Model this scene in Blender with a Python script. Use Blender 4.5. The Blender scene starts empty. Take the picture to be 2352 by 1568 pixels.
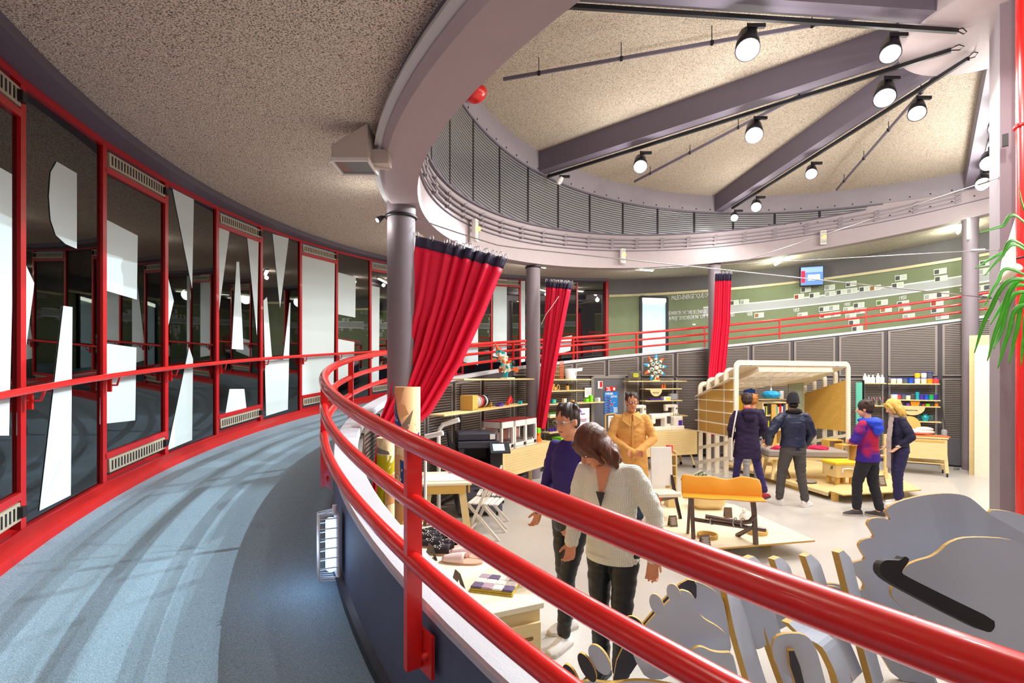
import bpy, math, random
from math import sin, cos, pi, atan2, sqrt, radians
from mathutils import Vector, Matrix
S = bpy.context.scene
COL = S.collection
# ---------------------------------------------------------------- camera
F, HZ = 1160.0, 866.0            # focal length and horizon in pixels of the 2352x1568 frame
HC = 2.07                        # eye height above the hall floor
CX, CY = 5.81, 5.916             # axis of the rotunda
cam = bpy.data.cameras.new('camera'); camo = bpy.data.objects.new('camera', cam); COL.objects.link(camo)
cam.sensor_width = 36; cam.lens = F/2352*36; cam.shift_y = (HZ-784)/2352; cam.clip_start = .05
camo.location = (0, 0, HC); camo.rotation_euler = (pi/2, 0, 0); S.camera = camo
# ---------------------------------------------------------------- world, colour, exposure
W = bpy.data.worlds.new('night'); S.world = W; W.use_nodes = True
W.node_tree.nodes['Background'].inputs[0].default_value = (.05, .065, .08, 1)
W.node_tree.nodes['Background'].inputs[1].default_value = 1.0
S.view_settings.view_transform = 'Standard'; S.view_settings.look = 'None'
S.view_settings.gamma = 1; S.view_settings.use_curve_mapping = False
S.view_settings.exposure = 0.85
S.cycles.use_denoising = True; S.cycles.max_bounces = 8; S.cycles.diffuse_bounces = 4; S.cycles.adaptive_threshold = .02
S.cycles.glossy_bounces = 4; S.cycles.transparent_max_bounces = 12; S.cycles.transmission_bounces = 6
S.cycles.sample_clamp_indirect = 8
# lamps on the beam tracks: (beam angle, radius, big)
BEAM_T = [1.484, 2.266, 3.049, 3.832]
BEAM_ALL = [.701, 1.484, 2.266, 3.049, 3.832, 4.615, 5.4, 6.18]
LAMP_W = 27.0
LAMPS = [(1.484, 3.14, 1), (1.484, 1.40, .55), (2.266, 4.67, .8), (2.266, 2.79, 1), (2.266, 1.17, 1),
         (3.049, 5.29, .6), (3.049, 6.2, .12), (3.049, 3.50, .4), (3.049, 1.29, .6),
         (3.832, 2.19, .9), (3.832, 3.82, 1.0), (3.832, 5.09, .9),
         (.701, 2.6, .5), (.701, 4.6, .4), (4.615, 3.2, 1.0), (4.615, 5.2, 1.1), (5.4, 3.0, .8), (5.4, 5.2, .8), (6.18, 3.0, .6), (6.18, 5.2, .5)]
def P(t, R, H): return Vector((CX-R*sin(t), CY-R*cos(t), H+HC))
def light(name, loc, w, r=.05, col=(1, .965, .925), kind='POINT', rot=None, cone=150):
    l = bpy.data.lights.new(name, kind); l.energy = w; l.color = col
    if kind in ('POINT', 'SPOT'): l.shadow_soft_size = r
    if kind == 'SPOT': l.spot_size = radians(cone); l.spot_blend = .25
    o = bpy.data.objects.new(name, l); COL.objects.link(o); o.location = loc
    if rot: o.rotation_euler = rot
    return o
for t, R, w in LAMPS:
    p = P(t+.0, R, 3.52)
    light('spotlight_beam', p, LAMP_W*w*3.0, .02, kind='SPOT', cone=168)
    light('bounce_fill', p-Vector((0, 0, .1)), LAMP_W*w*(1.6 if R > 1.5 else .25), .08)  # added point fill below each lamp, approximates bounced light
for t, R, tt in ((1.484, 3.14, 1.05), (2.266, 2.79, 1.15), (1.484, 1.40, 1.3), (2.266, 1.17, .82), (2.266, 4.67, 1.5)):  # extra spots added at the lamps to throw rail streaks onto the ramp
    p = P(t, R, 3.50); d = P(tt, 8.4, -1.1)-p
    light('added_streak_spot', p, 500, .012, (.82, .94, 1), 'SPOT', d.to_track_quat('-Z', 'Y').to_euler(), 44)
# ---------------------------------------------------------------- helpers
def px(x, y, Y): return Vector(((x-1176)/F*Y, Y, HC+(HZ-y)/F*Y))
def pz(x, y, z):
    Y = (z-HC)*F/(HZ-y); return Vector(((x-1176)/F*Y, Y, z))
def ppl(x, y, p0, n):
    d = Vector(((x-1176)/F, 1, (HZ-y)/F)); p0 = Vector(p0); n = Vector(n); c = Vector((0, 0, HC))
    return c+d*((p0-c).dot(n)/d.dot(n))
def cyl(x, y, R, far=True):
    m = (x-1176)/F; A = m*m+1; B = m*CX+CY; K = CX*CX+CY*CY-R*R; D = sqrt(max(0, B*B-A*K))
    Y = (B+D)/A if far else (B-D)/A
    t = atan2(CX-m*Y, CY-Y)
    if t < .2: t += 2*pi
    return t, (HZ-y)/F*Y
def lin(h):
    h = h.lstrip('#'); o = []
    for i in (0, 2, 4):
        c = int(h[i:i+2], 16)/255; o.append(c/12.92 if c <= .04045 else ((c+.055)/1.055)**2.4)
    return (*o, 1)
MATS = {}
def mat(name, h, rough=.6, metal=0, var=.06, scale=6, bump=0, bscale=80, spec=.5, coat=0, emit=0, alpha=None, trans=0):
    if name in MATS: return MATS[name]
    m = bpy.data.materials.new(name); m.use_nodes = True; N = m.node_tree; b = N.nodes['Principled BSDF']
    c = lin(h); b.inputs['Roughness'].default_value = rough; b.inputs['Metallic'].default_value = metal
    b.inputs['Specular IOR Level'].default_value = spec; b.inputs['Coat Weight'].default_value = coat
    tc = N.nodes.new('ShaderNodeTexCoord')
    nz = N.nodes.new('ShaderNodeTexNoise'); nz.inputs['Scale'].default_value = scale; nz.inputs['Detail'].default_value = 4
    N.links.new(tc.outputs['Object'], nz.inputs['Vector'])
    mx = N.nodes.new('ShaderNodeMixRGB'); mx.inputs[1].default_value = tuple(max(0, v*(1-var)) for v in c[:3])+(1,)
    mx.inputs[2].default_value = tuple(min(1, v*(1+var)) for v in c[:3])+(1,)
    N.links.new(nz.outputs[0], mx.inputs[0]); N.links.new(mx.outputs[0], b.inputs['Base Color'])
    if bump:
        n2 = N.nodes.new('ShaderNodeTexNoise'); n2.inputs['Scale'].default_value = bscale; n2.inputs['Detail'].default_value = 3
        N.links.new(tc.outputs['Object'], n2.inputs['Vector'])
        bp = N.nodes.new('ShaderNodeBump'); bp.inputs['Strength'].default_value = bump; bp.inputs['Distance'].default_value = .01
        N.links.new(n2.outputs[0], bp.inputs['Height']); N.links.new(bp.outputs[0], b.inputs['Normal'])
    if emit: b.inputs['Emission Color'].default_value = c; b.inputs['Emission Strength'].default_value = emit
    if trans: b.inputs['Transmission Weight'].default_value = trans
    MATS[name] = m; return m
def ramp_mat(name, stops, scale, rough=.8, bump=.3, detail=2, tex='noise', spec=.3, dist=.01):
    m = bpy.data.materials.new(name); m.use_nodes = True; N = m.node_tree; b = N.nodes['Principled BSDF']
    b.inputs['Roughness'].default_value = rough; b.inputs['Specular IOR Level'].default_value = spec
    tc = N.nodes.new('ShaderNodeTexCoord'); nz = N.nodes.new('ShaderNodeTexNoise')
    nz.inputs['Scale'].default_value = scale; nz.inputs['Detail'].default_value = detail
    N.links.new(tc.outputs['Object'], nz.inputs['Vector'])
    cr = N.nodes.new('ShaderNodeValToRGB'); e = cr.color_ramp.elements
    while len(e) > 1: e.remove(e[-1])
    e[0].position = stops[0][0]; e[0].color = lin(stops[0][1])
    for p, c in stops[1:]: k = e.new(p); k.color = lin(c)
    N.links.new(nz.outputs[0], cr.inputs[0]); N.links.new(cr.outputs[0], b.inputs['Base Color'])
    if bump:
        bp = N.nodes.new('ShaderNodeBump'); bp.inputs['Strength'].default_value = bump; bp.inputs['Distance'].default_value = dist
        N.links.new(nz.outputs[0], bp.inputs['Height']); N.links.new(bp.outputs[0], b.inputs['Normal'])
    MATS[name] = m; return m
def stripe_mat(name, dark, light_, pitch, duty=.45, rough=.45, metal=.3, wood=None):
    m = bpy.data.materials.new(name); m.use_nodes = True; N = m.node_tree; b = N.nodes['Principled BSDF']
    b.inputs['Roughness'].default_value = rough; b.inputs['Metallic'].default_value = metal
    tc = N.nodes.new('ShaderNodeTexCoord'); sp = N.nodes.new('ShaderNodeSeparateXYZ'); N.links.new(tc.outputs['Object'], sp.inputs[0])
    dv = N.nodes.new('ShaderNodeMath'); dv.operation = 'DIVIDE'; dv.inputs[1].default_value = pitch; N.links.new(sp.outputs[2], dv.inputs[0])
    fr = N.nodes.new('ShaderNodeMath'); fr.operation = 'FRACT'; N.links.new(dv.outputs[0], fr.inputs[0])
    cr = N.nodes.new('ShaderNodeValToRGB'); e = cr.color_ramp.elements
    e[0].position = 0; e[0].color = lin(dark); e[1].position = duty; e[1].color = lin(dark)
    k = e.new(duty+.08); k.color = lin(light_); k = e.new(.93); k.color = lin(light_); k = e.new(1); k.color = lin(dark)
    N.links.new(fr.outputs[0], cr.inputs[0]); N.links.new(cr.outputs[0], b.inputs['Base Color'])
    bp = N.nodes.new('ShaderNodeBump'); bp.inputs['Strength'].default_value = .7; bp.inputs['Distance'].default_value = .008
    N.links.new(cr.outputs[0], bp.inputs['Height']); N.links.new(bp.outputs[0], b.inputs['Normal'])
    MATS[name] = m; return m
class MB:
    def __init__(s): s.v = []; s.f = []; s.m = []; s.sm = []; s.cur = 0
    def mi(s, k): s.cur = k; return s
    def add(s, vs, fs, smooth=False):
        o = len(s.v); s.v += [Vector(v) for v in vs]
        for f in fs: s.f.append([i+o for i in f]); s.m.append(s.cur); s.sm.append(smooth)
        return s
    def hexa(s, p):   # 8 points: bottom ring 0-3, top ring 4-7
        return s.add(p, [(3, 2, 1, 0), (4, 5, 6, 7), (0, 1, 5, 4), (1, 2, 6, 5), (2, 3, 7, 6), (3, 0, 4, 7)])
    def box(s, c, d, rz=0, M=None):
        x, y, z = d[0]/2, d[1]/2, d[2]/2; c = Vector(c)
        R = M if M else Matrix.Rotation(rz, 3, 'Z')
        return s.hexa([c+R@Vector(q) for q in ((-x, -y, -z), (x, -y, -z), (x, y, -z), (-x, y, -z), (-x, -y, z), (x, -y, z), (x, y, z), (-x, y, z))])
    def rbox(s, c, d, r=.01, rz=0, M=None, n=3):   # box with rounded vertical edges and chamfered rims
        x, y, z = d[0]/2, d[1]/2, d[2]/2; r = min(r, x*.98, y*.98, z*.98); c = Vector(c); R = M if M else Matrix.Rotation(rz, 3, 'Z')
        rings = []
        for zz, ins in ((-z, r*.6), (-z+r*.6, 0), (z-r*.6, 0), (z, r*.6)):
            ring = []
            for sx, sy, a0 in ((1, 1, 0), (-1, 1, pi/2), (-1, -1, pi), (1, -1, 1.5*pi)):
                for k in range(n+1):
                    a = a0+pi/2*k/n; ring.append(c+R@Vector((sx*(x-r)+(r-ins)*cos(a), sy*(y-r)+(r-ins)*sin(a), zz)))
            rings.append(ring)
        return s.loft(rings, smooth=False)
    def loft(s, rings, caps=True, smooth=True, closed=True):
        n = len(rings[0]); vs = [p for r in rings for p in r]; fs = []
        for i in range(len(rings)-1):
            for j in range(n if closed else n-1):
                k = (j+1) % n; fs.append((i*n+j, i*n+k, (i+1)*n+k, (i+1)*n+j))
        s.add(vs, fs, smooth)
        if caps and closed: s.add(rings[0], [tuple(range(n))[::-1]]); s.add(rings[-1], [tuple(range(n))])
        return s
    def bar(s, a, b, w, h, up=(0, 0, 1)):   # rectangular bar from a to b, w across, h along up
        a = Vector(a); b = Vector(b); d = (b-a).normalized(); u = Vector(up)
        if abs(d.dot(u)) > .98: u = Vector((0, 1, 0)) if abs(d.y) < .9 else Vector((1, 0, 0))
        x = d.cross(u).normalized(); u = x.cross(d).normalized(); x *= w/2; u *= h/2
        return s.hexa([a-x-u, a+x-u, b+x-u, b-x-u, a-x+u, a+x+u, b+x+u, b-x+u])
    def tube(s, pts, r, n=8, closed=False, caps=True, sc=None, flat=1):
        pts = [Vector(p) for p in pts]; rings = []; L = len(pts); pu = None
        for i, p in enumerate(pts):
            a = pts[i-1] if (i or closed) else p; b = pts[(i+1) % L] if (i < L-1 or closed) else p
            d = (b-a).normalized()
            if pu is None:
                pu = Vector((0, 0, 1)) if abs(d.z) < .9 else Vector((1, 0, 0))
            x = d.cross(pu).normalized(); u = x.cross(d).normalized(); pu = u
            rr = r[i] if isinstance(r, (list, tuple)) else r
            rings.append([p+x*rr*cos(2*pi*k/n)+u*rr*flat*sin(2*pi*k/n) for k in range(n)])
        if closed: rings.append(rings[0])
        return s.loft(rings, caps=caps and not closed)
    def lathe(s, prof, c=(0, 0, 0), n=20, M=None, caps=True, a0=0, smooth=True):
        c = Vector(c); M = M or Matrix.Identity(3)
        return s.loft([[c+M@Vector((r*cos(2*pi*k/n+a0), r*sin(2*pi*k/n+a0), z)) for k in range(n)] for r, z in prof], caps=caps, smooth=smooth)
    def prism(s, poly, th, side=None):      # poly: 3D points in a plane, th: thickness vector
        n = len(poly); poly = [Vector(p) for p in poly]; th = Vector(th); c0 = s.cur
        s.add(poly, [tuple(range(n))]); s.add([p+th for p in poly], [tuple(range(n))[::-1]])
        if side is not None: s.cur = side
        s.add(poly+[p+th for p in poly], [(i, i+n, (i+1) % n+n, (i+1) % n) for i in range(n)]); s.cur = c0
        return s
    def sweep(s, prof, ts, smooth=True, caps=True):  # prof(t) -> [(R,H)...] closed ring around the axis
        return s.loft([[P(t, R, H) for R, H in prof(t)] for t in ts], caps=caps, smooth=False)
    def grid(s, fn, nu, nv, smooth=True):
        vs = [fn(i/nu, j/nv) for i in range(nu+1) for j in range(nv+1)]; m = nv+1
        return s.add(vs, [(i*m+j, (i+1)*m+j, (i+1)*m+j+1, i*m+j+1) for i in range(nu) for j in range(nv)], smooth)
    def ell(s, c, r, M=None, n=14, m=9):
        c = Vector(c); M = M or Matrix.Identity(3); r = (r, r, r) if isinstance(r, (int, float)) else r
        rings = [[c+M@Vector((r[0]*sin(pi*i/m)*cos(2*pi*k/n), r[1]*sin(pi*i/m)*sin(2*pi*k/n), -r[2]*cos(pi*i/m))) for k in range(n)] for i in range(1, m)]
        s.loft(rings, caps=False)
        s.add([c-M@Vector((0, 0, r[2]))]+rings[0], [(0, (k+1) % n+1, k+1) for k in range(n)], True)
        s.add([c+M@Vector((0, 0, r[2]))]+rings[-1], [(0, k+1, (k+1) % n+1) for k in range(n)], True)
        return s
    def mesh(s, name, off=None):
        me = bpy.data.meshes.new(name); o = off or Vector((0, 0, 0))
        me.from_pydata([v-o for v in s.v], [], s.f)
        me.polygons.foreach_set('material_index', s.m); me.polygons.foreach_set('use_smooth', s.sm); me.update(); return me
def root_loc(p):
    while p.parent: p = p.parent
    return p
def part(name, mb, m, parent=None, world=False, label=None, solid=0, sub=0, off=None, bev=0):
    o_ = None
    if parent is not None and world: o_ = root_loc(parent).location.copy()
    if off is not None: o_ = Vector(off)
    me = mb.mesh(name, o_)
    o = bpy.data.objects.new(name, me); COL.objects.link(o)
    if parent is not None: o.parent = parent
    elif off is not None: o.location = off
    for k in (m if isinstance(m, (list, tuple)) else [m]): me.materials.append(MATS[k])
    if label: o['label'] = label
    if solid: q = o.modifiers.new('s', 'SOLIDIFY'); q.thickness = solid; q.offset = 0
    if bev: q = o.modifiers.new('b', 'BEVEL'); q.width = bev; q.segments = 2; q.limit_method = 'ANGLE'
    if sub: q = o.modifiers.new('u', 'SUBSURF'); q.levels = sub; q.render_levels = sub
    return o
def tag(o, label, cat, group=None, kind=None):
    o['label'] = label; o['category'] = cat
    if group: o['group'] = group
    if kind: o['kind'] = kind
    return o
def thing(name, label, cat, loc=(0, 0, 0), rz=0, group=None):
    o = bpy.data.objects.new(name, None); COL.objects.link(o); o.location = loc; o.rotation_euler = (0, 0, rz); o.empty_display_size = .1
    return tag(o, label, cat, group)
def one(name, mb, m, label, cat, group=None, loc=None, **k):     # a thing that is a single mesh in world coordinates
    o = part(name, mb, m, None, off=loc if loc is not None else bcen(mb), **k); return tag(o, label, cat, group)
def bcen(mb):
    xs = [v.x for v in mb.v]; ys = [v.y for v in mb.v]; zs = [v.z for v in mb.v]
    return Vector(((min(xs)+max(xs))/2, (min(ys)+max(ys))/2, min(zs)))
def struct(name, mb, m, label=None, parent=None, **k):
    o = part(name, mb, m, parent, **k)
    if parent is None:
        o['kind'] = 'structure'
        if label: o['label'] = label
    return o
def dup(root, loc, rz=0, label=None, group=None):
    r = root.copy(); COL.objects.link(r); r.location = loc; r.rotation_euler = (0, 0, rz)
    if label: r['label'] = label
    if group: r['group'] = group
    for ch in list(root.children):
        c = ch.copy(); COL.objects.link(c); c.parent = r
        for g in list(ch.children):
            d = g.copy(); COL.objects.link(d); d.parent = c
    return r
def rng(a, b, n): return [a+(b-a)*i/n for i in range(n+1)]
def basis(n, up=(0, 0, 1)):   # columns: x right, y up-ish, z = n
    n = Vector(n).normalized(); x = Vector(up).cross(n).normalized(); y = n.cross(x); M = Matrix((x, y, n)).transposed(); return M
# ---------------------------------------------------------------- materials
mat('red', '#dc1616', .28, spec=.6, coat=.3, var=.08, bump=.05, bscale=220)
mat('red_rail', '#e5201c', .27, spec=.6, coat=.3, var=.03, scale=14, bump=.02, bscale=700)
mat('red_frame', '#c4141a', .32, spec=.5, coat=.2, var=.1, bump=.05, bscale=220); mat('red_dark', '#c01414', .4, var=.12)
mat('column_grey', '#857b82', .55, var=.05, bump=.08, bscale=60)
mat('beam_grey', '#8f888e', .6, var=.06, bump=.08, bscale=40)
mat('beam_face', '#a99c9e', .65, var=.05, bump=.05, bscale=40)
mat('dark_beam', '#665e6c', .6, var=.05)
mat('curb_blue', '#555f78', .6, var=.08, bump=.06, bscale=90)
mat('curb_top', '#c3c6cb', .6, var=.06, bump=.1, bscale=120)
mat('metal', '#b4b4b6', .35, 1.0, var=.1)
mat('dark_metal', '#2c2a30', .4, .6, var=.1)
mat('black', '#151518', .45, var=.1)
mat('white', '#eeece8', .5, var=.03)
mat('green_wall', '#7f8a68', .7, var=.05, bump=.06, bscale=50)
mat('green_grey', '#6d6a6c', .7, var=.05)
mat('cap_strip', '#b7ad84', .4, .3, var=.08)
mat('band_grey', '#b3b7b8', .6, var=.03)
mat('louver_frame', '#8d867f', .5, .3, var=.05)
mat('vent_tan', '#c2b8a0', .5, .2, var=.06)
mat('frost', '#dcecec', .75, var=.03, scale=2)
mat('louver_gap', '#4a4548', .6); mat('orange', '#e8731c', .5); mat('lime', '#7ee01c', .5); mat('teal', '#18a8b4', .45); mat('blue', '#1b55c8', .45); mat('yellow', '#f0c81e', .5)
mat('purple', '#4a2a9a', .6); mat('skyblue', '#2aa6e0', .5)
ramp_mat('speckle', [(0, '#6a5a50'), (.40, '#7d7163'), (.46, '#d2c3b0'), (.6, '#ecdfcd'), (1, '#f2e8d8')], 120, .9, .6, 2, dist=.02)
ramp_mat('speckle_hall', [(0, '#857b6e'), (.42, '#9c9080'), (.5, '#c0b4a2'), (1, '#d4cabb')], 70, .9, .5, 2, dist=.02)
ramp_mat('ramp_floor', [(0, '#58788a'), (.45, '#84a2b4'), (.55, '#9cb8c8'), (1, '#ccdee8')], 240, .55, .25, 2, spec=.4, dist=.004)
ramp_mat('hall_floor', [(0, '#a8a39c'), (.42, '#c0bbb4'), (.55, '#cfcac3'), (1, '#dfdad3')], 130, .32, .05, 3, spec=.45)
stripe_mat('louver', '#35312f', '#867c74', .042, .4)
stripe_mat('louver_top', '#4e4f52', '#a4a5a8', .05, .35, .3, .6)
# birch plywood
def wood(name, a, b, sc=(2, 2, 14), rough=.5):
    m = bpy.data.materials.new(name); m.use_nodes = True; N = m.node_tree; bs = N.nodes['Principled BSDF']; bs.inputs['Roughness'].default_value = rough
    tc = N.nodes.new('ShaderNodeTexCoord'); mp = N.nodes.new('ShaderNodeMapping'); mp.inputs['Scale'].default_value = sc
    nz = N.nodes.new('ShaderNodeTexNoise'); nz.inputs['Scale'].default_value = 3; nz.inputs['Detail'].default_value = 5; nz.inputs['Distortion'].default_value = .8
    mx = N.nodes.new('ShaderNodeMixRGB'); mx.inputs[1].default_value = lin(a); mx.inputs[2].default_value = lin(b)
    N.links.new(tc.outputs['Object'], mp.inputs[0]); N.links.new(mp.outputs[0], nz.inputs['Vector']); N.links.new(nz.outputs[0], mx.inputs[0]); N.links.new(mx.outputs[0], bs.inputs['Base Color'])
    MATS[name] = m
wood('birch_lit', '#eadcb8', '#f5ead0'); wood('birch', '#dfc283', '#eed7a0'); wood('ply_edge', '#b98e3c', '#d8ac55', (3, 3, 40)); wood('birch_dark', '#cc9f4a', '#ddb55e'); wood('ply_white', '#e6d9c0', '#f0e6d2')  # the first is birch whitened in colour for tops under strong light
# glass
def glassmat(name, tint, ior, rough=.01):
    m = bpy.data.materials.new(name); m.use_nodes = True; N = m.node_tree; N.nodes.remove(N.nodes['Principled BSDF'])
    tr = N.nodes.new('ShaderNodeBsdfTransparent'); tr.inputs[0].default_value = lin(tint)
    gl = N.nodes.new('ShaderNodeBsdfGlossy'); gl.inputs['Roughness'].default_value = rough
    fr = N.nodes.new('ShaderNodeFresnel'); fr.inputs[0].default_value = ior; mx = N.nodes.new('ShaderNodeMixShader')
    nz = N.nodes.new('ShaderNodeTexNoise'); nz.inputs['Scale'].default_value = .8; bp = N.nodes.new('ShaderNodeBump'); bp.inputs['Strength'].default_value = .03
    N.links.new(nz.outputs[0], bp.inputs['Height']); N.links.new(bp.outputs[0], gl.inputs['Normal'])
    N.links.new(fr.outputs[0], mx.inputs[0]); N.links.new(tr.outputs[0], mx.inputs[1]); N.links.new(gl.outputs[0], mx.inputs[2])
    N.links.new(mx.outputs[0], N.nodes['Material Output'].inputs[0]); MATS[name] = m
glassmat('pane', '#9aa8a8', 2.9); glassmat('clear', '#e8f0f0', 1.5, .03)
def emitmat(name, h, s):
    m = bpy.data.materials.new(name); m.use_nodes = True; b = m.node_tree.nodes['Principled BSDF']; b.inputs['Base Color'].default_value = lin(h)
    b.inputs['Emission Color'].default_value = lin(h); b.inputs['Emission Strength'].default_value = s; MATS[name] = m
emitmat('bulb', '#fff6ea', 30); emitmat('tube_glow', '#f4ffe8', 6); emitmat('blue_glow', '#9cc8ff', 1.6); emitmat('amber_glow', '#ffb030', 6)
# ---------------------------------------------------------------- heights of the spiral (relative to the eye)
def h_rail(t): return -.896+.728*t
def h_floor(t): return h_rail(t)-1.03
def h_curb(t): return h_rail(t)-.525
def h_soff(t):
    d = t-1.484
    return 1.786+.614*d+.054*d*d if d > -1 else 1.226
def h_ceil(t):
    xs = (-.5, .5, 1.3, 2.1, 2.9, 3.25, 3.82, 4.8); ys = (.9, 1.34, 1.85, 2.37, 2.885, 3.12, 3.6, 4.35)
    for i in range(len(xs)-1):
        if t <= xs[i+1]: return ys[i]+(ys[i+1]-ys[i])*(t-xs[i])/(xs[i+1]-xs[i])
    return ys[-1]
HTOP = 4.55; RW = 9.16; TW0 = 1.236; DTW = .1039; TWE = TW0+15*DTW
# ---------------------------------------------------------------- structure: floors, ramp, curb
mb = MB(); mb.lathe([(0.01, -.05), (7.33, -.05), (7.33, 0), (0.01, 0)], (CX, CY, 0), 96, smooth=False)
struct('floor', mb, 'hall_floor', 'pale terrazzo floor of the round hall')
TS = rng(.15, 4.7, 150)
mb = MB().sweep(lambda t: [(7.44, h_floor(t)-.25), (9.3, h_floor(t)-.25), (9.3, h_floor(t)+.06), (7.44, h_floor(t))], TS)
struct('ramp_floor', mb, 'ramp_floor', 'speckled blue grey floor of the spiral ramp')
mb = MB().sweep(lambda t: [(7.315, -HC), (7.45, -HC), (7.45, h_curb(t)-.02), (7.315, h_curb(t)-.02)], TS)
struct('wall_parapet', mb, 'curb_blue', 'blue grey parapet wall between the ramp and the hall')
mb = MB().sweep(lambda t: [(7.285, h_curb(t)-.06), (7.455, h_curb(t)-.028), (7.455, h_curb(t)-.008), (7.445, h_curb(t)), (7.295, h_curb(t)), (7.285, h_curb(t)-.01)], TS)
struct('trim_1', mb, 'curb_top', 'pale sloping cap of the parapet')
mb = MB().sweep(lambda t: [(7.45, h_floor(t)), (7.475, h_floor(t)), (7.475, h_floor(t)+.05), (7.45, h_floor(t)+.07)], TS)
struct('baseboard_parapet', mb, 'dark_metal', 'dark skirting along the foot of the parapet')
# red kerb below the glazing
mb = MB().sweep(lambda t: [(9.03, h_floor(t)), (9.2, h_floor(t)), (9.2, h_floor(t)+.17), (9.13, h_floor(t)+.145), (9.06, h_floor(t)+.10)], rng(.15, TWE, 80))
struct('trim_2', mb, 'red_dark', 'red kerb along the foot of the windows')
# hall side louvre wall with framed panels
RL = 7.29
mb = MB()
t0 = 2.498-.1403*13
for j in range(32):
    a = t0+.1403*j+.006; b = a+.1403-.012
    if b > 4.65: break
    jz = 0.0
    for lo, hi in ((lambda t: -HC+.08, lambda t: min(-.03, h_curb(t)-.09)), (lambda t: .03, lambda t: h_curb(t)-.09)):
        tt = rng(a, b, 4)
        if hi(a)-lo(a) < .06: continue
        mb.mi(0); mb.loft([[P(t, RL-.012, lo(t)), P(t, RL-.012, hi(t))] for t in tt], caps=False, closed=False, smooth=False)
        mb.mi(1)
        for q, r in ((a, a+.006), (b-.006, b)):
            mb.hexa([P(q, RL-.02, lo(q)), P(r, RL-.02, lo(r)), P(r, RL+.02, lo(r)), P(q, RL+.02, lo(q)), P(q, RL-.02, hi(q)), P(r, RL-.02, hi(r)), P(r, RL+.02, hi(r)), P(q, RL+.02, hi(q))])
        for e, g in ((lo, 1), (hi, -1)):
            mb.hexa([P(a, RL-.02, e(a)), P(b, RL-.02, e(b)), P(b, RL+.02, e(b)), P(a, RL+.02, e(a)), P(a, RL-.02, e(a)+g*.03), P(b, RL-.02, e(b)+g*.03), P(b, RL+.02, e(b)+g*.03), P(a, RL+.02, e(a)+g*.03)])
mb.mi(2).sweep(lambda t: [(7.305, -HC), (7.313, -HC), (7.313, h_curb(t)-.06), (7.305, h_curb(t)-.06)], TS)
struct('wall_louvre', mb, ('louver', 'louver_frame', 'louver_gap'), 'wall of grey horizontal louvre panels around the hall')
# ---------------------------------------------------------------- ring beam, drum, upper ceiling
TB = rng(-.45, 4.9, 150)
mb = MB().sweep(lambda t: [(6.80, h_soff(t)), (7.08, h_soff(t)), (7.12, h_soff(t)+.04), (7.12, HTOP), (6.80, HTOP)], TB)
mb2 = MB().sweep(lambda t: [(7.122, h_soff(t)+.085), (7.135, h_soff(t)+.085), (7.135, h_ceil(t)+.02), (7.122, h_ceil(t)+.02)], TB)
struct('wall_ring_beam', mb, 'beam_face', 'pinkish grey concrete ring beam carrying the drum')
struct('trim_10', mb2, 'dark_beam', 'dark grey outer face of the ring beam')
# outer lip hanging under the ramp ceiling
mb = MB().sweep(lambda t: [(7.12, h_soff(t)+.05), (7.17, h_soff(t)+.055), (7.17, h_soff(t)+.075), (7.125, h_soff(t)+.08)], TB)
struct('trim_3', mb, 'band_grey', 'narrow pinkish ledge along the outside of the ring beam')
TOPL = 4.10
def hl(t): return 2.70+.75*(t-1.73)-.02
mb = MB()
for j in range(-3, 12):
    a = 1.740+.1515*j; b = a+.1515
    if hl(a) > TOPL: break
    n = 6; tt = rng(a+.004, b-.004, n)
    tt = [t for t in tt if hl(t) < TOPL]
    if len(tt) < 2: break
    mb.mi(0); mb.loft([[P(t, 6.775, hl(t)), P(t, 6.775, TOPL)] for t in tt], caps=False, closed=False, smooth=False)
    mb.mi(1); mb.hexa([P(a-.004, 6.77, hl(a)), P(a+.004, 6.77, hl(a)), P(a+.004, 6.80, hl(a)), P(a-.004, 6.80, hl(a)), P(a-.004, 6.77, TOPL), P(a+.004, 6.77, TOPL), P(a+.004, 6.80, TOPL), P(a-.004, 6.80, TOPL)])
mb.mi(2); mb.sweep(lambda t: [(6.76, min(hl(t), TOPL)-.03), (6.8, min(hl(t), TOPL)-.03), (6.8, min(hl(t), TOPL)), (6.76, min(hl(t), TOPL))], rng(1.3, 3.55, 50))
mb.sweep(lambda t: [(6.76, TOPL), (6.8, TOPL), (6.8, TOPL+.03), (6.76, TOPL+.03)], rng(1.2, 3.6, 50))
struct('wall_drum_louvre', mb, ('louver_top', 'dark_metal', 'dark_beam'), 'band of grey louvre panels in the drum above the ring beam')
mb = MB().sweep(lambda t: [(6.775, TOPL+.03), (6.8, TOPL+.03), (6.8, HTOP), (6.775, HTOP)], rng(.2, 4.9, 100))
struct('trim_4', mb, 'beam_grey', 'smooth grey band under the hall ceiling')
# bolt holes in the band
mb = MB()
for k in range(64):
    t = 1.2+k*.055
    for H_ in (TOPL+.09,) if t < 3.2 else (TOPL+.09, max(hl(t), TOPL)-.28):
        p = P(t, 6.77, H_); n = Vector((sin(t), cos(t), 0)); M = basis(n)
        mb.lathe([(.016, -.003), (.016, .004)], p, 10, M)
struct('trim_5', mb, 'black', 'row of small dark bolt holes along the grey band')
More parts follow.
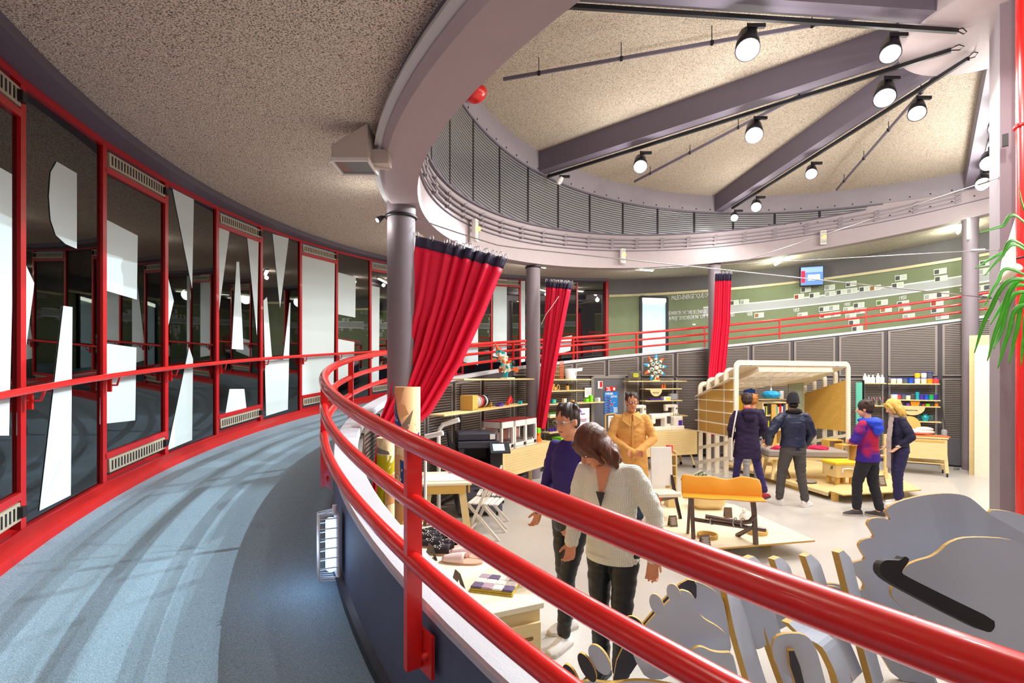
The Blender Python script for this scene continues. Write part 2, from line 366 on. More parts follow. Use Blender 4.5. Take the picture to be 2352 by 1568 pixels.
# cable tray conduits following the spiral
for k, dh in enumerate((.085, .17, .26)):
    mb = MB().tube([P(t, 6.765, hl(t)-.03-dh-.02) for t in rng(1.3, 3.80, 90)], .017, 6)
    for t in rng(1.4, 3.8, 22): mb.tube([P(t+.004*q, 6.765, hl(t)-.05-dh+.01*q) for q in (-2, 2)], .028, 6)
    o = one('conduit', mb, 'beam_grey', ['thin grey cable conduit nearest under the drum louvres', 'middle grey cable conduit of the three on the ring beam', 'lowest of the three grey cable conduits on the ring beam'][k], 'cable conduit', 'conduits on the ring beam')
mb = MB().sweep(lambda t: [(6.775, hl(t)-.40), (6.8, hl(t)-.40), (6.8, hl(t)-.385), (6.775, hl(t)-.385)], rng(1.2, 4.2, 80))
struct('trim_6', mb, 'dark_beam', 'dark seam line on the face of the ring beam')
# speckled ceilings
mb = MB().sweep(lambda t: [(7.12, h_ceil(t)), (9.4, h_ceil(t)), (9.4, h_ceil(t)+.2), (7.12, h_ceil(t)+.2)], rng(-.4, 4.8, 150))
struct('ceiling', mb, 'speckle', 'tan speckled acoustic ceiling over the ramp')
mb = MB().lathe([(.01, HTOP+HC), (7.1, HTOP+HC), (7.1, HTOP+HC+.2), (.01, HTOP+HC+.2)], (CX, CY, 0), 96, smooth=False)
struct('ceiling_hall', mb, 'speckle_hall', 'pale speckled ceiling over the round hall')
mb = MB().sweep(lambda t: [(8.98, h_ceil(t)-.07), (9.2, h_ceil(t)-.09), (9.2, h_ceil(t)), (8.98, h_ceil(t))], rng(.15, TWE, 80))
struct('trim_7', mb, 'dark_beam', 'dark strip between the windows and the ramp ceiling')
mb = MB().lathe([(.01, 4.12+HC), (1.0, 4.12+HC), (1.02, 4.14+HC), (1.02, HTOP+HC), (.01, HTOP+HC)], (CX, CY, 0), 64)
struct('ceiling_hub', mb, 'beam_face', 'smooth grey disc where the roof beams meet')
for t in BEAM_ALL:
    a = P(t, .9, 0); b = P(t, 6.8, 0); s_ = Vector((cos(t), -sin(t), 0))*.11
    mb = MB().hexa([v+Vector((0, 0, z)) for z in (4.15, HTOP) for v in (a-s_, b-s_, b+s_, a+s_)])
    struct('ceiling_beam', mb, 'dark_beam', 'deep grey radial roof beam')
# columns
COLT = [1.4835+.7827*k for k in range(4)]
for k, t in enumerate(COLT):
    p = P(t, 7.0, 0); p.z = 0; top = h_soff(t)+HC+.03
    mb = MB().lathe([(.145, 0), (.145, top-.12), (.15, top-.1), (.15, top)], p, 40)
    struct('column', mb, 'column_grey', ['round grey column beside the widest red curtain', 'round grey column next to the narrow curtain over the printers', 'round grey column behind the pavilion', 'round grey column next to the leaning plywood'][k])
# core pillar
mb = MB()
pl = [(5.39, 5.58), (5.95, 5.08), (6.5, 5.7), (5.86, 6.2)]
mb.prism([Vector((x, y, 0)) for x, y in pl], (0, 0, 6.3))
struct('pillar', mb, 'column_grey', 'angular grey core pillar at the centre of the hall')
# ---------------------------------------------------------------- far side: green wall
def w_cap(t): return 2.32+.70*(t-2.8)
TG = rng(TWE+.01, 4.75, 70)
mb = MB().sweep(lambda t: [(RW, h_floor(t)-.3), (RW+.2, h_floor(t)-.3), (RW+.2, w_cap(t)), (RW, w_cap(t))], TG)
struct('wall_green', mb, 'green_wall', 'olive green curved wall behind the far ramp')
mb = MB().sweep(lambda t: [(RW+.02, w_cap(t)), (RW+.2, w_cap(t)), (RW+.2, h_ceil(t)+.1), (RW+.02, h_ceil(t)+.1)], TG)
struct('wall_green_upper', mb, 'green_grey', 'dark grey wall above the green wall')
mb = MB().sweep(lambda t: [(RW-.03, w_cap(t)-.02), (RW+.02, w_cap(t)-.02), (RW+.02, w_cap(t)+.05), (RW-.03, w_cap(t)+.05)], TG)
struct('trim_8', mb, 'cap_strip', 'pale metal strip along the top of the green wall')
mb = MB(); bh = lambda t: 1.93+.755*(t-3.22)
tt = rng(3.13, 4.7, 50)
mb.mi(0).sweep(lambda t: [(RW-.01, bh(t)), (RW-.003, bh(t)), (RW-.003, bh(t)+.2), (RW-.01, bh(t)+.2)], tt)
mb.mi(1)
for d in (-.035, .2): mb.sweep(lambda t: [(RW-.012, bh(t)+d), (RW-.003, bh(t)+d), (RW-.003, bh(t)+d+.035), (RW-.012, bh(t)+d+.035)], tt)
struct('trim_9', mb, ('band_grey', 'white'), 'long grey timeline band with white borders painted along the green wall')
# closing walls out of sight of the camera
mb = MB().sweep(lambda t: [(9.3, -2.2), (9.4, -2.2), (9.4, 4.8), (9.3, 4.8)], rng(4.7, 2*pi+.1, 40))
struct('wall_back', mb, 'green_grey', 'plain grey wall on the far side of the core')
# ---------------------------------------------------------------- windows
FR = [  # frosted film outlines per window index, in px traced on the pane
 (-1, [[(-40, 372), (0, 385), (27, 400), (27, 700), (20, 1000), (-40, 1000)]]),
 (0, [[(130, 371), (176, 398), (176, 571), (150, 560), (128, 540), (116, 505), (112, 450), (116, 395)], [(42, 562), (55, 600), (78, 650), (76, 670), (60, 790), (38, 1000)], [(145, 702), (166, 705), (162, 1137), (90, 1173)]]),
 (1, [[(234, 499), (316, 541), (314, 688), (232, 664)], [(232, 787), (313, 798), (310, 965), (229, 974)]]),
 (2, [[(396, 433), (445, 458), (441, 662)], [(379, 610), (399, 691), (379, 780)], [(434, 797), (443, 824), (441, 1010), (385, 1033)]]),
 (3, [[(500, 514), (528, 522), (500, 735)], [(567, 539), (594, 548), (590, 770)], [(543, 601), (549, 601), (559, 803), (532, 801)], [(527, 893), (561, 893), (566, 940), (517, 953)]]),
 (4, [[(626, 537), (663, 547), (643, 707)], [(605, 690), (613, 682), (625, 826), (650, 826), (665, 695), (667, 695), (661, 940), (611, 955)]]),
 (5, [[(692, 582), (769, 600), (766, 905), (689, 915)]]),
 (6, [[(776, 625), (817, 636), (816, 729), (774, 721)], [(774, 778), (814, 785), (812, 872), (772, 872)]]),
 (7, [[(853, 656), (872, 660), (870, 875), (851, 880)]]),
 (10, [[(1088, 650), (1098, 650), (1098, 838), (1060, 830)]]), (11, [[(1133, 640), (1164, 642), (1164, 822), (1132, 818)]]), (12, [[(1195, 645), (1206, 645), (1206, 830), (1195, 832)]]),
 (13, [[(1262, 780), (1314, 770), (1310, 805), (1250, 822)]])]
FRD = dict(FR)
for j in range(-6, 15):
    ta, tb = TW0+DTW*j, TW0+DTW*(j+1)
    hb = lambda t: -1.769+.728*t; ht = lambda t: .861+.679*t
    A0, B0 = P(ta, RW, hb(ta)), P(tb, RW, hb(tb)); A1, B1 = P(ta, RW, ht(ta)), P(tb, RW, ht(tb))
    n = Vector((sin((ta+tb)/2), cos((ta+tb)/2), 0)); d = (B0-A0); d.z = 0; d.normalize()
    vent = (j % 2 != 0)
    w = bpy.data.objects.new('window_%d' % (j+7), None); COL.objects.link(w); w['kind'] = 'structure'
    w['label'] = 'tall red framed window of the ramp' + (' with slotted vents top and bottom' if vent else ' with one full height pane')
    w.location = (A0+B0)/2
    m = MB()
    m.bar(A0-Vector((0, 0, .14)), A1+Vector((0, 0, .06)), .048, .05, n)
    if j == 14: m.bar(B0-Vector((0, 0, .14)), B1+Vector((0, 0, .06)), .07, .16, n)
    m.bar(A0-Vector((0, 0, .03)), B0-Vector((0, 0, .03)), .055, .055)
    m.bar(A1+Vector((0, 0, .0)), B1+Vector((0, 0, .0)), .055, .045)
    vb = .19 if vent else 0
    if vent:
        m.bar(A0+Vector((0, 0, vb)), B0+Vector((0, 0, vb)), .05, .045)
        m.bar(A1-Vector((0, 0, vb)), B1-Vector((0, 0, vb)), .05, .045)
    part('window_frame', m, 'red_frame', w, world=True)
    nn = n*.0
    lo, hi = .0+(vb+.025 if vent else 0), -(vb+.025 if vent else .03)
    q = [A0+Vector((0, 0, lo)), B0+Vector((0, 0, lo)), B1+Vector((0, 0, hi)), A1+Vector((0, 0, hi))]
    part('pane', MB().hexa([p-n*.004 for p in q][:4][:0] or [q[0]+n*.003, q[1]+n*.003, q[1]-n*.003, q[0]-n*.003, q[3]+n*.003, q[2]+n*.003, q[2]-n*.003, q[3]-n*.003]), 'pane', w, world=True)
    for poly in FRD.get(j, []):
        pp = [ppl(x, y, (A0+B0)/2+n*.006, n) for x, y in poly]
        part('frosted_film', MB().prism(pp, n*.0015), 'frost', w, world=True)
    if vent:
        for E0, E1, s_ in ((A0, B0, 1), (A1, B1, -1)):
            up = Vector((0, 0, s_*(.11 if s_ > 0 else .105))); m = MB(); dv = (E1-E0)
            a_ = E0+dv*.05+up+n*.02; b_ = E0+dv*.95+up+n*.02
            m.mi(0).bar(a_, b_, .02, .105); m.mi(1)
            for k in range(20):
                c = a_+(b_-a_)*((k+.9)/20.6)+n*.0105
                m.box(c, (.016, .003, .07), M=Matrix((d, n, Vector((0, 0, 1)))).transposed())
            part('vent', m, ('vent_tan', 'dark_metal'), w, world=True)
            part('vent_latch', MB().box(a_+(b_-a_)*.985*(1)+n*.02, (.05, .03, .06), M=Matrix((d, n, Vector((0, 0, 1)))).transposed()), 'black', w, world=True)
# dark ground outside
mb = MB().sweep(lambda t: [(9.4, h_floor(t)-.35), (20, h_floor(t)-.35), (20, h_floor(t)-.3), (9.4, h_floor(t)-.3)], rng(.2, 2.85, 30))
mat('wet_ground', '#20282c', .25, bump=.5, bscale=9)
struct('ground_outside', mb, 'wet_ground', 'dark wet ground outside the windows')
# glazed door in the green wall
w = bpy.data.objects.new('door_1', None); COL.objects.link(w); w['kind'] = 'structure'; w['label'] = 'frosted glass door with a dark frame in the green wall'
ta, tb = cyl(1472, 700, 9.13)[0], cyl(1532, 700, 9.13)[0]; w.location = P(ta, 9.13, h_floor(ta))
m = MB()
hd = 2.36
for q in (ta, tb): m.bar(P(q, 9.13, h_floor(q)), P(q, 9.13, hd), .07, .08)
m.bar(P(ta, 9.13, hd), P(tb, 9.13, hd), .07, .06); part('door_frame', m, 'dark_metal', w, world=True)
emitmat('door_panel_glow', '#bfe0e4', .35)
part('door_panel', MB().hexa([P(ta+.004, 9.15, h_floor(ta)), P(tb-.004, 9.15, h_floor(tb)), P(tb-.004, 9.155, h_floor(tb)), P(ta+.004, 9.155, h_floor(ta)), P(ta+.004, 9.15, hd-.16), P(tb-.004, 9.15, hd-.16), P(tb-.004, 9.155, hd-.16), P(ta+.004, 9.155, hd-.16)]), 'door_panel_glow', w, world=True)
part('door_light', MB().bar(P(ta+.004, 9.14, hd-.09), P(tb-.004, 9.14, hd-.09), .02, .1), 'tube_glow', w, world=True)
# grey door in the louvre wall
w = bpy.data.objects.new('door_2', None); COL.objects.link(w); w['kind'] = 'structure'; w['label'] = 'dark grey metal door in the louvre wall'
ta, tb = 2.575, 2.712; w.location = P(ta, 7.26, -HC); mat('door_grey', '#5d5c62', .45, var=.04)
m = MB()
for q in (ta, tb): m.bar(P(q, 7.25, -HC), P(q, 7.25, .0), .07, .07)
m.bar(P(ta, 7.25, 0), P(tb, 7.25, 0), .07, .06); part('door_frame', m, 'louver_frame', w, world=True)
part('door_leaf', MB().bar((P(ta, 7.245, -HC/2)+P(ta, 7.245, -HC/2))/2, P(tb, 7.245, -HC/2), .03, HC-.04), 'door_grey', w, world=True)
part('door_handle', MB().bar(P(tb-.012, 7.20, -1.05), P(tb-.03, 7.20, -1.05), .02, .02), 'metal', w, world=True)
# ---------------------------------------------------------------- guard rail of the ramp and rail on the windows
g = thing('guard_rail', 'bright red tubular guard rail with three tubes along the parapet of the ramp', 'guard rail', P(.95, 7.51, h_curb(.95)))
TR = rng(.3, 4.66, 260)
for dh, r, nm in ((0, .030, 'top_rail'), (-.18, .026, 'middle_rail'), (-.36, .026, 'bottom_rail')):
    part(nm, MB().tube([P(t, 7.51, h_rail(t)+dh) for t in TR], r, 14), 'red_rail', g, world=True)
for q in range(-3, 15):
    t = .953+.2617*q
    if t < .3 or t > 4.6: continue
    rad = Vector((sin(t), cos(t), 0)); tan = Vector((cos(t), -sin(t), 0)); M = Matrix((rad, tan, Vector((0, 0, 1)))).transposed()
    zt, zb = h_rail(t), h_rail(t)-.70; c = P(t, 7.505, (zt+zb)/2)
    po = part('post', MB().box(c, (.05, .026, zt-zb), M=M), 'red_rail', g, world=True)
    lug = part('lug', MB().box(P(t, 7.472, zb+.05)+tan*.03, (.012, .085, .13), M=M), 'red_rail', po, world=True)
    part('bolt', MB().lathe([(.013, 0), (.013, .011), (.008, .018)], P(t, 7.478, zb+.05)+tan*.045, 6, basis(-rad)), 'red_rail', po, world=True)
g = thing('handrail', 'orange red handrail bracketed to the window frames of the ramp', 'handrail', P(1.3, 9.04, h_rail(1.3)-.06))
part('rail', MB().tube([P(t, 9.03, h_rail(t)-.06) for t in rng(.35, 2.80, 160)], .021, 12), 'red_rail', g, world=True)
for j in range(-6, 16):
    t = TW0+DTW*j
    if t < .4: continue
    part('bracket', MB().tube([P(t, 9.12, h_rail(t)-.14), P(t+.001, 9.06, h_rail(t)-.14), P(t-.002, 9.03, h_rail(t)-.08)], .008, 6).bar(P(t, 9.105, h_rail(t)-.19), P(t, 9.105, h_rail(t)-.09), .03, .012), 'red_rail', g, world=True)
# ================================================================ fixtures
def hexn(v, a=0): return Matrix.Rotation(a, 3, 'Z')
def spot_head(name_label, loc, aim, size=1.0, on=True, group='spotlights on the roof beams'):
    t = thing('spotlight', name_label, 'spotlight', loc, 0, group)
    d = Vector(aim).normalized(); M = basis(d, (0, 0, 1) if abs(d.z) < .95 else (0, 1, 0))
    part('lamp_body', MB().lathe([(.02*size, -.11*size), (.045*size, -.09*size), (.055*size, .0), (.058*size, .045*size), (.05*size, .045*size), (.045*size, .02*size)], (0, 0, -.03-.10*size), 20, M), 'dark_metal' if on else 'white', t)
    part('lamp_lens', MB().lathe([(.005, .03*size), (.047*size, .034*size), (.047*size, .05*size), (.035*size, .072*size), (.005, .085*size)], (0, 0, -.03-.10*size), 20, M), 'bulb' if on else 'white', t)
    part('driver_box', MB().rbox((.10, 0, -.045), (.2, .045, .045), .006), 'dark_metal', t)
    part('arm', MB().tube([(0, 0, -.012), (0, 0, -.03-.07*size)], .008, 8), 'dark_metal', t)
    return t
TRK = [('black lighting track along the roof beam nearest above the parapet', 1.484, .55, 6.0), ('black lighting track along the roof beam reaching the middle of the drum louvres', 2.266, .50, 6.70),
       ('black lighting track along the roof beam over the pavilion', 3.049, .55, 6.3), ('black lighting track along the roof beam beside the core pillar', 3.832, 1.3, 5.6)]
for lab, t, r0, r1 in TRK:
    sd = Vector((cos(t), -sin(t), 0))*-.09
    g = thing('lighting_track', lab, 'lighting track', P(t, (r0+r1)/2, 4.08)+sd, 0, 'lighting tracks under the roof beams')
    part('track', MB().bar(P(t, r0, 4.08)+sd, P(t, r1, 4.08)+sd, .04, .05), 'black', g, world=True)
    e = P(t, r0, 4.08)+sd; dr = Vector((sin(t), cos(t), 0))
    part('cable', MB().tube([e, e+dr*.08+Vector((0, 0, -.03)), e+dr*.12, e+dr*.07+Vector((0, 0, .04)), e+Vector((0, 0, .02))], .007, 6), 'black', g, world=True)
desc = {(1.484, 3.14): 'large lit spotlight at the edge of the ceiling above the curtain', (1.484, 1.40): 'lit spotlight hanging beside the ceiling hub next to a long driver box',
        (2.266, 4.67): 'lit spotlight halfway out on the track reaching the drum louvres', (2.266, 2.79): 'large lit spotlight in the middle of the ceiling', (2.266, 1.17): 'large lit spotlight just outside the ceiling hub',
        (3.049, 5.29): 'lit spotlight second from the drum wall over the pavilion', (3.049, 6.2): 'lit spotlight nearest the drum wall over the pavilion', (3.049, 3.50): 'small lit spotlight at the middle of the track over the pavilion', (3.049, 1.29): 'lit spotlight hiding the top of a thin ceiling rail',
        (3.832, 2.19): 'uppermost lit spotlight beside the core pillar', (3.832, 3.82): 'middle lit spotlight beside the core pillar', (3.832, 5.09): 'lowest lit spotlight beside the core pillar'}
for t, R, w in LAMPS:
    k = desc.get((t, R))
    if not k: continue
    sd = Vector((cos(t), -sin(t), 0))*-.09
    spot_head(k, P(t, R, 4.03)+sd, (-P(t, R, 0).x*.10, -P(t, R, 0).y*.10, -1), 1.5+.8*w)
sd = Vector((cos(2.266), -sin(2.266), 0))*-.09
spot_head('unlit pale spotlight at the outer end of a track by the drum louvres', P(2.266, 6.4, 4.05)+sd, (-.5, -.3, -.9), 1.0, False)
# thin rails hung from the ceiling between the beams
for lab, pa, pb, H_ in (('long thin grey rail hung from the ceiling nearest the ring beam', (1156, 182), (1960, 41), 4.33), ('thin grey rail hung from the ceiling between two lit tracks', (1457, 417), (1900, 186), 4.4), ('thin grey rail hung from the ceiling close to the core pillar', (1921, 436), (2150, 172), 4.4)):
    a, b = pz(*pa, H_+HC), pz(*pb, H_+HC)
    g = thing('suspended_rail', lab, 'ceiling rail', (a+b)/2, 0, 'thin rails hung under the ceiling')
    part('rail', MB().bar(a, b, .02, .05), 'dark_beam', g, world=True)
    for k in range(4):
        c = a+(b-a)*(.12+.26*k); m = MB().tube([c+Vector((0, 0, -.04)), Vector((c.x, c.y, HTOP+HC+.01))], .006, 6).box(c, (.04, .04, .05)); part('hanger', m, 'dark_metal', g, world=True)
# emergency lights on the ring beam
for (x, y), lab in (((1078, 530), 'white emergency light box on the ring beam right above the widest curtain'), ((1424, 590), 'white emergency light box on the ring beam between two columns'), ((1888, 548), 'white emergency light box on the ring beam above the wall screen')):
    t, H_ = cyl(x, y, 6.8); p = P(t, 6.70, H_-.0); n = Vector((-sin(t), -cos(t), 0))*-1
    g = thing('emergency_light', lab, 'emergency light', p, 0, 'emergency lights on the ring beam'); M = Matrix((Vector((cos(t), -sin(t), 0)), n, Vector((0, 0, 1)))).transposed()
    part('housing', MB().rbox((0, 0, 0), (.13, .07, .34), .012, M=M).box(-n*.05, (.05, .05, .05), M=M), 'white', g)
    part('diffuser', MB().rbox(-n*-.04, (.10, .03, .28), .012, M=M), 'clear', g)
    part('indicator_lamp', MB().ell(n*.06+Vector((.01, 0, .02)), (.022, .022, .035)), 'amber_glow', g)
# fluorescent fittings on the far ramp ceiling
for (x, y), lab in (((1800, 615), 'lit fluorescent fitting on the ramp ceiling above the wall screen'), ((2205, 521), 'lit fluorescent fitting on the ramp ceiling next to the column by the plywood')):
    t = cyl(x, y, 7.6)[0]; H_ = h_ceil(t)-.05
    g = thing('ceiling_light', lab, 'ceiling light', P(t, 7.7, H_), 0, 'fluorescent fittings on the ramp ceiling')
    part('housing', MB().bar(P(t, 7.3, H_+.02), P(t, 8.3, H_+.02), .08, .05), 'white', g, world=True)
    part('tube', MB().tube([P(t, 7.33, H_-.02), P(t, 8.27, H_-.02)], .02, 10), 'tube_glow', g, world=True)
    light('ramp_tube_light', P(t, 7.9, H_-.12), 30, .2, (.95, 1, .8))
t = COLT[3]; p = P(t, 7.0, 3.25); a = p+Vector((-.2, -.18, .25))
g = thing('tube_lamp', 'lit vertical tube lamp fixed beside the column next to the plywood', 'lamp', a)
part('tube', MB().tube([a, a-Vector((0, 0, .45))], .025, 10), 'tube_glow', g, world=True); part('bracket', MB().tube([a+Vector((0, 0, .01)), a+Vector((.18, .12, .01))], .012, 6), 'white', g, world=True)
for k, t in enumerate((.3, .62, .86, 1.9, 2.35, 2.8)):  # unseen tube fittings added to brighten the ramp
    H_ = h_ceil(t)-.05; R_ = 8.3 if t < 1 else 7.45
    g = thing('ceiling_light', 'added fluorescent fill light on the ramp ceiling %s' % ['furthest behind the viewer', 'behind the viewer', 'above the viewer', 'hidden behind the nearest column', 'beyond the printers', 'next to the grey door'][k], 'ceiling light', P(t, R_, H_), 0, 'fluorescent fittings on the ramp ceiling')
    part('housing', MB().bar(P(t-.05, R_, H_+.02), P(t+.05, R_, H_+.02), .08, .05), 'white', g, world=True)
    part('tube', MB().tube([P(t-.045, R_, H_-.02), P(t+.045, R_, H_-.02)], .02, 10), 'tube_glow', g, world=True)
    light('ramp_tube_light', P(t, R_, H_-.12), 6 if t < 1 else 8, .04, (1, .96, .9))
# small clamp lamp and straps at the column tops
STR = []
for k, yy in ((0, 500), (1, 615), (2, 608)):
    t = COLT[k]; Y = P(t, 7.0, 0).y; H_ = (HZ-yy)/F*Y; p = P(t, 7.0, H_); STR.append(p)
    g = one('column_strap', MB().tube([p+Vector((.152*cos(a), .152*sin(a), 0)) for a in rng(0, 2*pi, 24)[:-1]], .018, 8, closed=True), 'black', ['black strap around the top of the column by the widest curtain', 'black strap around the top of the column by the narrow curtain', 'black strap around the top of the column behind the pavilion'][k], 'strap', 'straps around the columns')
p = STR[0]+Vector((-.21, -.06, -.03))
g = thing('clamp_lamp', 'small white lit lamp clamped to the top of the column by the widest curtain', 'lamp', p)
part('lamp_head', MB().lathe([(.02, -.04), (.035, .03), (.03, .035)], (0, 0, 0), 12, basis((-.6, -.5, -.6))), 'dark_metal', g); part('lens', MB().lathe([(.005, .03), (.028, .034), (.005, .038)], (0, 0, 0), 12, basis((-.6, -.5, -.6))), 'bulb', g)
part('clamp', MB().bar((0, 0, .02), (.09, .03, .03), .02, .02), 'dark_metal', g)
light('clamp_lamp_light', p+Vector((-.07, -.08, -.07)), 3, .03)
# cables, and curtains gliding on them
PIL = [Vector((5.42, 5.62, HC+.87)), Vector((5.42, 5.62, HC+1.42)), Vector((5.42, 5.62, HC+2.22))]
def cable(k, lab):
    a = STR[k]+Vector((.15, .02, .0)); b = PIL[k]; pts = []
    for i in range(31):
        s = i/30; q = a.lerp(b, s); w = [(.20, .14), (.14, .16), (.1, .1)][k]; q.z -= w[0]*min(s/w[1], 1)*(1-s)**1.0 ; pts.append(q)
    g = thing('curtain_cable', lab, 'cable', a, 0, 'cables strung across the hall')
    part('wire', MB().tube(pts, .006, 6), 'metal', g, world=True)
    part('turnbuckle', MB().tube([pts[-2], pts[-2].lerp(pts[-1], .5)], .018, 8), 'metal', g, world=True)
    return pts
c0 = cable(0, 'steel cable crossing low from the nearest column to the core pillar'); c1 = cable(1, 'steel cable running level from the second column to the core pillar'); c2 = cable(2, 'steel cable rising from the column behind the pavilion up to the core pillar')
for k in range(3):
    b = PIL[k]; one('pillar_strap', MB().tube([b, b+Vector((.05, -.06, 0)), b+Vector((.55, -.56, .03))], .014, 6).tube([b+Vector((0, 0, -.015)), b+Vector((.05, -.06, -.03)), b+Vector((.55, -.56, 0))], .012, 6), 'black', ['lowest', 'middle', 'uppermost'][k]+' black strap tied around the core pillar', 'strap', 'straps on the core pillar')
mat('curtain', '#e0103a', .55, var=.06, spec=.3); mat('curtain_dark', '#2b2440', .7)
def along(pts, s):
    s = max(0, min(.9999, s))*(len(pts)-1); i = int(s); return pts[i].lerp(pts[i+1], s-i)
def curtain(lab, top, ctl, amp, folds, nu=150, nv=46, hooks=14, seed=0, dirn=(0, 1, 0), loose=.3):
    # top: (pA, pB) ends of the head on the cable; ctl: [(v, left xyz, right xyz)] control rows from top to hem
    random.seed(seed); ph = [random.uniform(0, 6.28) for _ in range(5)]
    n = Vector(dirn)
    def fold(u):   # u 0..1 -> bunched coordinate, first part flat
        f = folds*u; return sin(2*pi*f+ph[0])*.7+.3*sin(2*pi*f*.53+ph[1])+.2*sin(2*pi*f*1.7+ph[2])
    def row(v):
        for i in range(len(ctl)-1):
            if v <= ctl[i+1][0]+1e-9:
                s = (v-ctl[i][0])/(ctl[i+1][0]-ctl[i][0]); s = s*s*(3-2*s)*.5+s*.5
                return Vector(ctl[i][1]).lerp(Vector(ctl[i+1][1]), s), Vector(ctl[i][2]).lerp(Vector(ctl[i+1][2]), s)
        return Vector(ctl[-1][1]), Vector(ctl[-1][2])
    def fn(u, v):
        L, R_ = row(v); w = (R_-L).length
        k = min(1, max(0, (u-loose)/.12+.15)) if v < .35 else 1
        a = amp*(.55+.45*k)*(.8+.4*v)*(1 if u > loose else 1-.75*max(0, 1-v*1.5))
        return L.lerp(R_, u)+n*a*fold(u)+(R_-L).normalized()*a*.35*cos(2*pi*folds*u+ph[3])
    g = thing('curtain', lab, 'curtain', (fn(.3, 1)), 0, 'red stage curtains')
    band = int(nv*.055)+1
    part('cloth', MB().grid(lambda u, v: fn(u, v*(1-.06)+.06), nu, nv), 'curtain', g, world=True, solid=.004)
    part('header_band', MB().grid(lambda u, v: fn(u, v*.062)+n*-.002, nu, 3), 'curtain_dark', g, world=True, solid=.006)
    for k in range(hooks):
        u = [0.01, .17, .33][k] if k < 3 and loose > .1 else .36+.64*(k-3)/(hooks-4) if loose > .1 else k/(hooks-1)
        p = fn(min(u, .995), .012); c = along(top, .5); 
        part('hook', MB().tube([p+Vector((.018*cos(a), 0, .03+.035*sin(a))) for a in rng(-pi*.5, pi*1.3, 10)], .004, 5), 'metal', g, world=True)
    return g
A, B = px(956, 541, 5.28), px(1163, 592, 5.36)
curtain('wide red curtain with a dark header swept back to the nearest column', (A, B),
  [(0, A, B), (.25, px(943, 668, 5.28), px(1112, 716, 5.36)), (.5, px(924, 790, 5.25), px(1057, 835, 5.33)), (.72, px(899, 905, 5.2), px(985, 950, 5.28)), (.84, px(873, 975, 5.12), px(925, 1000, 5.15)), (1, px(850, 1235, 5.0), px(900, 1245, 5.02))],
  .045, 8.5, seed=3, dirn=(.05, -1, 0), loose=.34, hooks=17)
A, B = px(1254, 645, 10.15), px(1312, 650, 9.75)
curtain('narrow red curtain hanging beside the column over the 3D printers', (A, B),
  [(0, A, B), (.3, px(1249, 740, 10.15), px(1293, 745, 9.8)), (.6, px(1242, 850, 10.2), px(1272, 852, 9.9)), (1, px(1234, 985, 10.3), px(1249, 985, 10.1))],
  .05, 7, seed=5, dirn=(-.6, -.7, 0), loose=.12, hooks=14, nu=110)
A, B = px(1643, 628, 12.05), px(1681, 627, 11.6)
curtain('straight red curtain hanging beside the column behind the pavilion', (A, B),
  [(0, A, B), (.3, px(1639, 740, 12.1), px(1678, 740, 11.8)), (.6, px(1630, 845, 12.15), px(1668, 845, 12.0)), (1, px(1622, 1000, 12.2), px(1655, 1000, 12.15))],
  .05, 7, seed=8, dirn=(-.7, -.6, 0), loose=.05, hooks=12, nu=110)
# white cord tied over the second curtain
one('cord', MB().tube([px(1284, 680, 9.7), px(1268, 703, 9.72), px(1254, 722, 9.8), px(1243, 745, 9.95)], .006, 6), 'white', 'thin white cord looped in front of the narrow curtain', 'cord')
# floodlight on the ring beam over the ramp
mat('beige', '#c9bdb4', .5)
p = px(822, 352, 3.72); g = thing('floodlight', 'pale wedge shaped floodlight fixed to the outside of the ring beam', 'floodlight', p)
m = MB(); w = .135
m.hexa([(-.15, -w, -.09), (.11, -w, -.09), (.11, w, -.09), (-.15, w, -.09), (-.15, -w, -.0), (.11, -w, .16), (.11, w, .16), (-.15, w, -.0)])
part('housing', m, 'beige', g, bev=.008)
m = MB().box((-.02, 0, -.095), (.24, .25, .012)); part('glass', m, 'clear', g)
part('rim', MB().box((-.02, .128, -.10), (.27, .015, .025)).box((-.02, -.128, -.10), (.27, .015, .025)).box((.11, 0, -.10), (.015, .26, .025)).box((-.152, 0, -.10), (.015, .26, .025)), 'white', g)
part('bracket', MB().box((.17, .03, -.03), (.12, .1, .1)).bar((.11, .03, -.08), (.21, .09, -.07), .03, .03), 'beige', g)
# caged bulkhead lamp on the parapet
t = 1.118; R_ = 7.47; p = P(t, R_+.055, -.87+.0); rad = Vector((sin(t), cos(t), 0)) * -1; tan = Vector((cos(t), -sin(t), 0)); out = -1*Vector((sin(t), cos(t), 0))
M = Matrix((tan, out, Vector((0, 0, 1)))).transposed()
g = thing('bulkhead_lamp', 'glowing blue white bulkhead lamp behind a white wire cage on the parapet', 'lamp', p)
part('base', MB().rbox(-out*.045, (.12, .02, .32), .01, M=M), 'white', g); part('diffuser', MB().rbox(-out*.015, (.075, .05, .27), .02, M=M), 'blue_glow', g)
m = MB()
for k in range(7):
    z = -.15+.05*k; m.tube([M@Vector((-.065, -.045, z)), M@Vector((-.06, .045, z)), M@Vector((.06, .045, z)), M@Vector((.065, -.045, z))], .0032, 6)
for x in (-.06, -.03, 0, .03, .06): m.tube([M@Vector((x, -.03, -.17)), M@Vector((x, .046, -.16)), M@Vector((x, .046, .16)), M@Vector((x, -.03, .17))], .0032, 6)
part('wire_cage', m, 'white', g); part('cable_gland', MB().lathe([(.012, 0), (.012, .05)], M@Vector((.03, -.03, .16)), 8), 'white', g)
light('bulkhead_light', p+out*.12, .5, .08, (.55, .75, 1))
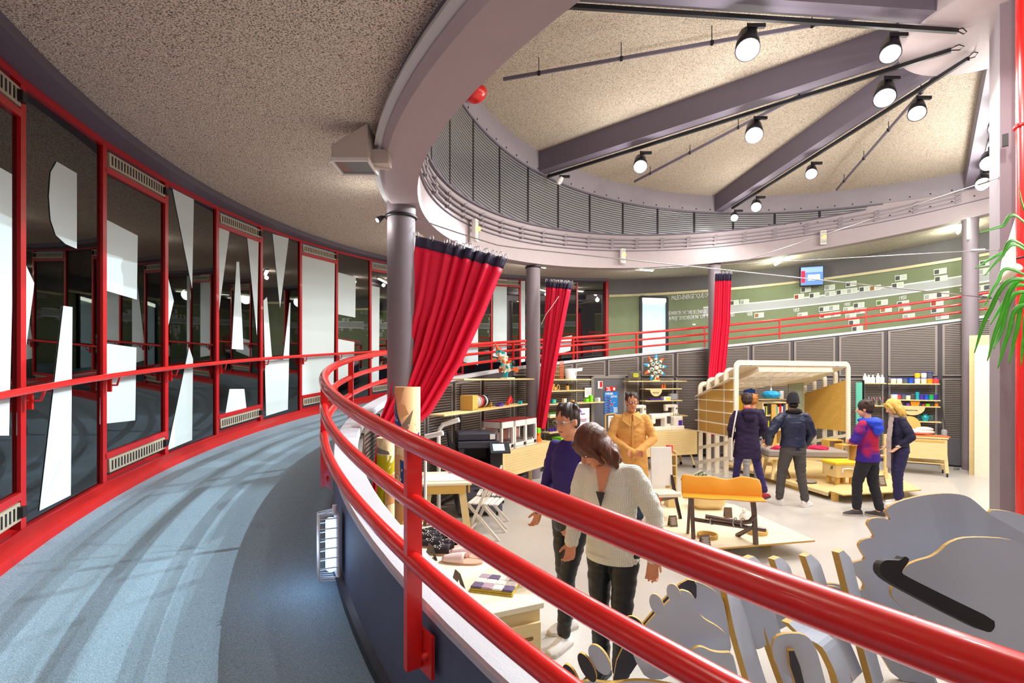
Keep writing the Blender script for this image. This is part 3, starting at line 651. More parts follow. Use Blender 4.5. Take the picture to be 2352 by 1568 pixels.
# yellow and green paper flags stuck on the ledge of the beam
mat('mustard', '#d9a32c', .6); mat('dark_teal', '#0e5a62', .5)
t_, H_ = 1.12, 0
q = px(970, 160, 2.75); one('paper_tag', MB().prism([q+Vector(v) for v in ((-.02, 0, -.01), (0, 0, .04), (.022, .0, -.01), (-.008, 0, -.045))], (0, .003, 0)), 'mustard', 'small mustard yellow paper tag stuck to the ring beam', 'paper tag')
q = px(990, 150, 2.7); one('paper_tag', MB().prism([q+Vector(v) for v in ((-.015, 0, -.025), (.01, 0, .0), (.012, .0, .03), (-.012, 0, .0))], (0, .003, 0)), 'dark_teal', 'small dark teal paper tag stuck to the ring beam', 'paper tag')
# red pendant shade half hidden by the ring beam
p = px(1090, 226, 7.7); g = thing('hanging_lantern', 'red pendant shade half hidden behind the ring beam', 'lamp shade', p)
part('shade', MB().lathe([(.19, .12), (.17, .04), (.1, -.03), (.02, -.06)], (0, 0, 0), 20), 'red', g, solid=.004)
part('cord', MB().tube([(0, 0, 0), (0, 0, HTOP+HC-p.z)], .005, 6), 'black', g)
# wall screen
t, H_ = cyl(1865, 633, 8.9); M = Matrix((Vector((-cos(t), sin(t), 0)), Vector((-sin(t), -cos(t), 0))*-1, Vector((0, 0, 1)))).transposed()
p = P(t, 8.95, H_); g = thing('wall_screen', 'square screen with a blue and red picture hung high on the green wall', 'screen', p)
inn = Vector((sin(t), cos(t), 0))
part('housing', MB().rbox((0, 0, 0), (.60, .08, .56), .01, M=M), 'black', g)
for c, (u, v, w_, h_), k in (('blue', (0, .0, .56, .52), .35), ('red', (-.22, -.02, .10, .34), .7), ('white', (.05, -.05, .30, .16), 1.5), ('skyblue', (.0, .17, .54, .14), .5)):
    emitmat('scr_'+c, {'blue': '#5b86d8', 'red': '#d01030', 'white': '#e8f2ff', 'skyblue': '#8aa8ee'}[c], k)
    rt = Vector((-cos(t), sin(t), 0)); part('picture', MB().box(inn*(.042+.001*k)+rt*u*-1*-1+Vector((0, 0, v)), (w_, .002, h_), M=M), 'scr_'+c, g)
# red standpipe and paper sheet on the core
p = Vector((5.32, 5.2, 0)); g = thing('standpipe', 'thick glossy red vertical pipe beside the core pillar', 'pipe', p)
part('pipe', MB().tube([(0, 0, 0), (0, 0, 6.25)], .098, 28), 'red_rail', g)
part('pipe_clamp', MB().tube([(.105*cos(a), .105*sin(a), 4.66) for a in rng(0, 2*pi, 24)[:-1]], .016, 8, closed=True).bar((-.13, 0, 4.66), (-.09, 0, 4.66), .03, .03), 'red', g)
part('tie', MB().tube([(.103*cos(a), .103*sin(a), 3.30) for a in rng(0, 2*pi, 20)[:-1]], .008, 6, closed=True), 'black', g)
one('paper_banner', MB().prism([px(2332, 500, 5.05), px(2300, 600, 5.2), px(2293, 652, 5.2), px(2334, 620, 5.05)], (.004, .004, 0)), 'white', 'white paper sheet hung between the core pillar and the red pipe', 'banner')
one('tube_light', MB().tube([px(2306, 640, 5.1), px(2338, 612, 4.95)], .045, 14), 'ply_white', 'pale short tube sticking out of the core pillar next to the red pipe', 'tube')
one('wall_slot', MB().box(px(2309, 322, 5.41), (.05, .03, .13), rz=-.75), 'black', 'small black slot plate on the face of the core pillar', 'plate')
# leaning plywood panels by the last column
for k, (x0, x1, yt, yb, Y, c, lab) in enumerate(((2226, 2272, 770, 1088, 10.75, 'birch', 'tall pale plywood sheet leaning next to the core pillar, back one'), (2238, 2275, 792, 1088, 10.6, 'ply_white', 'slightly shorter plywood sheet leaning in front of the tall one'))):
    a, b = pz(x0, 1088, 0), pz(x1+40, 1095, 0); a.y = Y; b.y = Y-.6; a.x = (x0-1176)/F*Y; top = (HZ-yt)/F*Y+HC
    one('plywood_sheet', MB().prism([a, b, b+Vector((.12, .12, top)), a+Vector((.05, .05, top))], (.013, .013, 0)), c, lab, 'plywood sheet', 'plywood sheets by the core')
# ---------------------------------------------------------------- timeline cards and lettering on the green wall
def text_mesh(txt, size, bold=0):
    cu = bpy.data.curves.new('t', 'FONT'); cu.body = txt; cu.size = size; cu.offset = bold; cu.resolution_u = 2; cu.align_x = 'LEFT'
    o = bpy.data.objects.new('t', cu); COL.objects.link(o); bpy.context.view_layer.update()
    dg = bpy.context.evaluated_depsgraph_get(); me = bpy.data.meshes.new_from_object(o.evaluated_get(dg)); bpy.data.objects.remove(o)
    return me
def lettering(txt, pa, pb, hpx, lab, R_=9.15, name='wall_lettering'):
    ta, Ha = cyl(*pa, R_); tb, Hb = cyl(*pb, R_); L = (tb-ta)*R_
    me = text_mesh(txt, 1.0, .022); w = max(v.co.x for v in me.vertices); hh = hpx/F*P(ta, R_, 0).y
    for v in me.vertices:
        u = v.co.x/w; v.co = P(ta+(tb-ta)*u, R_-.004, Ha+(Hb-Ha)*u+v.co.y/.7*hh)
    c = P((ta+tb)/2, R_-.004, (Ha+Hb)/2)
    for v in me.vertices: v.co -= c
    me.materials.clear(); me.materials.append(MATS['white']); me.name = name
    o = bpy.data.objects.new(name, me); COL.objects.link(o); o.location = c; q = o.modifiers.new('s', 'SOLIDIFY'); q.thickness = .003
    tag(o, lab, 'lettering', 'white lettering on the green wall'); return o
lettering('PALÉO-ÉNERGETIQUE.ORG', (1542, 689), (1634, 681), 10, 'white lettering reading a web address at the top of the green wall')
lettering("RÉ-INVENTER L'HISTOIRE DE L'ÉNERGIE", (1534, 724), (1622, 719), 8.5, 'white lettering about the history of energy below the web address')
lettering('UN PROJET DE RECHERCHE PARTICIPATIF', (1534, 736), (1626, 730), 8.5, 'lowest white line of lettering about a research project')
for txt, a, b in (('1780', (1670, 728.5), (1687, 727)), ('1800', (1714, 726), (1728, 724.8)), ('1850', (1821, 717), (1836, 715)), ('1900', (1937, 704.5), (1953, 702)), ('1950', (2064, 689.5), (2082, 686.5)), ('2000', (2204, 670), (2224, 665))):
    lettering(txt, a, b, 8.5, 'white year number reading %s under the grey band' % {'1780': 'seventeen eighty', '1800': 'eighteen hundred', '1850': 'eighteen fifty', '1900': 'nineteen hundred', '1950': 'nineteen fifty', '2000': 'two thousand'}[txt], name='year_number')
mat('card', '#dfe8da', .6, var=.02); mat('card_pic_dark', '#4a4a48', .6, var=.4, scale=30); mat('card_pic_warm', '#9a6a3a', .6, var=.4, scale=30); mat('card_pic_green', '#5a7a2a', .6, var=.4, scale=30); mat('card_pic_red', '#a03a2a', .6, var=.4, scale=30); mat('card_pic_grey', '#a4a8a2', .6, var=.3, scale=30); mat('card_text', '#b4bdb0', .6)
CARDS = [(155,578,'d'),(232,572,'g'),(343,673,'w'),(697,478,'d'),(646,532,'r'),(762,522,'d'),(673,672,'g'),(878,463,'g'),(882,510,'g'),(968,497,'d'),(1040,435,'d'),(1046,487,'g'),(1143,474,'d'),(1223,466,'w'),(1417,388,'d'),(1393,446,'d'),(1716,340,'d'),(1722,395,'d'),(836,626,'d'),(910,617,'g'),(842,675,'r'),(920,664,'g'),(1099,597,'d'),(1023,630,'g'),(1038,680,'g'),(1115,640,'g'),(1063,727,'d'),(1088,775,'d'),(1275,577,'e'),(1305,630,'w'),(1434,585,'d'),(1446,632,'w'),(1478,683,'g'),(1640,532,'g'),(1735,516,'d'),(1692,580,'r'),(1695,632,'d'),(1732,682,'g'),(2067,275,'d'),(2050,340,'g'),(2032,468,'g'),(2098,458,'d'),(2045,522,'d')]
YRS = [(140, 'seventeen eighty'), (268, 'eighteen hundred'), (622, 'eighteen fifty'), (1006, 'nineteen hundred'), (1430, 'nineteen fifty'), (1880, 'two thousand')]
def card_key(c): return c[0]
cw = {'d': ('card_pic_dark', 'dark'), 'w': ('card_pic_warm', 'brown'), 'g': ('card_pic_grey', 'pale grey'), 'r': ('card_pic_red', 'reddish'), 'e': ('card_pic_green', 'green')}
CARDS.sort(); cnt = {}; tot = {}
def cinfo(c):
    x = 1640+c[0]*.3027; y = 520+c[1]*.3027; t, H_ = cyl(x, y, 9.13)
    up = H_ > bh(t)+.1; yr = min(YRS, key=lambda q: abs(q[0]-c[0]))[1]
    return x, y, t, H_, up, yr
for c in CARDS:
    k = cinfo(c)[4:]; tot[k] = tot.get(k, 0)+1
ORD = ['first', 'second', 'third', 'fourth', 'fifth', 'sixth', 'seventh', 'eighth', 'ninth', 'tenth', 'eleventh', 'twelfth']
for c in CARDS:
    x, y, t, H_, up, yr = cinfo(c); key = (up, yr); i = cnt.get(key, 0); cnt[key] = i+1
    slope = .755/9.13; rt = Vector((-cos(t), sin(t), 0))*1.0; inn = Vector((sin(t), cos(t), 0))
    ex = (rt+Vector((0, 0, slope))).normalized(); ez = Vector((0, 0, 1)); M = Matrix((ex, inn, ez)).transposed()
    w_, h_ = .265, .155
    g = thing('info_card', 'white card with a %s picture %s the band near %s, %s of %s' % (cw[c[2]][1], 'above' if up else 'below', yr, ORD[min(i, 11)], ['none', 'one', 'two', 'three', 'four', 'five', 'six', 'seven', 'eight', 'nine', 'ten', 'eleven', 'twelve'][tot[key]]), 'info card', P(t, 9.14, H_), 0, 'cards on the timeline')
    M2 = Matrix((ex, ez, inn)).transposed()
    part('board', MB().rbox((0, 0, 0), (w_, h_, .008), .02, M=M2), 'card', g)
    part('picture', MB().box(ex*-.07+inn*.006, (.095, .003, .11), M=M), cw[c[2]][0], g)
    m = MB()
    for q in range(5): m.box(ex*.055+inn*.0055+Vector((0, 0, .045-.02*q)), (.1, .002, .006), M=M)
    part('text_lines', m, 'card_text', g)
# small blank label below the lettering
t, H_ = cyl(1594, 745, 9.14); one('label_plate', MB().box(P(t, 9.14, H_), (.10, .006, .05), rz=-t+pi), 'card', 'tiny blank pale label below the lettering on the green wall', 'label')
# ================================================================ hall furniture and small objects
FZ = lambda x, y: pz(x, y, 0)
def yaw(a, b): return atan2(b.y-a.y, b.x-a.x)
def wallfr(x, R=6.95):     # frame on the far wall at photo column x: location (z=0), rotation (local x along wall, y to the wall), metres per pixel
    t = cyl(x, 866, R)[0]; p = P(t, R, 0); p.z = 0; return p, atan2(sin(t), -cos(t)), p.y/F
def caster(m, x, y, z, r=.04):
    m.lathe([(r, -.012), (r, .012)], (x, y, z+r), 14, basis((1, 0, 0))); m.tube([(x, y, z+r), (x, y+.01, z+r*2.2)], .008, 6)
# ---- near display counter
ca = pz(1250, 1385, .90); dv = Vector((-.417, .909, 0)); lf = Vector((-.909, -.417, 0))
cen = ca+dv*.84+lf*.31; rzc = atan2(lf.y, lf.x)+pi     # local x to the right, y away
g = thing('display_counter', 'long pale birch display counter with slotted drawers below the near rail', 'counter', (cen.x, cen.y, 0), rzc)
part('top', MB().rbox((0, 0, .89), (.62, 1.68, .03), .004), 'birch_lit', g)
part('body', MB().box((0, .01, .44), (.60, 1.64, .87)), 'birch', g)
part('corner_panel', MB().box((-.17, -.825, .44), (.26, .012, .86)), 'birch', g)
mat('slot_dark', '#8a6a35', .6)
for k in range(3):
    dr = part('drawer', MB().rbox((.13, -.828, .70-.22*k), (.33, .014, .21), .004), 'birch', g)
    part('slot_handle', MB().box((.13, -.8355, .73-.22*k), (.22, .003, .02)).lathe([(.01, -.0015), (.01, .0015)], (.02, -.8355, .73-.22*k), 12, basis((0, -1, 0))).lathe([(.01, -.0015), (.01, .0015)], (.24, -.8355, .73-.22*k), 12, basis((0, -1, 0))), 'slot_dark', dr)
TOPZ = .905
# slippers
mat('slip_dark', '#2b2026', .8, var=.3, scale=60); mat('slip_sole', '#d9a58a', .7); mat('slip_pink', '#f0cfc8', .7, var=.15, scale=12); mat('dot', '#ece6dc', .6)
def slipper(g, x, y, rz, dark):
    c, s_ = cos(rz), sin(rz); T = lambda u, v, z: Vector((x+u*c-v*s_, y+u*s_+v*c, z))
    sole = [T(.135*cos(a)*(1), .048*sin(a)*(1-.18*cos(a)), 0) for a in rng(0, 2*pi, 24)[:-1]]
    so = part('sole', MB().prism(sole, (0, 0, .012)), 'slip_sole', g)
    m = MB(); rings = []
    for i in range(9):
        u = -.02+.145*i/8; w = .046*sqrt(max(.02, 1-((u-.03)/.118)**2)) if u > .03 else .046; h = .05*(1-.55*((u+.02)/.145)**1.5)
        rings.append([T(u, w*cos(a), .012+h*sin(a)) for a in rng(0, pi, 8)])
    m.loft(rings, caps=False, closed=False)
    up = part('upper', m, 'slip_dark' if dark else 'slip_pink', g, solid=.004)
    if dark:
        m = MB(); random.seed(int(abs(x)*1e4))
        for k in range(16):
            u = random.uniform(0, .1); a = random.uniform(.5, 2.6); w = .044; h = .05*(1-.55*((u+.02)/.145)**1.5)
            m.ell(T(u, w*cos(a), .012+h*sin(a)+.001), .0045, n=7, m=5)
        part('beads', m, 'dot', up)
for k, (x, y, dark, lab) in enumerate(((1000, 1232, 1, 'pair of dark beaded slippers on the counter, furthest pair'), (1013, 1247, 1, 'pair of dark beaded slippers on the counter, second pair'), (1033, 1264, 1, 'pair of dark beaded slippers on the counter, next to the pink pair'), (1068, 1284, 0, 'pair of pale pink slippers on the counter'))):
    p = pz(x, y, TOPZ); g = thing('slippers', lab, 'slippers', p, .05-.1*k, 'slippers on the counter')
    slipper(g, 0, -.055, pi+.08, dark); slipper(g, .01, .055, pi-.05, dark)
# folded patchwork cloth
mat('patch_a', '#6c5a78', .85, bump=.3); mat('patch_b', '#efe6d6', .85, bump=.3); mat('patch_c', '#b79aa6', .85, bump=.3); mat('gold_edge', '#c8ab3c', .8)
p = pz(1140, 1347, TOPZ); g = thing('folded_quilt', 'folded purple and cream patchwork cloth with scalloped yellow edge on the counter', 'cloth', p, -.28)
m = MB().mi(3).rbox((0, 0, .009), (.245, .20, .018), .008); 
for i in range(4):
    for j in range(3):
        m.mi((i*2+j*(i+1)) % 3).rbox((-.09+.06*i, -.063+.063*j, .0225), (.058, .061, .012+.002*((i+j) % 2)), .006)
part('cloth', m, ('patch_a', 'patch_b', 'patch_c', 'gold_edge'), g)
for e in (-1, 1):
    m = MB()
    for k in range(22): m.lathe([(.0085, 0), (.0085, .008)], (-.116+.0111*k, e*.1, .0), 10)
    part('scalloped_edge', m, 'gold_edge', g)
# tent cards
mat('kraft', '#6d5747', .7)
def tent(loc, rz, lab, s=1.0, inked=True, grp='folded info cards'):
    g = thing('tent_card', lab, 'sign', loc, rz, grp); h, w, d = .12*s, .09*s, .04*s
    part('front_leaf', MB().hexa([(-w/2, -d, 0), (w/2, -d, 0), (w/2, -d+.003, 0), (-w/2, -d+.003, 0), (-w/2, 0, h), (w/2, 0, h), (w/2, .003, h), (-w/2, .003, h)]), 'kraft', g)
    part('rear_leaf', MB().hexa([(-w/2, d, 0), (w/2, d, 0), (w/2, d+.003, 0), (-w/2, d+.003, 0), (-w/2, .001, h), (w/2, .001, h), (w/2, .004, h), (-w/2, .004, h)]), 'kraft', g)
    if inked:
        m = MB()
        for k in range(9):
            f = .22+.075*k; y = -d*(1-f)-.0015; m.box((0, y, h*f), (w*(.55+.13*((k*7) % 3)), .001, h*.028))
        part('printed_lines', m, 'dot', g)
    return g
for x, y, lab in ((990, 1285, 'folded brown card on the counter next to the pink slippers'), (1052, 1352, 'folded brown card on the counter opposite the patchwork cloth'), (984, 1205, 'folded brown card on the counter beyond the slippers')):
    tent(pz(x, y, TOPZ), rzc+pi/2+.05, lab, .8, False, 'folded info cards on the counter')
# ---- collage tubes
mat('tube_card', '#e9b27c', .7, var=.06); mat('tube_blue', '#1d3f86', .6); mat('tube_taupe', '#9a8472', .7); mat('tube_yellow', '#d8d312', .6); mat('tube_cream', '#f0ddb0', .7); mat('tube_grey', '#8f9192', .7)
def collage(lab, x, ytop, Y, r, cols, patches, zb=0):
    base = Vector(((x-1176)/F*Y, Y, zb)); H_ = HC+(HZ-ytop)/F*Y-zb
    g = thing('collage_tube', lab, 'tube', base, 0, 'collage covered cardboard tubes')
    part('tube', MB().lathe([(r, 0), (r, H_), (r-.008, H_), (r-.008, 0)], (0, 0, 0), 40, caps=False), cols, g)
    vd = atan2(-base.x, -base.y)
    for c, poly, lift in patches:    # polygons in (angle from the viewer, height fraction)
        m = MB(); vs = []; n = len(poly); sub = []
        for i in range(n):
            a, b = poly[i], poly[(i+1) % n]
            for k in range(4): sub.append((a[0]+(b[0]-a[0])*k/4, a[1]+(b[1]-a[1])*k/4))
        cx_ = sum(q[0] for q in sub)/len(sub); cz_ = sum(q[1] for q in sub)/len(sub)
        T = lambda q, rr: Vector((rr*sin(q[0]*1.0+pi+vd+pi)*1.0, rr*cos(q[0]+pi+vd+pi)*1.0, q[1]*H_))
        # fan of rings from the centroid outwards so that the patch bends with the tube
        rings = [[T((cx_+(q[0]-cx_)*f, cz_+(q[1]-cz_)*f), r+.0015+lift) for q in sub] for f in (.02, .34, .67, 1)]
        m.loft(rings, caps=False, smooth=True); part('paper_patch', m, c, g)
    return g
dots = []
random.seed(4)
def dotpatch(a0, a1, z0, z1, n, lift=.003, H=2):
    return [('dot', [(a+.045*cos(q), z+.0058*2/H*sin(q)) for q in rng(0, 2*pi, 8)[:-1]], lift) for a, z in [(random.uniform(a0, a1), random.uniform(z0, z1)) for _ in range(n)]]
collage('tall cardboard tube with blue and taupe paper collage behind the rail post', 936, 888, 4.55, .114, 'tube_card',
        [('tube_blue', [(1.2, .97), (.85, .88), (.45, .83), (.9, .80), (1.3, .84)], .001), ('tube_taupe', [(-.45, .90), (.35, .84), (.9, .78), (.5, .76), (.1, .79), (-.1, .82)], .002), ('tube_card', [(.7, .93), (.2, .92), (-.1, .88), (.5, .86)], .003),
         ('tube_blue', [(-1.1, .80), (-.2, .765), (-.25, .755), (-1.1, .775)], .001), ('tube_cream', [(1.0, .70), (-1.1, .68), (-1.1, .76), (.9, .73)], .0005), ('tube_blue', [(.6, .68), (-.1, .66), (.1, .55), (.5, .50)], .001), ('tube_taupe', [(1.2, .60), (.5, .56), (.7, .48), (1.3, .5)], .001), ('tube_card', [(.9, .45), (-.9, .43), (-.9, .36), (.9, .38)], .001)]
        + dotpatch(-.9, .0, .79, .84, 9)+dotpatch(.7, 1.2, .82, .87, 7)+dotpatch(.4, 1.1, .55, .68, 12), 0)
collage('shorter cardboard tube with yellow paper collage beside the curtain foot', 888, 1004, 4.72, .09, 'tube_cream',
        [('tube_grey', [(1.2, .95), (-.2, .92), (-.3, .90), (1.2, .91)], .001), ('tube_yellow', [(1.3, .90), (-1.0, .89), (-1.0, .80), (.2, .80), (.2, .56), (1.3, .54)], .0015), ('tube_card', [(.1, .78), (-1.0, .78), (-1.0, .60), (.1, .60)], .001), ('tube_grey', [(.1, .70), (-1.0, .69), (-1.0, .68), (.1, .68)], .003), ('tube_yellow', [(.8, .5), (.3, .5), (.3, .35), (.8, .35)], .001)]
        + dotpatch(-.9, .1, .60, .78, 10), 0)
# sticks and paddles standing in a box by the tubes
g = thing('stick_crate', 'yellow crate with thin wooden sticks at the foot of the collage tubes', 'crate', FZ(905, 1400)*1.0)
g.location = Vector((-1.13, 4.25, 0))
g.location = Vector((-1.0, 4.14, .0))
part('crate', MB().box((0, 0, .35), (.18, .24, .7)), 'birch_dark', g)
for k in range(6):
    a = Vector((-.06+.025*k, .05*((k % 3)-1), .7)); part('stick', MB().tube([a, a+Vector((.05*(k % 3), .03, .16+.05*(k % 2)))], .008, 6), 'ply_edge', g)
# ---- light table with lamp, and folding chairs
tb = thing('light_table', 'pale plywood drawing table with a glowing white tracing pad', 'table', Vector((-.88, 6.68, 0)), .12)
part('tabletop', MB().rbox((0, 0, .735), (.66, .8, .03), .006), 'birch_lit', tb); part('apron', MB().box((0, -.385, .67), (.52, .02, .11)).box((0, .385, .67), (.52, .02, .11)).box((-.30, 0, .67), (.02, .7, .11)).box((.30, 0, .67), (.02, .7, .11)), 'birch_dark', tb)
for sx in (-1, 1):
    for sy in (-1, 1): part('leg', MB().bar((sx*.2, sy*.33, .72), (sx*.30, sy*.37, 0), .09, .03, (0, 1, 0)), 'birch', tb)
emitmat('pad_glow', '#fbf4ff', .9)
g = thing('tracing_pad', 'glowing white tracing pad lying on the drawing table', 'tracing pad', tb.location+Vector((0, -.05, .7505)), .12)
part('pad', MB().rbox((0, 0, .006), (.58, .46, .012), .01), 'white', g); part('lit_surface', MB().box((0, 0, .0125), (.52, .4, .002)), 'pad_glow', g)
g = thing('paper_stack', 'stack of white paper on the drawing table near the copier', 'paper', tb.location+Vector((.2, .27, .751)), .2); part('sheets', MB().box((0, 0, .02), (.32, .22, .04)), 'white', g)
mat('chair_white', '#e9e1d6', .55)
def folding_chair(lab, loc, rz):
    g = thing('folding_chair', lab, 'chair', loc, rz, 'slatted folding chairs')
    for sx in (-.2, .2):
        part('frame_leg', MB().bar((sx, .20, 0), (sx, -.14, .80), .035, .022, (1, 0, 0)), 'chair_white', g)
        part('frame_leg', MB().bar((sx*.9, -.24, 0), (sx*.9, .17, .45), .035, .022, (1, 0, 0)), 'chair_white', g)
    for k in range(6): part('seat_slat', MB().box((0, -.2+.07*k, .455), (.37, .05, .016)), 'chair_white', g)
    for k in range(2): part('back_slat', MB().bar((-.19, -.115-.02*k, .70+.07*k), (.19, -.115-.02*k, .70+.07*k), .012, .05), 'chair_white', g)
    part('crossbar', MB().bar((-.2, .17, .1), (.2, .17, .1), .02, .03), 'chair_white', g)
    return g
folding_chair('white slatted folding chair by the drawing table, front one', Vector((-.36, 6.6, 0)), 1.35)
folding_chair('white slatted folding chair between the copier and the other folding chair', Vector((-.30, 7.08, 0)), 1.5)
g = thing('desk_lamp', 'white tube desk lamp with a bent arm beside the drawing table', 'lamp', Vector((-1.06, 7.30, 0)))
part('stand', MB().tube([(0, 0, 0), (0, 0, 1.25), (.02, 0, 1.33), (.08, -.02, 1.40)], .03, 10), 'white', g); part('foot', MB().lathe([(.1, 0), (.1, .02), (.03, .035)], (0, 0, 0), 24), 'white', g)
part('lamp_head', MB().tube([(.05, 0, 1.38), (.30, -.06, 1.46)], .035, 12), 'white', g)
g = thing('desk_lamp', 'white tube lamp on a thin post nearer the rail post', 'lamp', Vector((-1.05, 6.12, 0)))
part('stand', MB().tube([(0, 0, 0), (0, 0, 1.35)], .018, 10), 'white', g); part('foot', MB().lathe([(.07, 0), (.07, .02), (.02, .03)], (0, 0, 0), 24), 'white', g); part('lamp_head', MB().tube([(0, 0, 1.35), (.22, -.04, 1.40)], .03, 12), 'white', g)
# ---- copier
mat('copier', '#34343f', .45); mat('copier_dark', '#1d1d24', .5); mat('copier_mid', '#5b5966', .45); emitmat('lcd', '#9fc4ea', .9)
g = thing('photocopier', 'large dark grey photocopier with a tilted blue touch screen', 'photocopier', Vector((-.53, 7.80, 0)), .2)
part('paper_cabinet', MB().rbox((0, 0, .38), (.66, .66, .64), .02), 'copier_mid', g)
for k in range(3): d = part('paper_drawer', MB().rbox((0, -.333, .17+.19*k), (.62, .02, .18), .006), 'copier_mid', g); part('grip', MB().box((0, -.345, .21+.19*k), (.2, .01, .02)), 'black', d)
part('engine', MB().box((.24, .0, .86), (.18, .62, .30)).box((-.28, 0, .86), (.08, .62, .3)).box((0, .22, .86), (.5, .2, .3)), 'copier_dark', g)
part('output_tray', MB().hexa([(-.26, -.3, .72), (.16, -.3, .72), (.16, .12, .72), (-.26, .12, .72), (-.26, -.3, .74), (.16, -.3, .74), (.16, .12, .79), (-.26, .12, .79)]), 'copier', g)
part('scanner', MB().rbox((-.02, .02, 1.06), (.62, .6, .10), .015), 'copier', g); part('document_feeder', MB().rbox((-.03, .05, 1.17), (.60, .5, .12), .03), 'copier', g)
part('feeder_tray', MB().hexa([(-.44, -.15, 1.0), (-.36, -.15, .95), (-.36, .25, .95), (-.44, .25, 1.0), (-.47, -.15, 1.24), (-.45, -.15, 1.24), (-.45, .25, 1.24), (-.47, .25, 1.24)]), 'copier_dark', g)
M = Matrix.Rotation(-.9, 3, 'X'); sc = part('touch_screen', MB().rbox((.28, -.38, 1.02), (.30, .2, .03), .01, M=Matrix.Rotation(.75, 3, 'X')), 'copier_dark', g); part('display', MB().box((.26, -.392, 1.033), (.17, .12, .012), M=Matrix.Rotation(.75, 3, 'X')), 'lcd', sc)
part('label_sticker', MB().box((.2, -.203, 1.17), (.08, .004, .08)), 'white', g)
m = MB(); [caster(m, x, y, 0, .03) for x in (-.26, .26) for y in (-.26, .26)]; part('casters', m, 'black', g)
# ---- perforated cabinet with 3D printers
def holes(m, o, ex, ez, n, nu, nv, r, pitch):
    for i in range(nu):
        for j in range(nv):
            c = Vector(o)+Vector(ex)*(pitch*(i-(nu-1)/2)+(pitch/2 if j % 2 else 0)*0)+Vector(ez)*pitch*(j-(nv-1)/2)
            M = basis(n); m.add([c+Vector(n)*.001+M@Vector((r*cos(a), r*sin(a), 0)) for a in rng(0, 2*pi, 6)[:-1]], [tuple(range(6))])
def cabinet(lab, a, b, depth, ztop, zbot, name='perforated_cabinet', slots=True):
    L = (b-a).length; rz = yaw(a, b); mid = (a+b)/2; n = Vector((-sin(rz), cos(rz), 0)); c = mid+n*depth/2; c.z = 0
    g = thing(name, lab, 'cabinet', c, rz, 'birch workshop cabinets on castors')
    part('top', MB().rbox((0, 0, ztop-.012), (L+.02, depth+.02, .024), .004), 'birch', g); part('body', MB().box((0, .01, (ztop+zbot)/2-.012), (L, depth-.02, ztop-zbot-.024)), 'birch', g)
    m = MB().mi(0).box((0, -depth/2, (ztop+zbot)/2), (L, .016, ztop-zbot)); m.mi(1); pt = .045; holes(m, (0, -depth/2-.009, (ztop+zbot)/2), (1, 0, 0), (0, 0, 1), (0, -1, 0), int((L-.1)/pt), int((ztop-zbot-.1)/pt), .006, pt)
    part('perforated_front', m, ('birch', 'slot_dark'), g)
    if slots:
        for k in range(3): part('side_slot', MB().box((-L/2-.002, -.02, ztop-.13-.13*k), (.004, depth*.6, .02)), 'black', g)
    for sx in (-1, 1):
        for sy in (-1, 1):
            l = part('leg', MB().bar((sx*(L/2-.12), sy*(depth/2-.07), zbot), (sx*(L/2-.05), sy*(depth/2-.04), .075), .06, .03), 'birch', g)
            m = MB(); caster(m, sx*(L/2-.05), sy*(depth/2-.04), 0, .035); part('castor', m, 'dark_metal', l)
    return g, c, rz
cA, cB = pz(1154, 1037, .86), pz(1267, 1012, .86)
g, cc, rz = cabinet('birch cabinet with a perforated front carrying the 3D printers', cA, cB, .48, .86, .42)
mat('printer_white', '#f0ebe6', .45); mat('printer_red', '#8e2430', .3); mat('printer_pink', '#f0a898', .5)
def printer(lab, u, v=-.0):
    loc = cc+Vector((cos(rz)*u-sin(rz)*v, sin(rz)*u+cos(rz)*v, .861)); g = thing('desktop_printer', lab, '3D printer', loc, rz, '3D printers on the birch cabinet')
    w, d, h = .38, .40, .47; m = MB()
    for sx in (-1, 1):
        for sy in (-1, 1): m.box((sx*(w/2-.02), sy*(d/2-.02), h/2), (.04, .04, h))
    m.box((0, 0, .02), (w, d, .04)).box((0, -d/2+.01, h-.05), (w, .02, .1)).box((0, d/2-.01, h-.05), (w, .02, .1)).box((-w/2+.01, 0, h-.05), (.02, d, .1)).box((w/2-.01, 0, h-.05), (.02, d, .1)).box((0, -d/2+.01, .06), (w, .02, .07)).box((-w/2+.01, 0, .05), (.02, d, .05)).box((w/2-.01, 0, .05), (.02, d, .05))
    part('frame', m, 'printer_white', g); part('lid', MB().box((0, 0, h+.006), (w-.01, d-.01, .012)), 'printer_red', g); part('back_panel', MB().box((0, d/2-.025, h/2), (w-.08, .008, h-.14)), 'printer_pink', g)
    part('print_bed', MB().box((0, 0, .12), (w-.1, d-.1, .012)), 'metal', g); part('gantry_rod', MB().tube([(-w/2+.03, -.05, h-.14), (w/2-.03, -.05, h-.14)], .006, 6).tube([(0, -d/2+.03, h-.13), (0, d/2-.03, h-.13)], .006, 6), 'metal', g)
    part('print_head', MB().box((.0, -.05, h-.15), (.06, .05, .07)), 'black', g); part('control_knob', MB().lathe([(.025, 0), (.025, .02)], (w/2-.07, -d/2-.0, .06), 14, basis((0, -1, 0))), 'black', g)
printer('white framed 3D printer nearest the photocopier', -.64, -.02); printer('white framed 3D printer in the middle of the row', -.24, -.02); printer('white framed 3D printer furthest along next to the orange block', .15, .0)
def simple(name, lab, cat, m, mt, loc, rz=0, grp=None): 
    o = part(name, m, mt, None); o.location = loc; o.rotation_euler = (0, 0, rz); return tag(o, lab, cat, grp)
lc = lambda u, v, z=.861: cc+Vector((cos(rz)*u-sin(rz)*v, sin(rz)*u+cos(rz)*v, z))
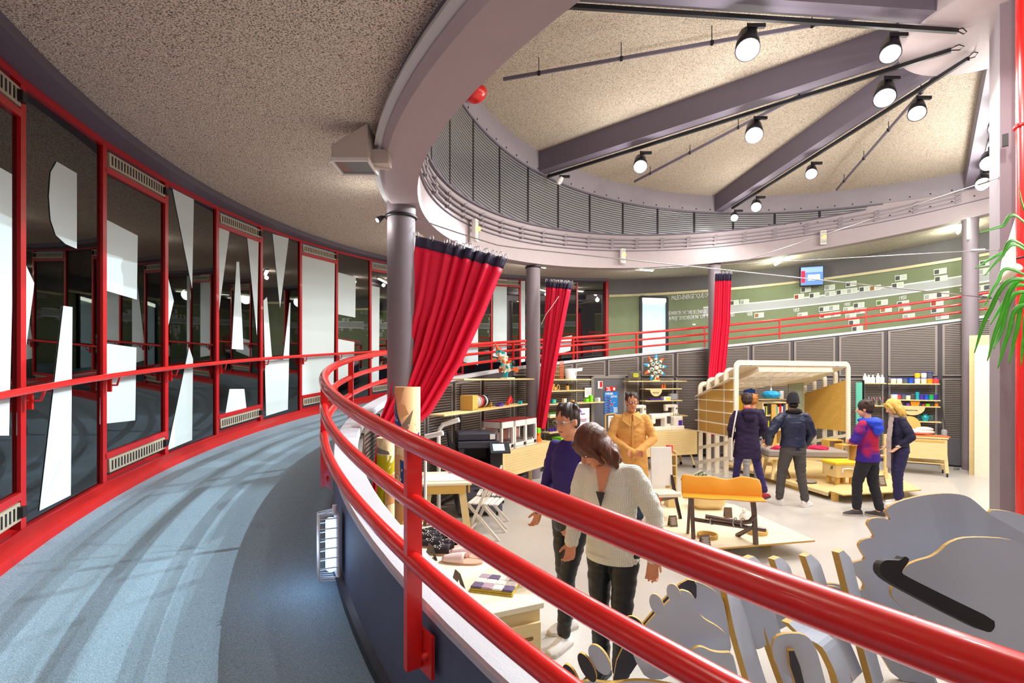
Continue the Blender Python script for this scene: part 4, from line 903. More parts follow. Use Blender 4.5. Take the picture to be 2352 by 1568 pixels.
simple('block', 'orange stepped plastic block on the birch cabinet', 'block', MB().box((0, 0, .03), (.14, .1, .06)).box((-.02, 0, .09), (.1, .08, .06)).box((.02, 0, .14), (.07, .06, .04)), 'orange', lc(.55, -.1), rz)
simple('block', 'tall lime green block on the birch cabinet', 'block', MB().rbox((0, 0, .12), (.10, .08, .24), .008), 'lime', lc(.72, .0), rz)
simple('ramp_wedge', 'small white wedge leaning by the printers', 'wedge', MB().hexa([(-.06, -.04, 0), (.06, -.04, 0), (.06, .04, 0), (-.06, .04, 0), (-.06, -.04, .12), (.05, -.04, .01), (.05, .04, .01), (-.06, .04, .12)]), 'white', lc(.42, -.05), rz)
# ---- low speaker bench next to it
mat('speaker_yellow', '#e0b93c', .5)
p = pz(1290, 1080, 0); p = Vector((1.15, 11.0, 0)); g = thing('speaker_stand', 'low bench with two yellow and green loudspeaker boxes on thin black legs', 'bench', p, .75)
part('board', MB().box((0, 0, .56), (.62, .34, .02)), 'birch', g)
for sx in (-1, 1): b_ = part('speaker_box', MB().box((sx*.14, 0, .68), (.26, .26, .2)), 'speaker_yellow' if sx > 0 else 'lime', g); part('cone', MB().lathe([(.07, 0), (.06, .008), (.02, -.004)], (sx*.14, -.131, .68), 18, basis((0, -1, 0))), 'black', b_)
for sx in (-1, 1):
    for sy in (-1, 1): part('leg', MB().tube([(sx*.27, sy*.13, .56), (sx*.3, sy*.15, 0)], .009, 6), 'black', g)
p = Vector((1.62, 11.6, 0)); g = thing('trestle', 'birch trestle on castors beside the speaker bench', 'trestle', p, .6)
for sx in (-1, 1): l = part('leg', MB().bar((sx*.12, 0, .86), (sx*.26, 0, .075), .05, .05), 'birch', g); m = MB(); caster(m, sx*.26, 0, 0, .035); part('castor', m, 'dark_metal', l)
part('top_board', MB().box((0, 0, .875), (.5, .25, .03)), 'birch', g)
one('ball', MB().ell(Vector((1.15, 11.25, .055)), .055), 'teal', 'small teal ball on the floor under the speaker bench', 'ball')
# ---- wall shelves
def wshelf(lab, x0, x1, H_, R=7.0, dep=.26, brk=True):
    a = P(cyl(x0, 866, R)[0], R, H_); b = P(cyl(x1, 866, R)[0], R, H_); g = thing('wall_shelf', lab, 'shelf', (a+b)/2, 0, 'birch shelves on the louvre wall')
    n = Vector((-(b-a).y, (b-a).x, 0)).normalized(); o = n*(.0)
    part('plank', MB().bar(a, b, dep, .024), 'birch', g, world=True)
    if brk:
        for s_ in (.1, .9): q = a.lerp(b, s_)-Vector((0, 0, .02)); part('bracket', MB().bar(q-n*dep*.45, q+n*(dep*.5+.04), .012, .03), 'metal', g, world=True)
    return (a+b)/2
SH = {}
for k, lab, x0, x1, H_, R in (('L1', 'upper birch shelf beside the nearest column', 1050, 1214, -.036, 6.95), ('L2', 'lower birch shelf carrying the filament spools', 1002, 1198, -.53, 6.95),
    ('M1', 'top birch shelf with the wooden cages', 1252, 1348, -.058, 7.02), ('M2', 'birch shelf with the small wooden models', 1252, 1334, -.30, 7.02), ('M3', 'birch shelf with the teal box', 1252, 1378, -.58, 7.02), ('M4', 'birch shelf with the green plants', 1252, 1300, -.85, 7.02), ('M5', 'lowest birch shelf next to the narrow curtain', 1252, 1306, -1.18, 7.02),
    ('T1', 'top birch shelf holding the star and the cushion', 1437, 1570, -.10, 7.02), ('T2', 'birch shelf with two orange spools of thread', 1476, 1559, -.292, 7.02), ('T3', 'birch shelf with folded fabrics', 1476, 1560, -.585, 7.02), ('T4', 'birch shelf holding the small sewing machines', 1440, 1572, -.965, 7.02),
    ('P1', 'birch shelf inside the pavilion view below the blue lampshade', 1738, 1816, -.565, 7.02), ('R1', 'short top birch shelf with the plastic bottles', 1978, 2033, -.148, 7.02), ('R2', 'long top birch shelf with stacked paint pots', 2039, 2158, -.158, 7.02), ('R3', 'birch shelf with coloured tubs and cans', 2039, 2158, -.538, 7.02),
    ('R4', 'short birch shelf with pots of brushes', 1978, 2033, -.69, 7.02), ('R5', 'birch shelf with the orange tray', 2050, 2158, -.685, 7.02), ('R6', 'lowest birch shelf with the turquoise vase', 2050, 2160, -1.035, 7.02)):
    wshelf(lab, x0, x1, H_, R); SH[k] = (x0, x1, H_+.012+HC, R)
# upright rails
for x in (1066, 1118, 1196, 1262, 1322, 1440, 1478, 1556, 1986, 2028, 2044, 2150):
    t = cyl(x, 866, 7.2)[0]; one('shelf_upright', MB().bar(P(t, 7.255, -HC+.35 if x > 1300 else -HC+.9), P(t, 7.255, min(0, h_curb(t)-.15)), .03, .025, (sin(t), cos(t), 0)), 'metal', 'slotted metal upright at shelf position %s along the louvre wall' % ORD[(1066, 1118, 1196, 1262, 1322, 1440, 1478, 1556, 1986, 2028, 2044, 2150).index(x)], 'upright', 'slotted uprights on the louvre wall')
def on(k, x, R=None): z = SH[k][2]; a = cyl(SH[k][0], 866, SH[k][3])[0]; b = cyl(SH[k][1], 866, SH[k][3])[0]; A_, B_ = P(a, SH[k][3], 0), P(b, SH[k][3], 0); m = (x-1176)/F; s_ = (m*A_.y-A_.x)/((B_.x-A_.x)-m*(B_.y-A_.y)); p = A_.lerp(B_, s_); return Vector((p.x, p.y, z+.0005)), atan2(B_.y-A_.y, B_.x-A_.x), p.y/F
def put(k, x, name, lab, cat, grp=None): p, r, s = on(k, x); g = thing(name, lab, cat, p, r, grp); return g, s
# filament rack
g, s = put('L2', 1095, 'filament_rack', 'wooden rack with seven spools of coloured filament', 'spool rack')
part('rack', MB().box((0, 0, .01), (.66, .22, .02)).box((-.27, 0, .12), (.18, .22, .23)).box((.34, 0, .05), (.02, .22, .1)), 'birch_dark', g)
for k, c in enumerate(('#e8d8d0', '#e4e4e0', '#d8b0a8', '#d81c28', '#1c1c20', '#e8e8e8', '#18181c')):
    mat('fil%d' % k, c, .4); sp = part('spool', MB().lathe([(.10, -.022), (.10, -.018), (.075, -.016), (.075, .016), (.10, .018), (.10, .022)], (-.14+.068*k, 0, .122), 26, basis((1, 0, 0))), 'fil%d' % k, g)
g, s = put('L2', 1147, 'plastic_part', 'small purple plastic parts on the filament shelf', 'plastic part')
part('block', MB().box((0, 0, .02), (.16, .08, .04)).box((.1, .02, .03), (.05, .05, .06)), 'purple', g)
g, s = put('L2', 1170, 'plastic_part', 'bright red twisted plastic part on the filament shelf', 'plastic part')
part('block', MB().tube([(-.1, 0, .03), (-.05, 0, .05), (0, 0, .1), (.05, 0, .14), (.08, 0, .1), (.07, 0, .04)], .032, 8), 'red', g)
g, s = put('L2', 1179, 'plastic_part', 'small teal plastic part at the end of the filament shelf', 'plastic part'); g.location += Vector((.13, .12, 0)); part('block', MB().box((0, 0, .03), (.07, .07, .06)), 'teal', g)
# rocket sculpture from reused pots
mat('cream', '#efe6cf', .5); mat('orange_deep', '#e8662a', .5)
g, s = put('L1', 1157, 'rocket_model', 'leaning rocket shaped sculpture of white cups with orange and teal tips', 'sculpture')
ax = Vector((-.70, 0, .64)).normalized(); B0 = Vector((.14, 0, .20)); M = basis(ax, (0, 1, 0))
for k in range(7):
    c = B0+ax*(.02+.072*k); r = .10-.012*k
    part('cup', MB().lathe([(r, -.05), (r*.8, .05)], c, 14, M), 'cream' if k % 2 else 'ply_white', g)
    for q in range(4):
        a = q*pi/2+k*.7; d = M@Vector((cos(a), sin(a), 0)); part('cup', MB().lathe([(.03, -.03), (.02, .03)], c+d*(r+.01), 8, basis(d)), ('teal', 'orange_deep', 'cream')[(k+q) % 3], g)
part('nose', MB().lathe([(.035, 0), (.018, .09), (.004, .17)], B0+ax*.48, 12, M), 'orange_deep', g)
for q in range(4): d = M@Vector((cos(q*1.57), sin(q*1.57), 0)); part('fin', MB().bar(B0+d*.1, B0+d*.2-ax*.08, .03, .08), ('teal', 'orange_deep')[q % 2], g)
part('engine_ring', MB().lathe([(.06, 0), (.06, .02), (.02, .03)], B0+Vector((.0, -.12, .08)), 16, basis((0, -1, 0))), 'black', g)
part('stand', MB().box((.16, 0, .01), (.3, .14, .02)), 'cream', g)
# middle shelves
g, s = put('M1', 1270, 'stick_model', 'tall scaffold tower model of thin wooden sticks', 'model')
m = MB()
for i in range(5):
    for j in range(2): m.tube([(-.12+.06*i, -.06+.12*j, 0), (-.12+.06*i, -.06+.12*j, .33)], .005, 5)
for z in (.08, .17, .26): m.tube([(-.13, -.06, z), (.13, -.06, z)], .005, 5).tube([(-.13, .06, z), (.13, .06, z)], .005, 5)
part('lattice', m, 'ply_edge', g)
g, s = put('M1', 1287, 'stick_model', 'dense orange brown lattice tower model beside the white pot', 'model')
m = MB()
for i in range(3):
    m.tube([(-.05+.05*i, -.04, 0), (-.05+.05*i, -.04, .40)], .006, 5)
for k in range(9): m.tube([(-.055, -.04, .04*k+.02), (.055, -.04, .04*k+.05)], .005, 5).tube([(.055, -.04, .04*k+.02), (-.055, -.04, .04*k+.05)], .005, 5)
part('lattice', m, 'orange_deep', g)
g, s = put('M1', 1311, 'white_pot', 'white handled pot with a thin plus sign next to the lattice towers', 'pot')
part('body', MB().lathe([(.12, 0), (.135, .24), (.125, .24), (.11, .01)], (0, 0, 0), 26), 'white', g); part('handle', MB().hexa([(.12, -.03, .17), (.36, -.02, .19), (.36, .02, .19), (.12, .03, .17), (.12, -.03, .23), (.38, -.02, .26), (.38, .02, .26), (.12, .03, .23)]), 'white', g)
part('mark', MB().box((.02, -.131, .13), (.004, .006, .09)).box((.02, -.131, .13), (.05, .006, .004)), 'red', g)
for x, lab, q in ((1268, 'small wooden tractor model with round wheels', 0), (1282, 'small wooden ring shaped model', 1), (1303, 'small wooden box figure on the model shelf', 2)):
    g, s = put('M2', x, 'wooden_model', lab, 'model', 'wooden models on the shelf')
    if q == 0:
        part('body', MB().box((0, 0, .07), (.11, .06, .07)).box((.03, 0, .12), (.05, .06, .05)), 'birch_dark', g)
        for sx in (-.05, .05): part('wheel', MB().lathe([(.04, -.01), (.04, .01)], (sx, -.045, .04), 16, basis((0, 1, 0))), 'ply_edge', g)
    elif q == 1: part('ring', MB().tube([(.04*cos(a), 0, .065+.055*sin(a)) for a in rng(0, 2*pi, 16)[:-1]], .012, 6, closed=True), 'birch_dark', g)
    else: part('box', MB().box((0, 0, .05), (.06, .05, .1)), 'birch_dark', g); part('head', MB().ell((0, 0, .125), .025), 'black', g)
for x, lab, c, w, h in ((1271, 'teal box with a round yellow hole', 'teal', .13, .09), (1296, 'clear framed box on the shelf with the teal box', 'ply_white', .09, .1), (1315, 'small tan cube at the middle of the shelf', 'birch_dark', .07, .06), (1347, 'lime green cube stack on the shelf end', 'lime', .10, .08), (1357, 'lime green round topped block at the shelf end', 'lime', .09, .15), (1366, 'grey box next to the lime blocks', 'tube_grey', .09, .08), (1374, 'white box at the very end of the shelf', 'white', .08, .09)):
    g, s = put('M3', x, 'small_box', lab, 'box', 'small boxes on the shelf by the door'); part('box', MB().rbox((0, 0, h/2), (w*.85, .08, h), .008), c, g)
    if x == 1271: part('hole', MB().lathe([(.02, 0), (.02, .004)], (0, -.041, .045), 14, basis((0, -1, 0))), 'yellow', g)
mat('leaf', '#4aa82a', .6)
g, s = put('M4', 1272, 'seedling_tray', 'tray of small green seedlings', 'plants'); part('tray', MB().box((0, 0, .02), (.34, .1, .04)), 'white', g)
m = MB()
for k in range(26): m.ell((-.16+.0125*k, .03*sin(k*2.1), .055+.01*(k % 3)), (.014, .014, .012), n=6, m=4)
part('leaves', m, 'leaf', g)
g, s = put('M5', 1270, 'tool_pot', 'purple tool pots on the lowest shelf by the narrow curtain', 'pot')
for k in range(3): part('pot', MB().lathe([(.03, 0), (.035, .07)], (-.1+.09*k, 0, 0), 12), 'purple', g)
# posters and notices
def sheet(lab, name, cat, x0, y0, x1, y1, R, base, blocks, grp='posters by the grey door', th=.004):
    ta, Ha = cyl(x0, y1, R); tb, Hb = cyl(x1, y0, R); a, b = P(ta, R, 0), P(tb, R, 0); w = (b-a).length; h = (y1-y0)/F*((a.y+b.y)/2); c = (a+b)/2; c.z = HC+(HZ-y1)/F*c.y
    g = thing(name, lab, cat, c, atan2(b.y-a.y, b.x-a.x), grp)
    part('paper', MB().box((0, 0, h/2), (w, th, h)), base, g)
    for i, (nm, col, u, v, uw, vh) in enumerate(blocks): part(nm, MB().box(((u-.5)*w, -th/2-.0012*(1+i*.35), (1-v)*h), (uw*w, .001, vh*h)), col, g)
    return g, w, h
mat('poster_blue', '#0f7fd0', .5); mat('poster_red', '#e0463c', .5); mat('ink', '#4a4648', .6); mat('lilac', '#e6dcec', .6); mat('violet', '#7a4ac0', .6)
def tx(g, txt, size, pos, c):
    me = text_mesh(txt, size, .004*size/.1); me.name = 'lettering'; me.materials.clear(); me.materials.append(MATS[c])
    for v in me.vertices: x_, y_ = v.co.x, v.co.y; v.co = Vector((pos[0]+x_, pos[1], pos[2]+y_))
    o = bpy.data.objects.new('lettering', me); COL.objects.link(o); o.parent = g; return o
g, w, h = sheet('blue and red workshop poster on the grey door', 'poster', 'poster', 1388, 899, 1419, 952, 7.2, 'poster_blue', [])
for k in range(7): part('red_wave', MB().tube([(-w/2+.01, -.006, h*(.75-.11*k)), (-w*.3, -.006, h*(.78-.11*k)), (-w*.08, -.006, h*(.69-.11*k)), (-w*.0, -.006, h*(.72-.11*k))], .02, 6, flat=.15), 'poster_red', g)
tx(g, 'ATELIER', h*.115, (-w*.44, -.010, h*.87), 'white'); tx(g, 'O.F.N.I', h*.115, (-w*.05, -.010, h*.75), 'white')
part('starburst', MB().lathe([(.028, 0), (.028, .003)], (w*.06, -.004, h*.45), 12, basis((0, -1, 0))), 'poster_red', g)
m = MB()
for k in range(4): a = .5+k*1.6; m.bar((w*.06+.05*cos(a), -.006, h*.45+.05*sin(a)), (w*.06+.11*cos(a), -.006, h*.45+.11*sin(a)), .006, .003, (0, 1, 0))
part('white_rays', m, 'white', g); m = MB()
for k in range(6): m.box((w*.32, -.004, h*(.30-.04*k)), (w*.28, .001, h*.018))
part('text_lines', m, 'white', g)
g, w, h = sheet('red no smoking notice above the blue poster', 'notice', 'sign', 1391, 888, 1414, 898, 7.2, 'red', [('pictogram', 'white', .84, .5, .2, .6)]); tx(g, 'ESPACE', h*.3, (-w*.44, -.008, h*.68), 'white'); tx(g, 'NON', h*.3, (-w*.3, -.008, h*.38), 'white'); tx(g, 'FUMEURS', h*.3, (-w*.44, -.008, h*.06), 'white')
sheet('red and white extinguisher sign on the grey door', 'notice', 'sign', 1373, 875, 1384, 893, 7.2, 'white', [('red_field', 'red', .66, .42, .5, .7), ('pictogram', 'white', .25, .45, .2, .6), ('caption', 'ink', .5, .92, .8, .07)])
g, w, h = sheet('white text notice low on the grey door', 'notice', 'sign', 1397, 954, 1427, 982, 7.2, 'white', [('heading', 'ink', .5, .2, .75, .05)]+[('text_line', 'printer_pink', .45, .34+.07*k, .7, .025) for k in range(5)])
sheet('white price list with a dark heading beside the grey door', 'notice', 'sign', 1343, 886, 1364, 912, 7.24, 'white', [('heading', 'ink', .5, .08, 1, .16)]+[('text_line', 'tube_grey', .45, .34+.12*k, .6, .03) for k in range(4)])
# info board standing
g, w, h = sheet('pale lilac display board with a purple triangle and orange marks', 'display_board', 'board', 1325, 937, 1353, 990, 6.6, 'lilac', [('orange_mark', 'orange', .07, .27, .16, .12), ('orange_mark', 'orange', .1, .72, .12, .1), ('yellow_mark', 'yellow', .95, .45, .1, .04), ('text_line', 'red', .5, .47, .5, .02), ('text_line', 'ink', .5, .52, .6, .02), ('text_line', 'ink', .5, .57, .4, .02)], 'display boards', .02)
part('triangle', MB().prism([(-w*.42, -.012, h*.82), (-w*.12, -.012, h*.82), (-w*.27, -.012, h*.98)], (0, -.001, 0)), 'violet', g); tx(g, 'datapics', h*.09, (-w*.24, -.0125, h*.73), 'ink')
zz = g.location.z; part('leg', MB().bar((-w*.3, .02, 0), (-w*.3, .02, -zz), .02, .02), 'birch', g); part('leg', MB().bar((w*.3, .02, 0), (w*.3, .02, -zz), .02, .02), 'birch', g)
g = thing('coat_frame', 'thin orange brown wooden frame beside the display board', 'frame', P(2.56, 6.7, -HC)); s_ = Vector((.85, .25, 0))*.28
g.location.z = 0; part('frame', MB().bar((0, 0, 0), (0, 0, 1.22), .03, .03).bar(s_, s_+Vector((0, 0, 1.24)), .03, .03).bar((0, 0, 1.22), s_+Vector((0, 0, 1.24)), .03, .03), 'ply_edge', g)
# textile shelves
mat('cushion', '#5b564f', .9, bump=.4, bscale=40)
g, s = put('T1', 1457, 'cushion', 'dark grey cushion with yellow lettering on the top shelf', 'cushion'); g.rotation_euler[2] += .0
m = MB(); m.grid(lambda u, v: Vector(((u-.5)*.40*(1-.12*sin(pi*v)), -.05*sin(pi*u)**.5*sin(pi*v)**.5, .01+.23*(v+.04*sin(pi*u)*0))), 14, 10).grid(lambda u, v: Vector(((u-.5)*.40*(1-.12*sin(pi*v)), .05*sin(pi*u)**.5*sin(pi*v)**.5, .01+.23*v)), 14, 10)
part('cover', m, 'cushion', g); m = MB()
for k in range(3): m.box((.01, -.054, .10+.035*k), (.14+.02*(k % 2), .004, .022))
part('lettering', m, 'tube_yellow', g)
g, s = put('T1', 1505, 'star_sculpture', 'round star sculpture of white cups with orange and teal points', 'sculpture')
SC = .31; cz = .32; m = MB()
part('cup', MB().lathe([(.055, 0), (.045, .05)], (0, -.03, cz), 16, basis((0, -1, 0))), 'cream', g)
for k in range(6):
    a = k*pi/3+.3; c = Vector((.13*cos(a), -.02, cz+.13*sin(a))); part('cup', MB().lathe([(.05, 0), (.04, .05)], c, 14, basis((0, -1, 0))), 'cream' if k % 2 else 'ply_white', g)
    part('point', MB().lathe([(.03, .05), (.004, .09)], c, 10, basis((.3*cos(a), -1, .3*sin(a)))), 'teal', g)
for k in range(9):
    a = k*2*pi/9+.1; d = Vector((cos(a), 0, sin(a))); c = Vector((0, 0, cz))+d*.225
    part('cup', MB().lathe([(.04, -.03), (.035, .03)], c, 12, basis(d)), 'cream', g); part('point', MB().lathe([(.045, 0), (.03, .05), (.003, .11)], c+d*.02, 8, basis(d)), 'orange_deep' if k % 2 else 'skyblue', g)
    m.tube([Vector((0, 0, cz)), c], .006, 5)
part('spokes', m, 'dark_metal', g); part('foot', MB().box((0, 0, .01), (.2, .1, .02)).box((0, 0, .05), (.03, .03, .1)), 'birch', g)
for x, h, lab in ((1521, .085, 'short orange red spool of thread'), (1526.5, .115, 'tall orange spool of thread')): g, s = put('T2', x, 'thread_spool', lab, 'thread spool', 'thread spools'); part('thread', MB().lathe([(.026, 0), (.024, h)], (0, 0, 0), 14), 'orange_deep' if h < .1 else 'orange', g); part('cap', MB().lathe([(.012, h), (.012, h+.01)], (0, 0, 0), 10), 'cream', g)
t = SH['T2']; p, r, s = on('T2', 1500); g = thing('shelf_sign', 'semicircular birch sign hanging under the thread shelf', 'sign', p+Vector((0, 0, -.026))+Vector((sin(r), -cos(r), 0))*.135, r)
part('board', MB().prism([(.165*cos(a), 0, .165*sin(a)) for a in rng(pi, 2*pi, 20)], (0, .012, 0)), 'birch', g); tx(g, 'TEXTILE', .05, (-.105, -.002, -.095), 'ink')
g, s = put('T3', 1505, 'folded_fabric', 'folded violet blue fabric on the shelf', 'fabric'); part('cloth', MB().rbox((0, 0, .018), (.36, .16, .036), .015), 'purple', g)
g, s = put('T3', 1529, 'ribbon_box', 'box of yellow and white ribbons on the fabric shelf', 'box'); part('box', MB().box((0, 0, .045), (.19, .14, .09)), 'white', g); part('ribbon', MB().box((.02, -.072, .04), (.12, .006, .05)), 'yellow', g)
g, s = put('T3', 1545, 'fabric_bag', 'clear bag of pale fabric at the end of the fabric shelf', 'bag'); part('bag', MB().rbox((0, 0, .08), (.22, .16, .16), .04), 'tube_grey', g)
mat('machine', '#f2ece0', .35)
def sewing(g, s=1.0, big=False):
    part('base', MB().rbox((0, 0, .035*s), (.40*s, .17*s, .07*s), .02*s), 'machine', g)
    part('column', MB().rbox((.13*s, 0, .17*s), (.12*s, .15*s, .24*s), .025*s), 'machine', g); part('arm', MB().rbox((-.02*s, 0, .255*s), (.36*s, .13*s, .09*s), .03*s), 'machine', g)
    part('head', MB().rbox((-.15*s, 0, .20*s), (.09*s, .12*s, .16*s), .03*s), 'machine', g); part('needle_bar', MB().tube([(-.15*s, 0, .13*s), (-.15*s, 0, .07*s)], .006*s, 6), 'metal', g)
    if big: part('display', MB().box((.14*s, -.077*s, .19*s), (.07*s, .004, .13*s)), 'ink', g)
    else: part('dial', MB().lathe([(.028*s, 0), (.024*s, .015*s)], (.14*s, -.075*s, .19*s), 16, basis((0, -1, 0))), 'metal', g)
g, s = put('T4', 1540, 'sewing_machine', 'small cream sewing machine at the end of the upper shelf', 'sewing machine', 'sewing machines'); sewing(g, .92)
g, s = put('T4', 1467, 'sewing_machine', 'small cream sewing machine behind the person in the tan coat', 'sewing machine', 'sewing machines'); sewing(g, .92)
g, s = put('T4', 1506, 'fabric_scissors', 'yellow handled shears lying on the sewing shelf', 'scissors'); part('blades', MB().box((-.05, 0, .012), (.16, .03, .02)), 'metal', g); part('handle', MB().box((.1, 0, .014), (.16, .06, .025)), 'yellow', g)
tA, tB = P(2.70, 6.72, 0), P(3.0, 6.50, 0); tA.z = tB.z = .80
a_, b_ = px(1452, 990, 10.95), px(1601, 988, 11.5); a_.z = b_.z = 0
g, cc2, rz2 = cabinet('birch sewing table with a perforated front behind the white chair', a_, b_, .55, .86, .32, slots=False)
l2 = lambda u, v, z=.861: cc2+Vector((cos(rz2)*u-sin(rz2)*v, sin(rz2)*u+cos(rz2)*v, z))
g = thing('sewing_machine', 'large white sewing machine with a dark display on the birch table', 'sewing machine', l2(.02, -.02), rz2, 'sewing machines'); sewing(g, 1.28, True)
g = thing('overlock_machine', 'white and purple overlock machine with four thread stands', 'sewing machine', l2(.46, 0), rz2)
part('base', MB().rbox((0, 0, .05), (.36, .22, .10), .02), 'machine', g); part('body', MB().rbox((.06, .02, .20), (.24, .16, .22), .03), 'machine', g); part('purple_panel', MB().box((.1, -.062, .16), (.1, .01, .12)), 'purple', g)
for k in range(4): part('thread_stand', MB().tube([(0+.05*k, .05, .3), (.0+.05*k, .05, .38)], .008, 6), 'metal', g)
# ---- paint shelves
mat('pot_cream', '#f0e6c8', .4); mat('pot_grey', '#56606e', .4); mat('pot_red', '#e84a4a', .4); mat('pot_orange', '#f59a1c', .4); mat('lid_blue', '#2438b8', .4); mat('pot_green', '#1cae54', .4); mat('pot_white', '#ece8e0', .4); mat('glassy', '#dfe4e2', .2)
def pot(k, x, col, lab, w=.112, h=.13, lid='lid_blue', dz=0, grp='paint pots with blue lids'):
    g, s = put(k, x, 'paint_pot', lab, 'paint pot', grp); g.location.z += dz
    part('body', MB().lathe([(w*.46, 0), (w*.5, h*.9)], (0, 0, 0), 20), col, g); part('lid', MB().lathe([(w*.53, h*.9), (w*.53, h)], (0, 0, 0), 20), lid, g)
    return g
for x, c, lab in ((2052, 'pot_cream', 'first cream paint pot on the long top shelf'), (2066, 'pot_white', 'white paint pot second along the long top shelf'), (2079, 'pot_grey', 'dark grey paint pot on the long top shelf'), (2092, 'blue', 'blue paint pot on the long top shelf'), (2107, 'pot_white', 'white paint pot under the yellow one'), (2122, 'pot_cream', 'cream paint pot under the stacked white one'), (2136, 'pot_orange', 'orange paint pot under the stacked grey one'), (2150, 'pot_red', 'red paint pot at the shelf end')): pot('R2', x, c, lab)
for x, c, lab in ((2107, 'yellow', 'yellow paint pot stacked on a white one'), (2122, 'pot_white', 'white paint pot stacked beside the yellow one'), (2136, 'pot_grey', 'grey paint pot stacked on the orange one')): pot('R2', x, c, lab, dz=.131)
for x, c, lab, w, h, l in ((2054, 'pot_white', 'white jerrycan with a blue handle', .15, .13, 'blue'), (2064, 'pot_red', 'red tub beside the white jerrycan', .10, .12, 'lid_blue'), (2075, 'pot_grey', 'dark tub with a white label', .098, .12, 'lid_blue'), (2086, 'pot_cream', 'cream tub on the tub shelf', .10, .11, 'lid_blue'), (2096, 'ink', 'dark glass jar on the tub shelf', .10, .13, 'metal'), (2107, 'teal', 'slim teal bottle on the tub shelf', .08, .18, 'teal'), (2117, 'purple', 'violet tub on the tub shelf', .098, .12, 'lid_blue'), (2128, 'blue', 'blue tub on the tub shelf', .098, .12, 'lid_blue'), (2139, 'pot_green', 'green tub on the tub shelf', .102, .12, 'pot_green'), (2149, 'purple', 'violet tub at the end of the tub shelf', .09, .12, 'lid_blue')):
    pot('R3', x, c, lab, w, h, l, grp='tubs and cans on the shelf')
for x, c, lab, w, h, l in ((2072, 'purple', 'small violet pot before the orange tray', .09, .06, 'purple'), (2086, 'violet', 'small lilac pot next to the orange tray', .09, .06, 'violet'), (2113, 'blue', 'small blue pot right of the orange tray', .06, .05, 'blue'), (2121, 'poster_red', 'small red pot on the tray shelf', .06, .05, 'ink'), (2131, 'lime', 'small lime green pot on the tray shelf', .09, .055, 'lime'), (2141, 'ink', 'small dark pot on the tray shelf', .06, .07, 'ink'), (2151, 'pot_orange', 'small orange pot at the end of the tray shelf', .08, .07, 'poster_red')):
    pot('R5', x, c, lab, w, h, l, grp='small paint pots')
g, s = put('R5', 2101, 'tray', 'orange plastic tray on the shelf', 'tray'); part('tray', MB().hexa([(-.07, -.06, 0), (.07, -.06, 0), (.07, .06, 0), (-.07, .06, 0), (-.09, -.08, .11), (.09, -.08, .11), (.09, .08, .11), (-.09, .08, .11)]), 'pot_orange', g)
for i, x in enumerate((1986.5, 1995.5, 2005, 2016.5, 2026.5)):
    g, s = put('R1', x, 'plastic_bottle', ['first', 'second', 'third', 'fourth', 'fifth'][i]+' pale plastic bottle on the short shelf, counted from the pavilion', 'bottle', 'plastic bottles on the short shelf'); h = .20 if i in (0, 3) else .17
    part('body', MB().lathe([(.042, 0), (.044, h*.75), (.018, h*.92), (.016, h)], (0, 0, 0), 16), 'glassy', g); part('cap', MB().lathe([(.019, h), (.019, h+.025)], (0, 0, 0), 12), 'white', g)
for i, x in enumerate((2000, 2012, 2026)):
    g, s = put('R4', x, 'brush_pot', ['metal', 'ribbed metal', 'taller metal'][i]+' pot full of coloured brushes and pens', 'brush pot', 'pots of brushes'); part('pot', MB().lathe([(.045, 0), (.055, .12)], (0, 0, 0), 16), 'metal', g)
    for k in range(6): part('brush', MB().tube([(.02*cos(k), .02*sin(k), .1), (.045*cos(k), .04*sin(k), .20)], .005, 5), ('red', 'yellow', 'orange', 'white', 'blue', 'ply_edge')[k], g)
mat('vase', '#12a0ac', .2, coat=.4)
g, s = put('R6', 2125, 'vase', 'turquoise two handled vase on the lowest shelf', 'vase')
part('body', MB().lathe([(.06, 0), (.05, .02), (.085, .07), (.085, .10), (.04, .14), (.05, .165), (.07, .17)], (0, 0, 0), 24), 'vase', g)
for sx in (-1, 1): part('handle', MB().tube([(sx*.06, 0, .12), (sx*.12, 0, .12), (sx*.13, 0, .06), (sx*.08, 0, .03)], .01, 8), 'vase', g)
p, r, s = on('R5', 2094); g = thing('shelf_sign', 'semicircular birch sign hanging under the tray shelf', 'sign', p+Vector((0, 0, -.026))+Vector((sin(r), -cos(r), 0))*.135, r)
part('board', MB().prism([(.23*cos(a), 0, .19*sin(a)) for a in rng(pi, 2*pi, 20)], (0, .012, 0)), 'birch', g); tx(g, 'SERIGRAPHIE', .04, (-.14, -.002, -.09), 'ink')
one('power_cord', MB().tube([px(2160, 872, 11.35), px(2163, 925, 11.3), px(2167, 960, 11.2), px(2171, 985, 11.1), px(2169, 1000, 11.0)], .012, 6), 'black', 'black power cord hanging down beside the paint shelves', 'cord')
# workbench at the paint shelves
wa, wb = px(2060, 1010, 10.9), px(2176, 1010, 10.45); wa.z = wb.z = 0; L = (wb-wa).length; rzw = yaw(wa, wb); nrm = Vector((-sin(rzw), cos(rzw), 0)); c3 = (wa+wb)/2+nrm*.28
g = thing('workbench', 'birch workbench with a deep apron and castors below the paint shelves', 'workbench', c3, rzw)
part('top', MB().rbox((0, 0, .80), (L+.04, .6, .03), .004), 'birch', g); part('front_panel', MB().box((0, -.27, .56), (L, .02, .42)), 'birch', g); part('shelf_board', MB().box((0, 0, .26), (L, .5, .02)), 'birch', g)
part('apron_strip', MB().box((0, -.285, .73), (L-.08, .012, .03)), 'birch_dark', g)
for sx in (-1, 1):
    for sy in (-1, 1):
        l = part('leg', MB().bar((sx*(L/2-.05), sy*.24, .78), (sx*(L/2-.0), sy*.26, .08), .06, .04), 'birch', g); m = MB(); caster(m, sx*(L/2), sy*.26, 0, .04); part('castor', m, 'dark_metal', l)
